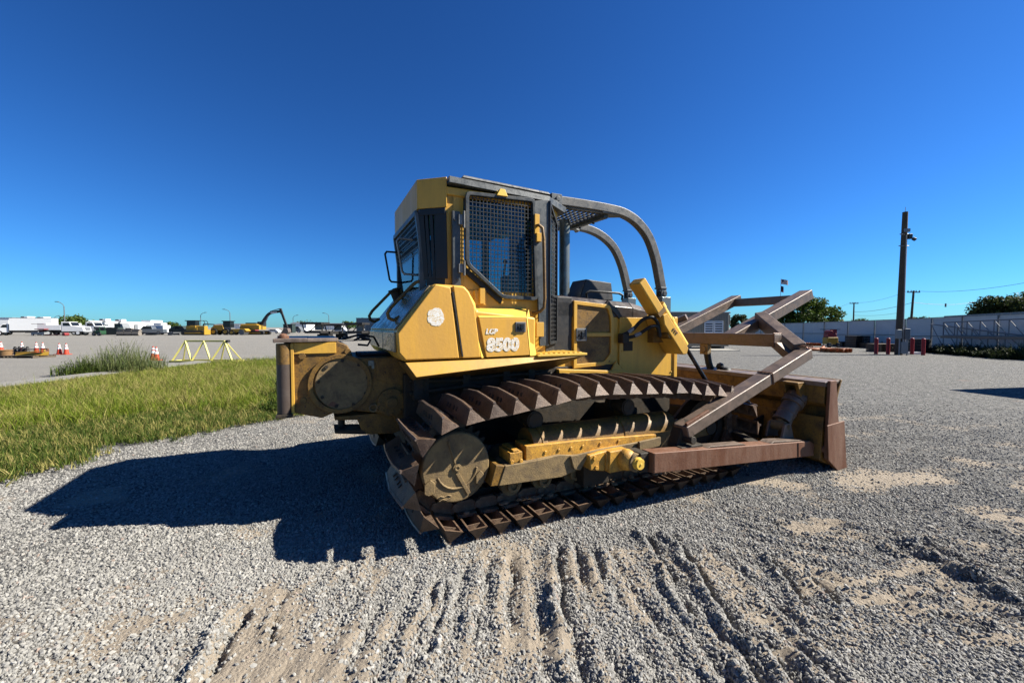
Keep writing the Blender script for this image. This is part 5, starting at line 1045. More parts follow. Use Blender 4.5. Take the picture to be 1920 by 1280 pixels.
steel('top_beam', (6.42, -.60, 2.16), (6.42, .60, 2.16), .14, .14, (0, 0, 1), None)
m_ = MB(); m_.box(4.60, 4.68, -.30, -.16, 1.28, 1.44); m_.cyl((4.58, -.23, 1.36), (4.70, -.23, 1.36), .05, 14); lug = part('lug', m_, M['yellow_mud'], .004)
m_ = MB(); m_.tube([(4.66, -.24, 1.32), (4.68, -.26, 1.15), (4.72, -.28, 1.02)], .05, 8); m_.sphere((4.76, -.40, 1.10), .06, 8); m_.sphere((4.76, -.50, 1.06), .06, 8, 1.3, 1.3, .7); part('hose', m_, M['rubber'], 0, smooth=True)

def weld(pts, r=.009):
    m_ = MB(); q = []
    for i in range(len(pts) - 1):
        a_, b_ = Vector(pts[i]), Vector(pts[i + 1]); n_ = max(2, int((b_ - a_).length / .02))
        for k in range(n_): q.append(a_.lerp(b_, k / n_) + Vector((0, 0, .003 * (k % 2))))
    q.append(Vector(pts[-1])); m_.tube(q, r, 5); return part('weld_bead', m_, M['rust_red'], 0)
weld([(4.74, -1.69, 1.46), (4.70, -1.50, 1.46)]); weld([(4.575, -1.30, 1.615), (4.745, -1.30, 1.615)]); weld([(4.575, -1.31, 1.615), (4.575, -1.31, 1.44)])
q_ = low_ + (hi_ - low_) * .62; weld([q_ + Vector((0, -.088, .075)), q_ + Vector((0, .085, .075))]); weld([q_ + Vector((0, -.09, .07)), q_ + Vector((.03, -.09, -.06))])
weld([(1.97, -1.853, .553), (1.97, -1.853, .37)]); weld([(4.18, -1.853, .375), (4.19, -1.853, .21)], .006)

# ================================================================== THE YARD AROUND IT
def tpart(name, mb, mat, parent, bevel=0, smooth=False, label=None): return mb.build(name, mat, parent, smooth, bevel, label)

# ---- traffic cones
def cone(label, px, py, group='orange traffic cones', rz=0, s=1.0):
    Yc = Yof(py); t = thing('traffic_cone', label, 'traffic cone', at(px, Yc), rz, group)
    m = MB(); m.box(-.18 * s, .18 * s, -.18 * s, .18 * s, 0, .035); tpart('base', m, M['cone'] if s > .9 else M['rubber'], t, .008)
    m = MB(); m.cyl((0, 0, .035), (0, 0, .70 * s), .135 * s, 20, .028 * s); tpart('body', m, M['cone'], t, 0, True)
    for z0, z1 in ((.33, .47), (.53, .63)):
        r = lambda z: .135 * s + (.028 - .135) * s * (z * s - .035) / (.70 * s - .035) + .003
        m = MB(); m.cyl((0, 0, z0 * s), (0, 0, z1 * s), r(z0), 20, r(z1)); tpart('white_band', m, M['white_paint'], t, 0, True)
    return t
cone('orange and white cone half cut off at the left edge, behind the tan tub', 1, 659.5)
cone('cone standing behind the drill augers on the pallet', 40, 660)
cone('left cone of the pair just behind the right end of the auger pallet', 67, 661)
cone('right cone of the pair just behind the auger pallet', 79, 661.5)
cone('cone with dark tip, left of the pair on open gravel right of the pallet', 110, 664.5)
cone('right cone of the pair on open gravel right of the pallet', 123, 664.5)
cone('darker left cone of the pair by the tall weeds, partly hidden by the other', 286, 674)
cone('front cone of the pair by the tall weeds next to the yellow truss stand', 292, 675.5)

# ---- yellow truss stand
t = thing('truss_stand', 'pale yellow steel truss stand with zigzag braces lying on the gravel behind the grass', 'stand', at(384, 19.6), R(-3))
def bar(name, a, b, w=.07): m = MB(); m.beam(a, b, w, w); return tpart(name, m, M['truss'], t, .006)
bar('rail', (-1.60, -.25, .06), (1.60, -.25, .06), .08); bar('rail', (-1.60, .45, .06), (1.60, .45, .06), .08); bar('rail', (-1.12, .1, 1.02), (1.08, .1, 1.02), .08)
zz = [(-1.5, .06), (-1.05, 1.02), (-.52, .06), (-.12, 1.02), (.45, .06), (.93, 1.02), (1.52, .06)]
for i in range(6): bar('brace', (zz[i][0], -.22, zz[i][1]), (zz[i + 1][0], .07, zz[i + 1][1])) if zz[i][1] < .5 else bar('brace', (zz[i][0], .07, zz[i][1]), (zz[i + 1][0], -.22, zz[i + 1][1]))
for x in (-1.5, .45, 1.52): bar('brace', (x, .42, .06), (zz[1][0] if x < 0 else zz[5][0], .12, 1.0), .05)
for x in (-1.55, 1.55): bar('cross_rail', (x, -.25, .06), (x, .45, .06), .06)
m = MB(); m.cyl((1.08, .02, 1.02), (1.08, .18, 1.02), .06, 10); tpart('end_cap', m, M['black'], t)
m = MB(); m.box(-.3, .5, -.1, .2, 0, .03); mud = m.build('timber', M['plank'], None, loc=at(400, 19.1)); tag(mud, 'flat dark board on the ground under the yellow truss stand', 'board')

# ---- pallet with augers, tub
YP = 22.6
p = thing('pallet', 'weathered wooden pallet with steel drill parts at the left edge', 'pallet', at(50, YP), R(-4))
for i in range(7): m = MB(); m.box(-1.0, 1.0, -.5 + .16 * i, -.39 + .16 * i, .10, .125); tpart('plank', m, M['plank'], p)
for x in (-.95, 0, .95): m = MB(); m.box(x - .05, x + .05, -.5, .57, 0, .10); tpart('runner', m, M['plank'], p)
for i, (px, lb) in enumerate(((27, 'leftmost of four dark auger heads standing on the pallet'), (35, 'second dark auger head on the pallet'), (42, 'third dark auger head on the pallet'), (50, 'rightmost of four dark auger heads standing on the pallet'))):
    m = MB(); m.cyl((0, 0, 0), (0, 0, .48), .05, 10)
    for k in range(3): m.cyl((0, 0, .06 + .13 * k), (0, 0, .15 + .13 * k), .13 - .02 * k, 12, .07)
    o = m.build('drill_auger', M['black'], None, True, loc=Vector(at(px, YP + .2, .125))); tag(o, lb, 'auger', 'dark auger heads on the pallet')
m = MB(); m.hexa([(-.7, -.25, 0), (.7, -.2, 0), (.7, .2, 0), (-.7, .25, 0), (-.6, -.2, .14), (.8, -.1, .2), (.8, .15, .2), (-.6, .2, .14)]); m.beam((-.5, -.3, .16), (.85, -.1, .28), .10, .06); o = m.build('steel_plate', M['mach_yellow'], None, bevel=.01, loc=at(58, YP - .1, .125)); tag(o, 'dirty yellow steel plate lying on the right half of the pallet', 'steel plate')
m = MB(); m.beam((-.6, 0, .3), (.75, .1, .34), .08, .05); m.box(-.6, -.5, -.1, .1, 0, .3); m.box(.6, .7, 0, .2, 0, .32); o = m.build('steel_bar', M['rust_red'], None, loc=at(60, YP + .25, .125)); tag(o, 'rusty bar raised above the yellow plate on the pallet', 'steel bar')
m = MB(); m.cyl((0, 0, 0), (0, 0, .38), .26, 20, .33, cap=True); m.ring((0, 0, .36), (0, 0, .40), .35, .30, 20); o = m.build('tub', M['tan'], None, True, loc=at(9, 23.2)); tag(o, 'round tan tub standing at the left edge beside the pallet', 'tub')

# ---- long white warehouse
wh = thing('warehouse', 'very long low white warehouse with rooftop units on the horizon at left', 'building', (0, 0, 0))
A0 = Vector((-320, 150, 0)); B0 = Vector((-300, 352, 0)); A0 = Vector(((-40 - 960) / F_ * 152, 152, 0)); B0 = Vector(((320 - 960) / F_ * 330, 330, 0))
dv = (B0 - A0).normalized(); nv = Vector((-dv.y, dv.x, 0))
m = MB(); hA, hB = 5.1, 4.6
m.hexa([A0, B0, B0 + nv * 40, A0 + nv * 40, A0 + Vector((0, 0, hA)), B0 + Vector((0, 0, hB)), B0 + nv * 40 + Vector((0, 0, hB)), A0 + nv * 40 + Vector((0, 0, hA))]); tpart('wall', m, M['white_wall'], wh)
m = MB(); off = nv * -.4; m.hexa([A0 + off + Vector((0, 0, hA - .1)), B0 + off + Vector((0, 0, hB - .1)), B0 + nv * 40 + Vector((0, 0, hB)), A0 + nv * 40 + Vector((0, 0, hA)), A0 + off + Vector((0, 0, hA + .35)), B0 + off + Vector((0, 0, hB + .35)), B0 + nv * 40 + Vector((0, 0, hB + .35)), A0 + nv * 40 + Vector((0, 0, hA + .35))]); tpart('roof', m, M['white_paint'], wh)
L_ = (B0 - A0).length
for k in range(9):
    s_ = L_ * (.06 + .1 * k); q = A0 + dv * s_; m = MB(); m.beam(q + nv * -.5 + Vector((0, 0, 0)), q + nv * -.5 + dv * 5 + Vector((0, 0, 0)), .2, 7.0); tpart('loading_door', m, M['galv'], wh)
def on_wall(px):      # where the sight line of the column px meets the wall line
    r = (px - 960) / F_; s_ = (A0.x - r * A0.y) / (r * dv.y - dv.x); return A0 + dv * s_, s_ / L_
for px0 in (36, 67, 185, 215):
    q, f = on_wall(px0 + 5); zt = hA + (hB - hA) * f + .35; sc = q.y / 152; r_ = MB(); w = 1.9 * sc
    for dx, mat in ((0, 'grey'), (.95, 'white_paint')):
        r_ = MB(); w = 1.25 * sc; r_.box(q.x - w + dx * w * 1.1, q.x - w * .1 + dx * w * 1.1, q.y + 1, q.y + 4, zt - .1, zt + .75 * sc); tpart('rooftop_unit', r_, M[mat], wh, .05)
# stepped end of the building, low annex at right
m = MB(); q = at(285, 300); m.box(q[0] - 4, q[0] + 3, 296, 306, 0, 6.6); tpart('annex', m, M['white_wall'], wh)
m = MB(); q = at(-8, 140); m.box(q[0] - 30, q[0] + 6, 140, 150, 0, 5.0); o = tpart('front_annex', m, M['white_wall'], wh)

# ---- far low buildings seen between and beyond the machines
for k, (x0, x1, Yd, hh, lb) in enumerate(((400, 450, 260, 4.0, 'low white shed on the horizon behind the wheel loader'), (545, 575, 230, 4.6, 'grey-white shed on the horizon left of the black trailers'), (590, 640, 250, 4.2, 'pale low shed on the horizon behind the black trailers'))):
    b0, b1 = at(x0, Yd), at(x1, Yd); w = thing('shed', lb, 'building', ((b0[0] + b1[0]) / 2, Yd, 0), 0, 'far sheds on the horizon'); hw = (b1[0] - b0[0]) / 2
    m = MB(); m.box(-hw, hw, 0, 12, 0, hh - .8); tpart('wall', m, M['white_wall'], w); m = MB(); m.prism_x([(-.5, hh - .8), (6, hh), (12.5, hh - .8)], -hw - .4, hw + .4); tpart('roof', m, M['grey'], w)

# ---- street lamps far off
for k, (px, pt, py0, lb) in enumerate(((103, 592, 150, 'shorter curved street lamp behind the white service trucks'), (122, 566, 110, 'tall curved street lamp above the white service trucks'), (377, 586, 150, 'curved street lamp behind the yellow crawler tractor'), (432, 580, 130, 'curved street lamp behind the wheel loader'), (550, 591, 170, 'curved street lamp right of the excavator'), (617, 587, 150, 'curved street lamp above the black trailers'), (672, 596, 180, 'curved street lamp behind the right black trailer'))):
    h_ = 1.7 + (613 - pt) / F_ * py0; t = thing('street_lamp', lb, 'street lamp', at(px, py0), 0, 'curved street lamps on the horizon')
    sgn = 1 if px in (103, 377, 550, 672) else -1
    m = MB(); m.cyl((0, 0, 0), (0, 0, h_ * .86), .14, 8, .09); tpart('pole', m, M['grey'], t)
    m = MB(); m.tube([(0, 0, h_ * .85), (sgn * .3, 0, h_ * .92), (sgn * 1.0, 0, h_ * .98), (sgn * 1.8, 0, h_)], .07, 6); m.box(min(sgn * 1.5, sgn * 2.3), max(sgn * 1.5, sgn * 2.3), -.15, .15, h_ - .03, h_ + .12); tpart('lamp_arm', m, M['grey'], t)

# ---- vehicles (side views: x along, front towards +x before turning)
def wheel(t, x, y, r, w=.28, rim='white_paint'):
    m = MB(); m.cyl((x, y - w / 2, r), (x, y + w / 2, r), r, 18); o = tpart('wheel', m, M['rubber'], t, .02); m = MB(); m.cyl((x, y - w / 2 - .012, r), (x, y + w / 2 + .012, r), r * .55, 14); tpart('rim', m, M[rim], o); return o
# white box truck facing the left-front
t = thing('box_truck', 'white box truck with tall cargo body parked at far left', 'truck', at(46, 84), R(206))
m = MB(); m.box(-4.6, 1.6, -1.25, 1.25, 1.0, 3.6); tpart('cargo_box', m, M['white_paint'], t, .03)
m = MB(); m.box(-4.65, 1.65, -1.27, 1.27, 3.52, 3.62); tpart('box_rim', m, M['galv'], t)
m = MB(); m.prism_y([(1.8, .6), (1.8, 2.35), (2.6, 2.35), (3.2, 1.65), (4.2, 1.45), (4.35, .6)], -1.05, 1.05); c_ = tpart('cab', m, M['white_paint'], t, .05)
m = MB(); m.prism_y([(2.62, 2.28), (3.18, 1.68), (3.1, 1.62), (2.55, 2.2)], -.95, .95); m.prism_y([(2.0, 1.6), (2.0, 2.2), (2.55, 2.2), (2.95, 1.62)], -1.065, 1.065); tpart('window', m, M['dark_glass'], c_)
m = MB(); m.box(4.3, 4.42, -.9, .9, .55, 1.2); tpart('grille', m, M['black'], t); m = MB(); m.box(-4.4, 3.0, -.7, .7, .6, 1.0); m.box(-2.6, -.6, -1.15, 1.15, .5, .95); tpart('chassis', m, M['black'], t)
for x in (3.1, -2.6): 
    for y in (-1.0, 1.0): wheel(t, x, y, .48)
# a second white lorry cut by the left edge
t = thing('delivery_truck', 'white truck cab cut off by the left edge beside the box truck', 'truck', at(-10, 88), R(200))
m = MB(); m.box(-3, 1.2, -1.2, 1.2, .9, 3.2); tpart('cargo_box', m, M['white_paint'], t, .03)
m = MB(); m.prism_y([(1.3, .6), (1.3, 2.2), (2.2, 2.2), (2.7, 1.5), (3.6, 1.3), (3.7, .5)], -1, 1); c_ = tpart('cab', m, M['white_paint'], t, .05); m = MB(); m.box(1.5, 2.2, -1.02, 1.02, 1.5, 2.1); tpart('window', m, M['dark_glass'], c_)
for x in (2.6, -1.8): wheel(t, x, .95, .48); wheel(t, x, -.95, .48)
# scissor lift
t = thing('scissor_lift', 'small grey scissor lift with red basket between the box truck and service truck', 'lift', at(76, 80), 0)
m = MB(); m.box(-1.3, 1.3, -.5, .5, .25, .7); tpart('chassis', m, M['galv'], t, .02); m = MB(); m.box(-.6, 1.3, -.5, .5, 1.2, 1.35); tpart('platform', m, M['red2'], t)
m = MB()
for x in (-1.2, -.4, .4, 1.2): m.beam((x, -.45, .7), (x, -.45, 2.3), .08, .08); m.beam((x, .45, .7), (x, .45, 2.3), .08, .08)
m.beam((-1.2, -.45, 2.3), (1.2, -.45, 2.3), .07, .07); m.beam((-1.2, .45, 2.3), (1.2, .45, 2.3), .07, .07); m.beam((-1.1, 0, .7), (1.1, 0, 1.2), .08, .1); tpart('rail', m, M['red2'], t)
for x in (-1, 1): wheel(t, x, -.45, .22, .15)
m = MB(); m.beam((0, 0, .1), (4.2, .3, .35), .25, .12); m.cyl((3.9, -.4, .3), (3.9, .4, .3), .3, 12); o = m.build('drawbar_trailer', M['red2'], None, loc=at(85, 78)); tag(o, 'low red drawbar on the ground in front of the service truck', 'trailer')
# two white service trucks
def service_truck(label, px, Yd, rz, grp):
    t = thing('service_truck', label, 'truck', at(px, Yd), rz, grp)
    m = MB(); m.prism_y([(-.3, .8), (-.3, 2.75), (1.0, 2.75), (1.35, 1.95), (3.1, 1.75), (3.3, .8)], -1.15, 1.15); c_ = tpart('cab', m, M['white_paint'], t, .06)
    m = MB(); m.prism_y([(0, 1.95), (0, 2.55), (.92, 2.55), (1.18, 1.95)], -1.165, 1.165); tpart('window', m, M['dark_glass'], c_); m = MB(); m.prism_y([(1.02, 2.66), (1.36, 1.98), (1.42, 1.98), (1.10, 2.66)], -1.0, 1.0); tpart('windscreen', m, M['dark_glass'], c_)
    m = MB(); m.box(3.25, 3.34, -.6, .6, 1.0, 1.7); tpart('grille', m, M['galv'], c_); m = MB(); m.box(3.2, 3.42, -1.1, 1.1, .55, .8); tpart('bumper', m, M['grey'], t)
    m = MB(); m.box(-4.0, -.4, -1.15, 1.15, 1.1, 2.1); m.box(-4.0, -2.6, -1.15, 1.15, 2.1, 2.5); tpart('service_body', m, M['white_paint'], t, .03)
    m = MB(); m.box(-4.2, 3.0, -.5, .5, .6, 1.1); tpart('chassis', m, M['black'], t)
    for x in (2.3, -2.4):
        for y in (-1.0, 1.0): wheel(t, x, y, .52)
    return t
service_truck('white service truck nearer the box truck with high cab and long bonnet', 127, 82, R(16), 'white service trucks')
service_truck('white service truck behind the green machine, half hidden', 172, 88, R(12), 'white service trucks')
# green compact machine, dark green bin, roller with beige drums
t = thing('skid_loader', 'small green yard machine with open cage in front of the dark hopper', 'machine', at(187, 79), 0)
m = MB(); m.box(-.7, .7, -.6, .6, .3, 1.0); tpart('body', m, M['green'], t, .05); m = MB()
for x in (-.55, .55):
    for y in (-.5, .5): m.beam((x, y, 1.0), (x * .9, y, 1.75), .07, .07)
m.box(-.6, .6, -.55, .55, 1.72, 1.80); tpart('cage', m, M['green'], t)
for x in (-.5, .5): wheel(t, x, -.6, .35, .25, 'grey')
o = MB(); o.hexa([(-1.9, -.8, .15), (2.4, -.8, .15), (2.4, .8, .15), (-1.9, .8, .15), (-2.4, -1, 1.65), (2.4, -1, 1.65), (2.4, 1, 1.65), (-2.4, 1, 1.65)]); o = o.build('hopper', M['dkgreen'], None, bevel=.03, loc=at(208, 83)); tag(o, 'long dark green steel hopper between the green machine and the beige drums', 'hopper')
t = thing('drum_truck', 'dark cab machine behind three beige drums', 'machine', at(234, 84), 0)
m = MB(); m.box(-1.8, 1.8, -.9, .9, .4, 1.3); tpart('chassis', m, M['black'], t, .04); m = MB(); m.box(-1.4, -.1, -.8, .8, 1.3, 2.45); tpart('cab', m, M['dkgreen'], t, .05); m = MB(); m.box(-1.25, -.25, -.815, .815, 1.6, 2.3); tpart('window', m, M['dark_glass'], t)
m = MB(); m.prism_y([(-.1, 1.3), (-.1, 2.45), (.3, 2.3), (.6, 1.3)], -.8, .8); tpart('engine_hood', m, M['galv'], t, .04)
for px, lb in ((228, 'left of three beige steel drums lying in front of the dark machine'), (242, 'middle one of the three beige drums'), (256, 'right of three beige steel drums beside the silver pickup')):
    m = MB(); m.cyl((-.68, 0, .42), (.68, 0, .42), .42, 18); m.box(-.68, .68, -.3, .5, .8, 1.0); o = m.build('drum', M['beige_box'], None, True, loc=at(px, 80)); tag(o, lb, 'drum', 'beige drums in a row')
m = MB(); m.box(-2.3, 2.3, -.3, .3, 0, .42); m.box(-2.3, 2.3, -.2, .2, 1.02, 1.3); m.box(-.5, .7, -.25, .25, 1.3, 1.5); o = m.build('drum_carriage', M['beige_box'], None, bevel=.03, loc=at(242, 80.7)); tag(o, 'beige carriage frame lying behind the three drums', 'carriage')
# silver pickup
t = thing('pickup_truck', 'silver pickup truck parked right of the beige drums', 'pickup truck', at(281, 90), R(200))
m = MB(); m.prism_y([(-2.8, .5), (-2.8, 1.25), (-.9, 1.28), (-.7, 1.9), (.8, 1.9), (1.3, 1.3), (2.7, 1.15), (2.85, .5)], -.95, .95); tpart('body', m, M['silver'], t, .08); m = MB(); m.prism_y([(-.75, 1.32), (-.6, 1.8), (.72, 1.8), (1.12, 1.32)], -.965, .965); tpart('window', m, M['dark_glass'], t)
for x in (1.8, -1.9):
    for y in (-.85, .85): wheel(t, x, y, .4, .25, 'silver')
m = MB(); m.box(-1.5, 1.5, -1, 1, .6, 2.1); m.box(-1.7, 1.7, -1.0, 1.0, .4, .6); m.box(-.9, .9, -.8, .8, 2.1, 2.6); o = m.build('white_tank', M['white_paint'], None, bevel=.05, loc=at(301, 93)); tag(o, 'white box-shaped tank right of the silver pickup', 'tank')
m = MB(); m.box(-3.0, 3.0, -1.1, 1.1, .45, .62); m.box(-2.8, -2.2, -1, 1, .05, .45); m.box(1.8, 2.6, -1, 1, .05, .45); m.beam((-3, 0, .5), (-4.2, 0, .35), .2, .15); o = m.build('flatbed_trailer', M['grey'], None, loc=at(306, 84)); tag(o, 'low empty flatbed trailer in front of the white tank', 'trailer')

# ---- yellow machines on the horizon
def tracks(t, x0, x1, y, w, h, mat='black'):
    m = MB(); pts = []
    for k in range(9): a_ = math.pi / 2 + math.pi * k / 8; pts.append((x0 + h / 2 * math.cos(a_), h / 2 + h / 2 * math.sin(a_)))
    for k in range(9): a_ = -math.pi / 2 + math.pi * k / 8; pts.append((x1 + h / 2 * math.cos(a_), h / 2 + h / 2 * math.sin(a_)))
    m.prism_y(pts, y - w / 2, y + w / 2); n_ = int((x1 - x0) / .22)
    for k in range(n_): m.box(x0 + .22 * k, x0 + .22 * k + .05, y - w / 2 - .01, y + w / 2 + .01, h, h + .05)
    o = tpart('track', m, M[mat], t); m = MB(); m.box(x0 + .2, x1 - .2, y - w / 2 - .04, y + w / 2 + .04, h * .35, h * .6); tpart('track_frame', m, M['mach_yellow'], o); return o
t = thing('crawler_tractor', 'small yellow bulldozer with dark cab in the far row, left of the wheel loader', 'bulldozer', at(368, 86), R(6))
tracks(t, -1.7, 1.7, -.95, .6, .95); tracks(t, -1.7, 1.7, .95, .6, .95)
m = MB(); m.box(-1.6, .6, -.65, .65, .8, 1.7); m.box(.5, 2.0, -.6, .6, .8, 1.95); tpart('body', m, M['mach_yellow'], t, .04)
m = MB(); m.box(-1.5, .35, -.75, .75, 1.5, 2.0); tpart('cowl', m, M['mach_yellow'], t, .04)
m = MB(); m.box(-1.4, .3, -.7, .7, 2.0, 2.95); c_ = tpart('cab', m, M['dark_glass'], t, .03); m = MB(); m.box(-1.7, .45, -.8, .8, 2.95, 3.12); tpart('cab_roof', m, M['black'], c_, .02)
m = MB()
for x, y in ((-1.4, -.72), (.3, -.72), (-.5, -.72)): m.beam((x, y, 2.0), (x, y, 2.95), .09, .09)
tpart('cab_post', m, M['black'], c_)
m = MB(); m.tube([(.5, -.5, 3.05), (1.7, -.5, 3.05), (2.0, -.5, 2.8), (2.1, -.5, 1.95)], .06, 6); m.tube([(.5, .5, 3.05), (1.7, .5, 3.05), (2.0, .5, 2.8), (2.1, .5, 1.95)], .06, 6); tpart('brush_sweep', m, M['black'], t)
m = MB(); m.box(2.5, 2.65, -1.7, 1.7, .1, 1.15); m.beam((.6, -1.35, .45), (2.5, -1.4, .4), .15, .2); m.beam((.6, 1.35, .45), (2.5, 1.4, .4), .15, .2); tpart('blade', m, M['mach_yellow'], t, .02)
m = MB(); m.box(-2.6, -1.6, -.5, .5, .5, 1.3); tpart('ripper', m, M['black'], t, .04)
t = thing('dark_pickup', 'dark green utility vehicle half hidden left of the far yellow bulldozer', 'vehicle', at(338, 92), 0)
m = MB(); m.prism_y([(-1.9, .4), (-1.9, 1.3), (-.6, 1.9), (1.2, 1.95), (1.8, 1.2), (1.9, .4)], -.9, .9); tpart('body', m, M['dkgreen'], t, .06); m = MB(); m.box(-.5, 1.1, -.915, .915, 1.3, 1.8); tpart('window', m, M['dark_glass'], t)
wheel(t, -1.2, -.85, .4); wheel(t, 1.2, -.85, .4)
t = thing('wheel_loader', 'yellow wheel loader with dark cab between the far bulldozer and the roller', 'wheel loader', at(424, 88), R(4))
m = MB(); m.prism_y([(-2.6, .9), (-2.6, 1.5), (-1.9, 2.1), (-.2, 2.15), (.1, 1.0)], -.85, .85); tpart('body', m, M['mach_yellow'], t, .06); m = MB(); m.box(-.4, 1.5, -.75, .75, .8, 1.6); tpart('frame', m, M['grey'], t, .04)
m = MB(); m.box(-.2, 1.3, -.7, .7, 1.6, 2.9); c_ = tpart('cab', m, M['dark_glass'], t, .04); m = MB(); m.box(-.4, 1.5, -.8, .8, 2.9, 3.05); tpart('cab_roof', m, M['black'], c_, .02); m = MB()
for x in (-.2, .5, 1.3): m.beam((x, -.72, 1.6), (x, -.72, 2.9), .08, .08)
tpart('cab_post', m, M['black'], c_)
for x in (-1.9, .5):
    for y in (-.95, .95): wheel(t, x, y, .68, .5, 'mach_yellow')
m = MB(); m.beam((-2.4, 0, 2.25), (-4.6, 0, 2.35), .3, .2); m.box(-5.2, -4.5, -1.0, 1.0, .3, 1.2); m.beam((-4.8, 0, 1.2), (-4.6, 0, 2.3), .2, .2); tpart('boom', m, M['black'], t, .03)
t = thing('road_roller', 'low yellow road roller just left of the excavator', 'road roller', at(449, 87), R(3))
m = MB(); m.prism_y([(-1.5, .7), (-1.3, 1.25), (1.5, 1.35), (2.0, .9), (1.6, .6)], -.8, .8); tpart('body', m, M['mach_yellow'], t, .06)
m = MB(); m.cyl((.9, -.85, .6), (.9, .85, .6), .58, 20); tpart('drum', m, M['grey'], t, 0, True); wheel(t, -1.1, -.75, .55, .4, 'mach_yellow'); wheel(t, -1.1, .75, .55, .4, 'mach_yellow'); m = MB(); m.box(.55, 1.05, -.82, -.78, 1.0, 1.2); tpart('vent', m, M['black'], t)
t = thing('excavator', 'yellow excavator with long dark boom raised over the horizon, bucket on the ground', 'excavator', at(482, 90), 0)
tracks(t, -1.9, 1.9, -1.2, .6, .85); tracks(t, -1.9, 1.9, 1.2, .6, .85)
m = MB(); m.box(-2.9, 1.3, -1.3, 1.3, 1.1, 2.1); m.hexa([(-2.9, -1.3, 2.1), (1.0, -1.3, 2.1), (1.0, 1.3, 2.1), (-2.9, 1.3, 2.1), (-2.7, -1.2, 2.35), (.6, -1.2, 2.35), (.6, 1.2, 2.35), (-2.7, 1.2, 2.35)]); tpart('house', m, M['mach_yellow'], t, .06)
m = MB(); m.box(-2.95, -2.2, -1.32, 1.32, 1.05, 1.9); tpart('counterweight', m, M['mach_yellow'], t, .08)
m = MB(); m.box(-1.9, 0.4, -1.0, 1.0, 2.3, 2.65); m.box(-.1, 1.4, .3, 1.2, 1.9, 2.9); tpart('cab', m, M['black'], t, .05)
m = MB(); bo = bez([(.9, 0, 2.0), (1.7, 0, 3.4), (2.8, 0, 4.65), (4.0, 0, 5.0), (5.3, 0, 5.2)], 5); m.tube(bo, 0, square=(.35, .55)); tpart('boom', m, M['black'], t, .03)
m = MB(); m.box(3.2, 4.6, -.20, -.17, 4.72, 5.02); tpart('boom_lettering_plate', m, M['white_paint'], t)
m = MB(); m.beam((3.0, 0, 5.15), (5.1, 0, 5.75), .16, .16); m.beam((1.6, -.3, 1.9), (2.7, -.3, 4.0), .16, .16); tpart('boom_cylinder', m, M['galv'], t)
m = MB(); m.hexa([(5.1, -.18, 5.8), (5.5, -.18, 5.85), (5.5, .18, 5.85), (5.1, .18, 5.8), (5.3, -.15, 4.6), (5.9, -.15, 4.6), (5.9, .15, 4.6), (5.3, .15, 4.6)]); m.beam((5.6, 0, 4.8), (6.75, 0, 1.4), .28, .45); tpart('stick', m, M['black'], t, .03)
m = MB(); m.prism_y([(6.2, 1.5), (7.1, 1.4), (7.3, .6), (6.8, .1), (5.9, .15), (5.5, .55), (6.0, .9)], -.6, .6); tpart('bucket', m, M['rust_arm'], t, .05)
# ---- small things beyond the excavator
m = MB(); m.box(-1.1, 1.1, -.8, .8, .3, 2.3); m.box(-1.2, 1.2, -.9, .9, 2.3, 2.42); o = m.build('cabin', M['dkgreen'], None, bevel=.03, loc=at(543, 100)); tag(o, 'small dark green cabin right of the excavator bucket', 'cabin')
for px, Yd, w, h_, mt, lb in ((558, 120, 1.4, 1.9, 'grey', 'grey machine under canvas right of the green cabin'), (567, 130, 1.6, 1.3, 'white_paint', 'small white box trailer just left of the black trailers'), (515, 110, 1.5, 1.1, 'white_paint', 'white car behind the excavator bucket'), (640, 110, 1.6, 1.6, 'white_paint', 'white van seen between the black trailers'), (476, 120, 1.2, 1.2, 'red2', 'small red machine far behind the excavator tracks')):
    t = thing('parked_vehicle', lb, 'vehicle', at(px, Yd), 0); m = MB(); m.prism_y([(-w, .35), (-w, h_ * .65), (-w * .6, h_), (w * .5, h_), (w * .8, h_ * .65), (w, h_ * .5), (w, .35)], -.8, .8); tpart('body', m, M[mt], t, .05); m = MB(); m.box(-w * .5, w * .45, -.815, .815, h_ * .65, h_ * .92); tpart('window', m, M['dark_glass'], t); wheel(t, -w * .6, -.7, .33); wheel(t, w * .6, -.7, .33)
# ---- black gooseneck trailers on their stands
def trailer(label, px, Yd, w, h_, rz=0):
    t = thing('gooseneck_trailer', label, 'trailer', at(px, Yd), rz, 'black gooseneck trailers')
    m = MB()
    for x in (-w, w): m.beam((x * .55, -.9, h_ - .1), (x * .55, -.9, .0), .14, .14); m.beam((x, -.6, h_), (x * .8, -.4, h_ * .45), .12, .12)
    tpart('leg', m, M['black'], t)
    m = MB(); m.box(-w, w, -1.0, 1.0, h_ - .24, h_ + .04); m.box(-w * .6, w * .9, -.9, .9, h_ * .42, h_ * .55); m.beam((-w * .5, -.5, h_ * .42), (w * .6, -.5, h_), .1, .1); tpart('neck', m, M['black'], t, .02)
    m = MB(); m.box(-w * .1, w * .95, 1.2, 9, h_ * .35, h_ * .52); m.box(-w * .2, w * .9, .9, 2, .35, .8); tpart('deck', m, M['black'], t)
    m = MB(); m.box(-w * .25, w * .5, .5, .9, h_ * .6, h_ * .9); tpart('tool_box', m, M['galv'], t, .02); wheel(t, w * .8, .9, .4, .3, 'grey'); wheel(t, -w * .1, 2.0, .4, .3, 'grey'); return t
trailer('left black gooseneck trailer propped on stands above the winch', 591, 50, 1.35, 2.25, R(-4)); trailer('middle black trailer with cluttered frame above the winch', 629, 54, 1.2, 2.1, R(8)); trailer('right black gooseneck trailer beside the grey container', 670, 50, 1.15, 2.2, R(-6))
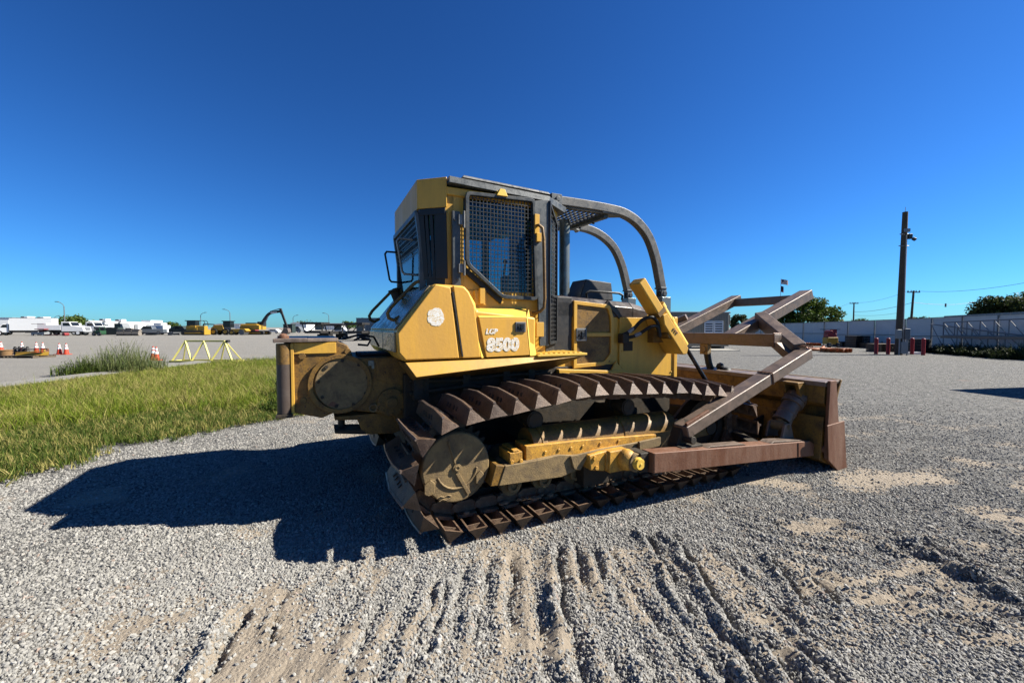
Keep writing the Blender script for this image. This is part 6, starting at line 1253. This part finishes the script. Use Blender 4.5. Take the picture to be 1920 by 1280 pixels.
m = MB(); m.hexa([(-1.5, -2.0, 0.2), (6, -2.0, 0.2), (6, .5, 0.2), (-1.5, .5, 0.2), (-1.5, -2.0, 2.85), (6, -2.0, 2.85), (6, .5, 2.85), (-1.5, .5, 2.85)])
for k in range(24): m.box(-1.45 + .31 * k, -1.30 + .31 * k, -2.03, -2.0, .35, 2.75)
m.box(-1.52, 6, -2.05, .52, 2.85, 2.92); o = m.build('shipping_container', M['silver'], None, loc=at(699, 56)); tag(o, 'blue-grey ribbed container behind the bulldozer left of its tank', 'container')

# ---- RIGHT SIDE: container office on its slab
sb = MB(); sb.box(-4.2, 4.2, -1.5, 3.2, 0, .05); o = sb.build('slab', M['concrete_pale'], None, loc=at(1262, 30.4)); kind(o, 'structure')
t = thing('office_container', 'beige site office container with louvred vents and air conditioner behind the brown frame', 'container', at(1366, 31, .12), R(4))
m = MB(); m.box(-6.0, 0, 0, 2.5, .12, 2.62); tpart('wall', m, M['beige'], t, .02)
for k in range(30): m = MB(); m.box(-5.95 + .2 * k, -5.87 + .2 * k, -.02, 0, .2, 2.5); 
m = MB()
for k in range(30): m.box(-5.95 + .2 * k, -5.87 + .2 * k, -.022, 0, .2, 2.5)
tpart('cladding_ribs', m, M['beige'], t)
m = MB(); m.box(-6.08, .08, -.1, 2.6, 2.62, 2.74); tpart('roof', m, M['galv'], t, .02)
for x in (-1.95, -1.18):
    m = MB(); frame_poly(m, [(x, 1.05), (x + .72, 1.05), (x + .72, 2.05), (x, 2.05)], -.06, -.0, .07); lv = tpart('vent_frame', m, M['white_paint'], t); m = MB(); m.box(x + .06, x + .66, -.03, -.024, 1.1, 2.0); tpart('vent_back', m, M['black'], lv)
    for k in range(5): m = MB(); m.hexa([(x + .07, -.05, 1.14 + .18 * k), (x + .65, -.05, 1.14 + .18 * k), (x + .65, -.03, 1.20 + .18 * k), (x + .07, -.03, 1.20 + .18 * k), (x + .07, -.055, 1.17 + .18 * k), (x + .65, -.055, 1.17 + .18 * k), (x + .65, -.035, 1.23 + .18 * k), (x + .07, -.035, 1.23 + .18 * k)]); tpart('slat', m, M['white_paint'], lv)
m = MB(); m.box(.02, .45, .5, 1.2, 1.75, 2.55); tpart('air_conditioner', m, M['beige'], t, .03); m = MB(); m.box(.12, .40, .49, .50, 1.85, 2.45); tpart('fan_grille', m, M['black'], t)
m = MB(); m.cyl((.06, .1, .1), (.06, .1, 2.6), .03, 8); m.tube([(-.05, -.05, .35), (.3, -.1, .38), (.35, -.1, .2)], .02, 6); tpart('pipe', m, M['galv'], t)
m = MB()
for x in (-5.5, -3, -.4): m.box(x - .15, x + .15, .1, 2.4, -.1, .12)
tpart('skid', m, M['concrete'], t)

# ---- white sheet fence, panel by panel
FP = [(1378, 60.0, 2.0), (1440, 46.0, 2.02), (1560, 38.0, 2.16), (1700, 31.5, 2.28), (1800, 27.0, 2.38), (1920, 23.0, 2.42), (2040, 20.0, 2.45)]
fpts = [Vector((*at(px, Yd)[:2], h_)) for px, Yd, h_ in FP]
fen = thing('fence', 'long white sheet-metal yard fence at right, panel joints showing', 'fence', (0, 0, 0))
ln = [0]
for i in range(len(fpts) - 1): ln.append(ln[-1] + (fpts[i + 1].xy - fpts[i].xy).length)
def fpos(s_):
    x = np.interp(s_, ln, [p.x for p in fpts]); y = np.interp(s_, ln, [p.y for p in fpts]); return Vector((x, y, 0)), float(np.interp(s_, ln, [p.z for p in fpts]))
s_ = 0; k = 0
while s_ < ln[-1] - 1.22:
    a_, ha = fpos(s_ + .01); b_, hb = fpos(s_ + 1.20); rd = random.Random(k); d_ = (b_ - a_).normalized(); n_ = Vector((-d_.y, d_.x, 0)); off = n_ * (.0 if k % 2 else .012) + n_ * rd.uniform(0, .01)
    m = MB(); m.hexa([a_ + off + Vector((0, 0, .05)), b_ + off + Vector((0, 0, .05)), b_ + off + n_ * .03 + Vector((0, 0, .05)), a_ + off + n_ * .03 + Vector((0, 0, .05)), a_ + off + Vector((0, 0, ha)), b_ + off + Vector((0, 0, hb)), b_ + off + n_ * .03 + Vector((0, 0, hb)), a_ + off + n_ * .03 + Vector((0, 0, ha))]); tpart('panel', m, M['fence'], fen)
    if k % 2 == 0: m = MB(); q = a_ - n_ * .05; m.beam(q, q + Vector((0, 0, ha + .02)), .06, .05, (0, 1, 0)); tpart('post', m, M['galv'], fen)
    s_ += 1.21; k += 1
m = MB()
for i in range(len(fpts) - 1):
    p, q = fpts[i], fpts[i + 1]; d_ = Vector((q.x - p.x, q.y - p.y, 0)).normalized(); n_ = Vector((-d_.y, d_.x, 0)) * .04; m.beam(Vector((p.x, p.y, 1.0)) - n_, Vector((q.x, q.y, 1.1)) - n_, .05, .06); m.beam(Vector((p.x, p.y, p.z + .03)), Vector((q.x, q.y, q.z + .03)), .09, .05)
tpart('rail', m, M['galv'], fen)

# ---- galvanised trusses leaning by the fence, brown beam on brackets
def fline(px, off=0.0, z=0.0):
    """point in front of the fence on the column px"""
    for k in range(4000):
        Yd = 60 - k * .01; fx = np.interp(-Yd, [-p.y for p in fpts], [p.x for p in fpts]) - off
        if 960 + F_ * fx / Yd >= px: return Vector((float(fx), Yd, z))
    return Vector((float(fx), Yd, z))
def lattice(label, pa, pb, z0a, z1a, z0b, z1b, off, n):
    a_, b_ = fline(pa, off), fline(pb, off); t = thing('lattice_truss', label, 'truss', a_, 0, 'galvanised lattice trusses along the fence'); d_ = b_ - a_
    m = MB(); m.beam((0, 0, z0a), d_ + Vector((0, 0, z0b)), .07, .07); tpart('chord', m, M['frame_grey'], t); m = MB(); m.beam((0, 0, z1a), d_ + Vector((0, 0, z1b)), .07, .07); tpart('chord', m, M['frame_grey'], t)
    for k in range(n):
        f0, f1 = k / n, (k + 1) / n; zl = lambda f: z0a + (z0b - z0a) * f; zh = lambda f: z1a + (z1b - z1a) * f
        m = MB(); m.beam(d_ * f0 + Vector((0, 0, zl(f0))), d_ * f0 + Vector((0, 0, zh(f0))), .035, .035, (0, 1, 0)); tpart('upright', m, M['frame_grey'], t)
        m = MB(); m.beam(d_ * f0 + Vector((0, 0, zh(f0))), d_ * f1 + Vector((0, 0, zl(f1))), .035, .035, (0, 1, 0)); tpart('diagonal', m, M['frame_grey'], t)
    return t
lattice('near galvanised lattice truss standing along the white fence above the brown beam', 1768, 1990, 1.15, 2.0, 1.2, 2.2, .9, 8)
lattice('lower galvanised lattice behind the weeds at the right end of the fence', 1745, 1960, .35, 1.9, .45, 1.1, .6, 7)
m = MB(); a_, b_ = fline(1765, 1.3, 1.05), fline(1990, 1.3, 1.12); m.beam(a_, b_, .12, .16); o = m.build('steel_beam', M['rust_arm'], None, bevel=.01); tag(o, 'long dark brown beam held level in front of the white fence at right', 'beam')
m = MB(); a_, b_ = fline(1770, -.1, 2.26), fline(1990, -.1, 2.40)
for k in range(14):
    q = a_.lerp(b_, k / 14); q2 = a_.lerp(b_, (k + .8) / 14); m.beam(q + Vector((0, 0, .10)), q2 + Vector((0, 0, .10)), .08, .22)
o = m.build('stacked_panels', M['galv'], None); tag(o, 'row of grey frames lying along the top of the fence at right', 'frames')

# ---- weeds along the fence foot
for k, (px, off, r, h_, nb) in enumerate(((1765, 1.4, 1.0, .75, 500), (1800, 1.5, 1.2, .9, 600), (1838, 1.6, 1.2, .85, 600), (1875, 1.7, 1.2, .8, 600), (1910, 1.8, 1.2, .95, 600), (1700, .9, .8, .8, 240), (1655, .8, .7, .6, 160))):
    q = fline(px, off); lbs = ['dark weeds at the fence foot just right of the last red bollard', 'dark weeds under the left end of the brown beam', 'dark weeds under the middle of the brown beam', 'dark weeds along the fence near the right edge', 'dark weeds at the very right edge under the beam', 'thin weeds against the fence behind the big wooden pole', 'thin weeds against the fence behind the left bollards']
    weed('fence_weeds', lbs[k], tuple(q), r, h_, nb, 70 + k, M['leaf_dark'], .02, 'weeds along the fence')

# ---- big wooden pole with boxes
t = thing('utility_pole', 'thick tall wooden pole with meter boxes near the right edge, between red bollards', 'utility pole', at(1686, 24.8))
m = MB(); m.cyl((0, 0, 0), (.12, 0, 8.65), .20, 20, .135); tpart('shaft', m, M['wood'], t, 0, True)
m = MB(); m.cyl((.12, 0, 8.65), (.12, 0, 8.95), .012, 6); tpart('top_spike', m, M['galv'], t)
m = MB(); m.box(-.46, -.16, -.36, -.20, 1.0, 1.55); tpart('meter_box', m, M['galv'], t, .02); m = MB(); m.box(.02, .34, -.36, -.20, .95, 1.6); tpart('meter_box', m, M['grey'], t, .02)
m = MB(); m.box(-.2, .2, -.38, -.26, .1, .8); m.cyl((.22, -.3, 0), (.22, -.3, 1.0), .04, 8); m.cyl((-.25, -.3, 0), (-.25, -.3, 1.1), .04, 8); m.cyl((-.05, -.3, 0.2), (-.05, -.3, 7.2), .025, 6); tpart('conduit', m, M['galv'], t)
m = MB(); m.box(.18, .40, -.24, -.06, 7.0, 7.3); m.cyl((.34, -.3, 7.0), (.38, -.42, 6.9), .10, 10); tpart('flood_light', m, M['dkgreen'], t, .02)
m = MB(); m.cyl((-.30, -.1, 6.6), (.3, -.1, 6.6), .03, 6); m.cyl((-.25, -.1, 7.3), (.25, -.1, 7.3), .035, 6); m.box(-.1, .18, -.30, -.18, 7.4, 7.6); tpart('insulator', m, M['galv'], t)
# bollards
for k, (px, lb) in enumerate(((1643.5, 'leftmost red bollard left of the wooden pole'), (1666, 'red bollard just left of the wooden pole'), (1711, 'red bollard just right of the wooden pole'), (1732, 'rightmost red bollard right of the wooden pole'))):
    Yd = (25.4, 25.2, 25.2, 24.4)[k]; t = thing('bollard', lb, 'bollard', at(px, Yd), 0, 'red bollards round the wooden pole'); m = MB(); m.cyl((0, 0, 0), (0, 0, .98), .095, 16); m.sphere((0, 0, .98), .095, 12, 1, 1, .5); tpart('post', m, M['red'], t, 0, True)

# ---- stacked stuff by the fence
def pallets(label, px, Yd, w, n, mat='black'):
    t = thing('pallet_stack', label, 'pallets', at(px, Yd), R(5), 'dark stacks by the fence')
    for k in range(n): 
        m = MB(); m.box(-w, w, -.5, .5, .14 * k + .09, .14 * k + .125); 
        for x in (-w + .05, 0, w - .05): m.box(x - .05, x + .05, -.5, .5, .14 * k, .14 * k + .09)
        tpart('pallet_board', m, M[mat], t)
    return t
pallets('tall stack of black plastic pallets against the fence left of the bollards', 1608, 34, .65, 7); pallets('lower stack of black pallets at the left end of the dark stacks', 1580, 36, .5, 3); pallets('low dark stack at the fence between the pallets and the first bollard', 1632, 33, .5, 3)
pallets('low stack of brown boards between the left bollards', 1655, 28, .7, 4, 'plank')
m = MB(); 
for k in range(4): m.ring((0, .0, .12 + .2 * k), (0, .0, .30 + .2 * k), .55, .28, 20)
o = m.build('tyre_stack', M['rubber'], None, True, loc=at(1725, 27)); tag(o, 'stack of black tyres behind the right pair of red bollards', 'tyres')
m = MB(); m.cyl((-.2, 0, 0), (-.2, 0, .3), .07, 10); m.box(.1, .7, -.2, .1, 0, .12); o = m.build('white_bottle', M['white_paint'], None, True, loc=at(1703, 25.5)); tag(o, 'small white jug on the ground right of the wooden pole', 'jug')
# small orange and red machine
t = thing('generator', 'small red and orange light plant standing before the far fence', 'machine', at(1557, 34), 0)
m = MB(); m.box(-.45, .45, -.3, .3, .25, .85); tpart('engine_box', m, M['mach_yellow'], t, .05); m = MB(); m.box(-.4, .35, -.25, .25, .85, 1.15); m.cyl((-.15, -.3, 1.25), (-.15, .3, 1.25), .17, 14); m.box(.1, .4, -.2, .2, 1.15, 1.5); tpart('tank', m, M['red2'], t, .03)
m = MB()
for x in (-.65, .65): m.beam((x, -.2, .1), (x, -.2, 1.5), .04, .04); m.beam((x, .3, .1), (x, .3, 1.5), .04, .04)
m.beam((-.65, -.2, 1.5), (.65, -.2, 1.5), .04, .04); m.beam((-.65, .3, 1.5), (.65, .3, 1.5), .04, .04); tpart('frame', m, M['black'], t); wheel(t, -.35, -.35, .2, .12, 'grey'); wheel(t, .4, -.35, .2, .12, 'grey')
# orange hoses
def coil(name, label, px, Yd, rx, ry, n, rz=0, r=.045):
    m = MB()
    for k in range(n):
        q = [(rx * (1 - .07 * k) * math.cos(a_), ry * (1 - .07 * k) * math.sin(a_), .05 + .085 * (k % 3)) for a_ in [2 * math.pi * j / 22 for j in range(23)]]; m.tube(q, r, 6)
    for k in range(14): a_ = 2 * math.pi * k / 14; m.box(rx * math.cos(a_) - .04, rx * math.cos(a_) + .04, ry * math.sin(a_) - .12, ry * math.sin(a_) + .12, .02, .26)
    o = m.build(name, M['orange'], None, True, loc=at(px, Yd)); tag(o, label, 'hose'); return o
coil('hose_coil', 'flat coil of orange corrugated hose nearest the red bollards', 1568, 27.5, .82, .7, 7)
coil('hose_coil', 'small far coil of orange hose left of the light plant', 1524, 37, .55, .5, 4)
m = MB(); m.tube(bez([(-.75, 0, .25), (-.6, -.1, .12), (-.2, -.2, .1), (.3, -.1, .12), (.8, .3, .25)], 5), .10, 10)
for k in range(9): m.ring((-.6 + .15 * k, -.14 + .03 * k, .13), (-.57 + .15 * k, -.14 + .03 * k, .13), .125, .10, 12)
o = m.build('orange_pipe', M['orange'], None, True, loc=at(1530, 29)); tag(o, 'bent piece of thick orange pipe behind the brown frame corner', 'pipe')

# ---- trees
def tree(label, px, Yd, w, h_, base, n, seed, mat='leaf', trunk=True, z0=0, group='trees beyond the fence', name='broadleaf_tree', ls=.22):
    t = thing(name, label, 'tree', at(px, Yd), 0, group); rd = np.random.default_rng(seed)
    nb = 26; cs = []; 
    for k in range(nb):
        a_ = rd.uniform(0, 6.283); u_ = rd.uniform(0, 1); zz_ = base + (h_ - base) * (.12 + .80 * u_); prof_ = math.sqrt(max(.05, 1 - ((u_ - .35) / .75) ** 2)); rr = w * .5 * prof_ * math.sqrt(rd.uniform(.1, 1)) * .82
        cs.append((rr * math.cos(a_), rr * math.sin(a_), zz_, w * rd.uniform(.10, .20)))
    cs = np.array(cs); pick = rd.integers(0, nb, n); d_ = rd.normal(size=(n, 3)); d_ /= np.linalg.norm(d_, axis=1, keepdims=True); rad = rd.uniform(.45, 1.12, (n, 1)) ** .6
    C_ = cs[pick, :3] + d_ * cs[pick, 3:4] * rad * np.array([1, 1, .75]); C_[:, 2] = np.clip(C_[:, 2], base * .7, None)
    u1 = rd.normal(size=(n, 3)); u1 /= np.linalg.norm(u1, axis=1, keepdims=True); u2 = np.cross(u1, d_ + .3 * rd.normal(size=(n, 3))); u2 /= np.linalg.norm(u2, axis=1, keepdims=True) + 1e-9; s_ = ls * rd.uniform(.5, 1.4, (n, 1))
    V = np.stack([C_ - u1 * s_, C_ + u2 * s_ * .55, C_ + u1 * s_, C_ - u2 * s_ * .55], 1).reshape(-1, 3); Fq = np.arange(n * 4).reshape(n, 4)
    me = bpy.data.meshes.new('crown'); me.from_pydata(V.tolist(), [], Fq.tolist()); me.materials.append(M[mat]); link('crown', me, t)
    m = MB(); m.cyl((0, 0, 0), (0, 0, base + .5), w * .035, 8, w * .025)
    for k in range(7): c_ = cs[k]; m.cyl((0, 0, base * .8), (c_[0] * .8, c_[1] * .8, c_[2]), w * .016, 6, w * .006)
    tpart('trunk', m, M['bark'], t, 0, True); return t
tree('large full green tree right of the brown steel frame, behind the white fence', 1506, 64, 7.2, 6.3, 1.6, 6000, 1, ls=.20); tree('medium green tree joined to the right side of the large tree', 1549, 66, 5.0, 5.2, 1.3, 3600, 2, ls=.2)
tree('green tree at left of the large tree, seen through the brown frame', 1474, 66, 4.6, 4.6, 1.2, 3000, 3, ls=.2); tree('small dark green bush tree behind the container air conditioner', 1388, 60, 2.8, 3.6, 1.0, 2000, 4, 'leaf_dark', ls=.16)
tree('big dark spreading tree over the fence at the right edge', 1886, 52, 7.5, 5.1, 1.6, 6500, 5, 'leaf_dark', ls=.2); tree('dark tree left of the big spreading tree at the right edge', 1845, 56, 4.6, 4.3, 1.4, 3600, 12, 'leaf_dark', ls=.2); tree('taller thin tree behind the big one at the right edge', 1915, 60, 4.5, 7.0, 2.5, 1500, 6, ls=.2)
tree('small round dark tree just right of the wooden pole', 1716, 90, 4.0, 3.9, 1.2, 1400, 7, 'leaf_dark', ls=.2); tree('second small dark tree right of the wooden pole', 1741, 92, 5.0, 3.8, 1.2, 1600, 8, 'leaf_dark', ls=.2)
tree('faint bare-looking tree left of the wooden pole', 1610, 150, 6.5, 4.6, 1.5, 900, 9, 'leaf', ls=.3); tree('faint low tree just left of the wooden pole', 1668, 160, 9, 4.0, 1.5, 900, 10, 'leaf', ls=.3)
tree('dark tree showing above the white service trucks before the warehouse', 133, 120, 10, 4.6, 1.2, 1800, 11, 'leaf', group='trees at the far left', ls=.35)
for k, (px, Yd, w, h_) in enumerate(((322, 240, 10, 4.5), (575, 260, 16, 5), (655, 260, 14, 4.6))):
    tree(['low tree at the right end of the warehouse', 'low hazy tree behind the left black trailer', 'low hazy tree behind the right black trailer'][k], px, Yd, w, h_, 1, 700, 30 + k, 'leaf', group='trees at the far left', ls=.5)

# ---- distribution poles, wires, flags
def xpole(label, px, Yd, top, arm, lean=0):
    h_ = 1.7 + (613 - top) / F_ * Yd; t = thing('power_pole', label, 'power pole', at(px, Yd), 0, 'wooden power poles beyond the fence'); m = MB(); m.cyl((0, 0, 0), (lean, 0, h_), .18, 10, .13); tpart('shaft', m, M['wood'], t, 0, True)
    m = MB(); m.beam((lean - arm, 0, h_ - .25), (lean + arm, 0, h_ - .25), .14, .14); tpart('cross_arm', m, M['wood'], t); m = MB()
    for q in (-arm * .9, -arm * .4, arm * .4, arm * .9): m.cyl((lean + q, 0, h_ - .2), (lean + q, 0, h_ + .05), .06, 6)
    tpart('insulator', m, M['grey'], t); return Vector((*at(px, Yd)[:2], h_)) + Vector((lean, 0, 0))
P1 = xpole('power pole left of the big wooden pole', 1599.5, 95, 567, 1.0); P2 = xpole('taller leaning power pole right of the big wooden pole', 1706, 62, 545, .95, .35); P3 = xpole('power pole near the right edge by the dark tree', 1822, 100, 566, 1.2, .3)
def wire(label, a_, b_, sag, r=.02):
    pts = [a_.lerp(b_, k / 16) - Vector((0, 0, sag * 4 * (k / 16) * (1 - k / 16))) for k in range(17)]; m = MB(); m.tube(pts, r, 4); o = m.build('power_line', M['grey'], None); tag(o, label, 'power line', 'power lines'); return o
def pz(px, py, Yd): return Vector(at(px, Yd, 1.7 + (613 - py) / F_ * Yd))
wire('upper line rising from the leaning power pole to the right edge', P2 + Vector((.9, 0, -.1)), pz(1990, 516, 40), .6); wire('line between the left power pole and the leaning power pole', P1 + Vector((0, 0, -.1)), P2 + Vector((-.9, 0, -.1)), .5); wire('lower line between the left and the leaning power pole', P1 - Vector((0, 0, 2.2)), P2 - Vector((0, 0, 1.8)), .4, .03)
wire('line from the leaning power pole to the power pole by the dark tree', P2 - Vector((0, 0, 1.8)), P3, .5, .03); wire('line running left from the left power pole behind the tree', P1 + Vector((-.9, 0, -.1)), pz(1555, 580, 110), .2); wire('line from the right power pole to the right edge', P3, pz(1960, 564, 90), .3, .03)
wire('lowest faint line left of the big wooden pole', P1 - Vector((0, 0, 3.0)), pz(1686, 586, 75), .3, .02)
q = pz(1771, 570, 75); m = MB(); m.cyl(q - Vector((0, 0, .55)), q + Vector((0, 0, .1)), .12, 8); o = m.build('line_transformer', M['grey'], None, True); tag(o, 'small grey canister hanging from the line right of the leaning pole', 'canister')
t = thing('flag_pole', 'thin flag pole with two flags above the brown steel frame', 'flag pole', at(1462, 110)); ht = 1.7 + (613 - 523) / F_ * 110
m = MB(); m.cyl((0, 0, 0), (0, 0, ht), .09, 8, .05); tpart('pole', m, M['galv'], t)
def flag(name, label, z1, w, h_, stripes, slump):
    o_ = thing(name, label, 'flag', at(1462, 110)); 
    def P(u_, v_): return Vector((.08 + w * u_ * (1 - slump * .5), .15 * math.sin(u_ * 6), z1 - h_ * v_ - slump * w * u_ * u_ * .6 - .12 * u_))
    nst = 13 if stripes else 3
    for k in range(nst):
        m = MB()
        u0 = .4 if (stripes and k < 7) else 0
        for i in range(6):
            ua, ub = u0 + (1 - u0) * i / 6, u0 + (1 - u0) * (i + 1) / 6; a1, b1, c1, d1 = P(ua, k / nst), P(ub, k / nst), P(ub, (k + 1) / nst), P(ua, (k + 1) / nst); e = Vector((0, .02, 0)); m.hexa([a1, b1, c1, d1, a1 + e, b1 + e, c1 + e, d1 + e])
        tpart('stripe', m, M['red2' if k % 2 == 0 else 'white_paint'] if stripes else M[('blue', 'blue', 'red2')[k]], o_)
    if stripes:
        m = MB()
        for i in range(3): ua, ub = .4 * i / 3, .4 * (i + 1) / 3; a1, b1, c1, d1 = P(ua, 0), P(ub, 0), P(ub, 7 / 13), P(ua, 7 / 13); e = Vector((0, .02, 0)); m.hexa([a1, b1, c1, d1, a1 + e, b1 + e, c1 + e, d1 + e])
        tpart('canton', m, M['blue'], o_)
flag('flag', 'striped red and white flag with blue corner at the top of the pole', ht - .1, 2.1, 1.3, True, .25); flag('flag', 'dark blue and red flag hanging limp below the striped flag', ht - 1.9, .9, 1.6, False, .5)
# ---- what throws the shade at the right edge is a parked trailer just outside the picture
t = thing('site_trailer', 'closed trailer parked just beyond the right edge, throwing its shadow into the picture', 'trailer', (15.35, 10.0, 0), R(10))
m = MB(); m.box(0, 4.5, -1.2, 1.2, .7, 2.9); tpart('body', m, M['white_paint'], t, .05)
m = MB(); m.box(.1, 4.4, -.8, .8, .5, .7); tpart('chassis', m, M['black'], t)
for x in (1.2, 2.2): wheel(t, x, -.9, .4); wheel(t, x, .9, .4)
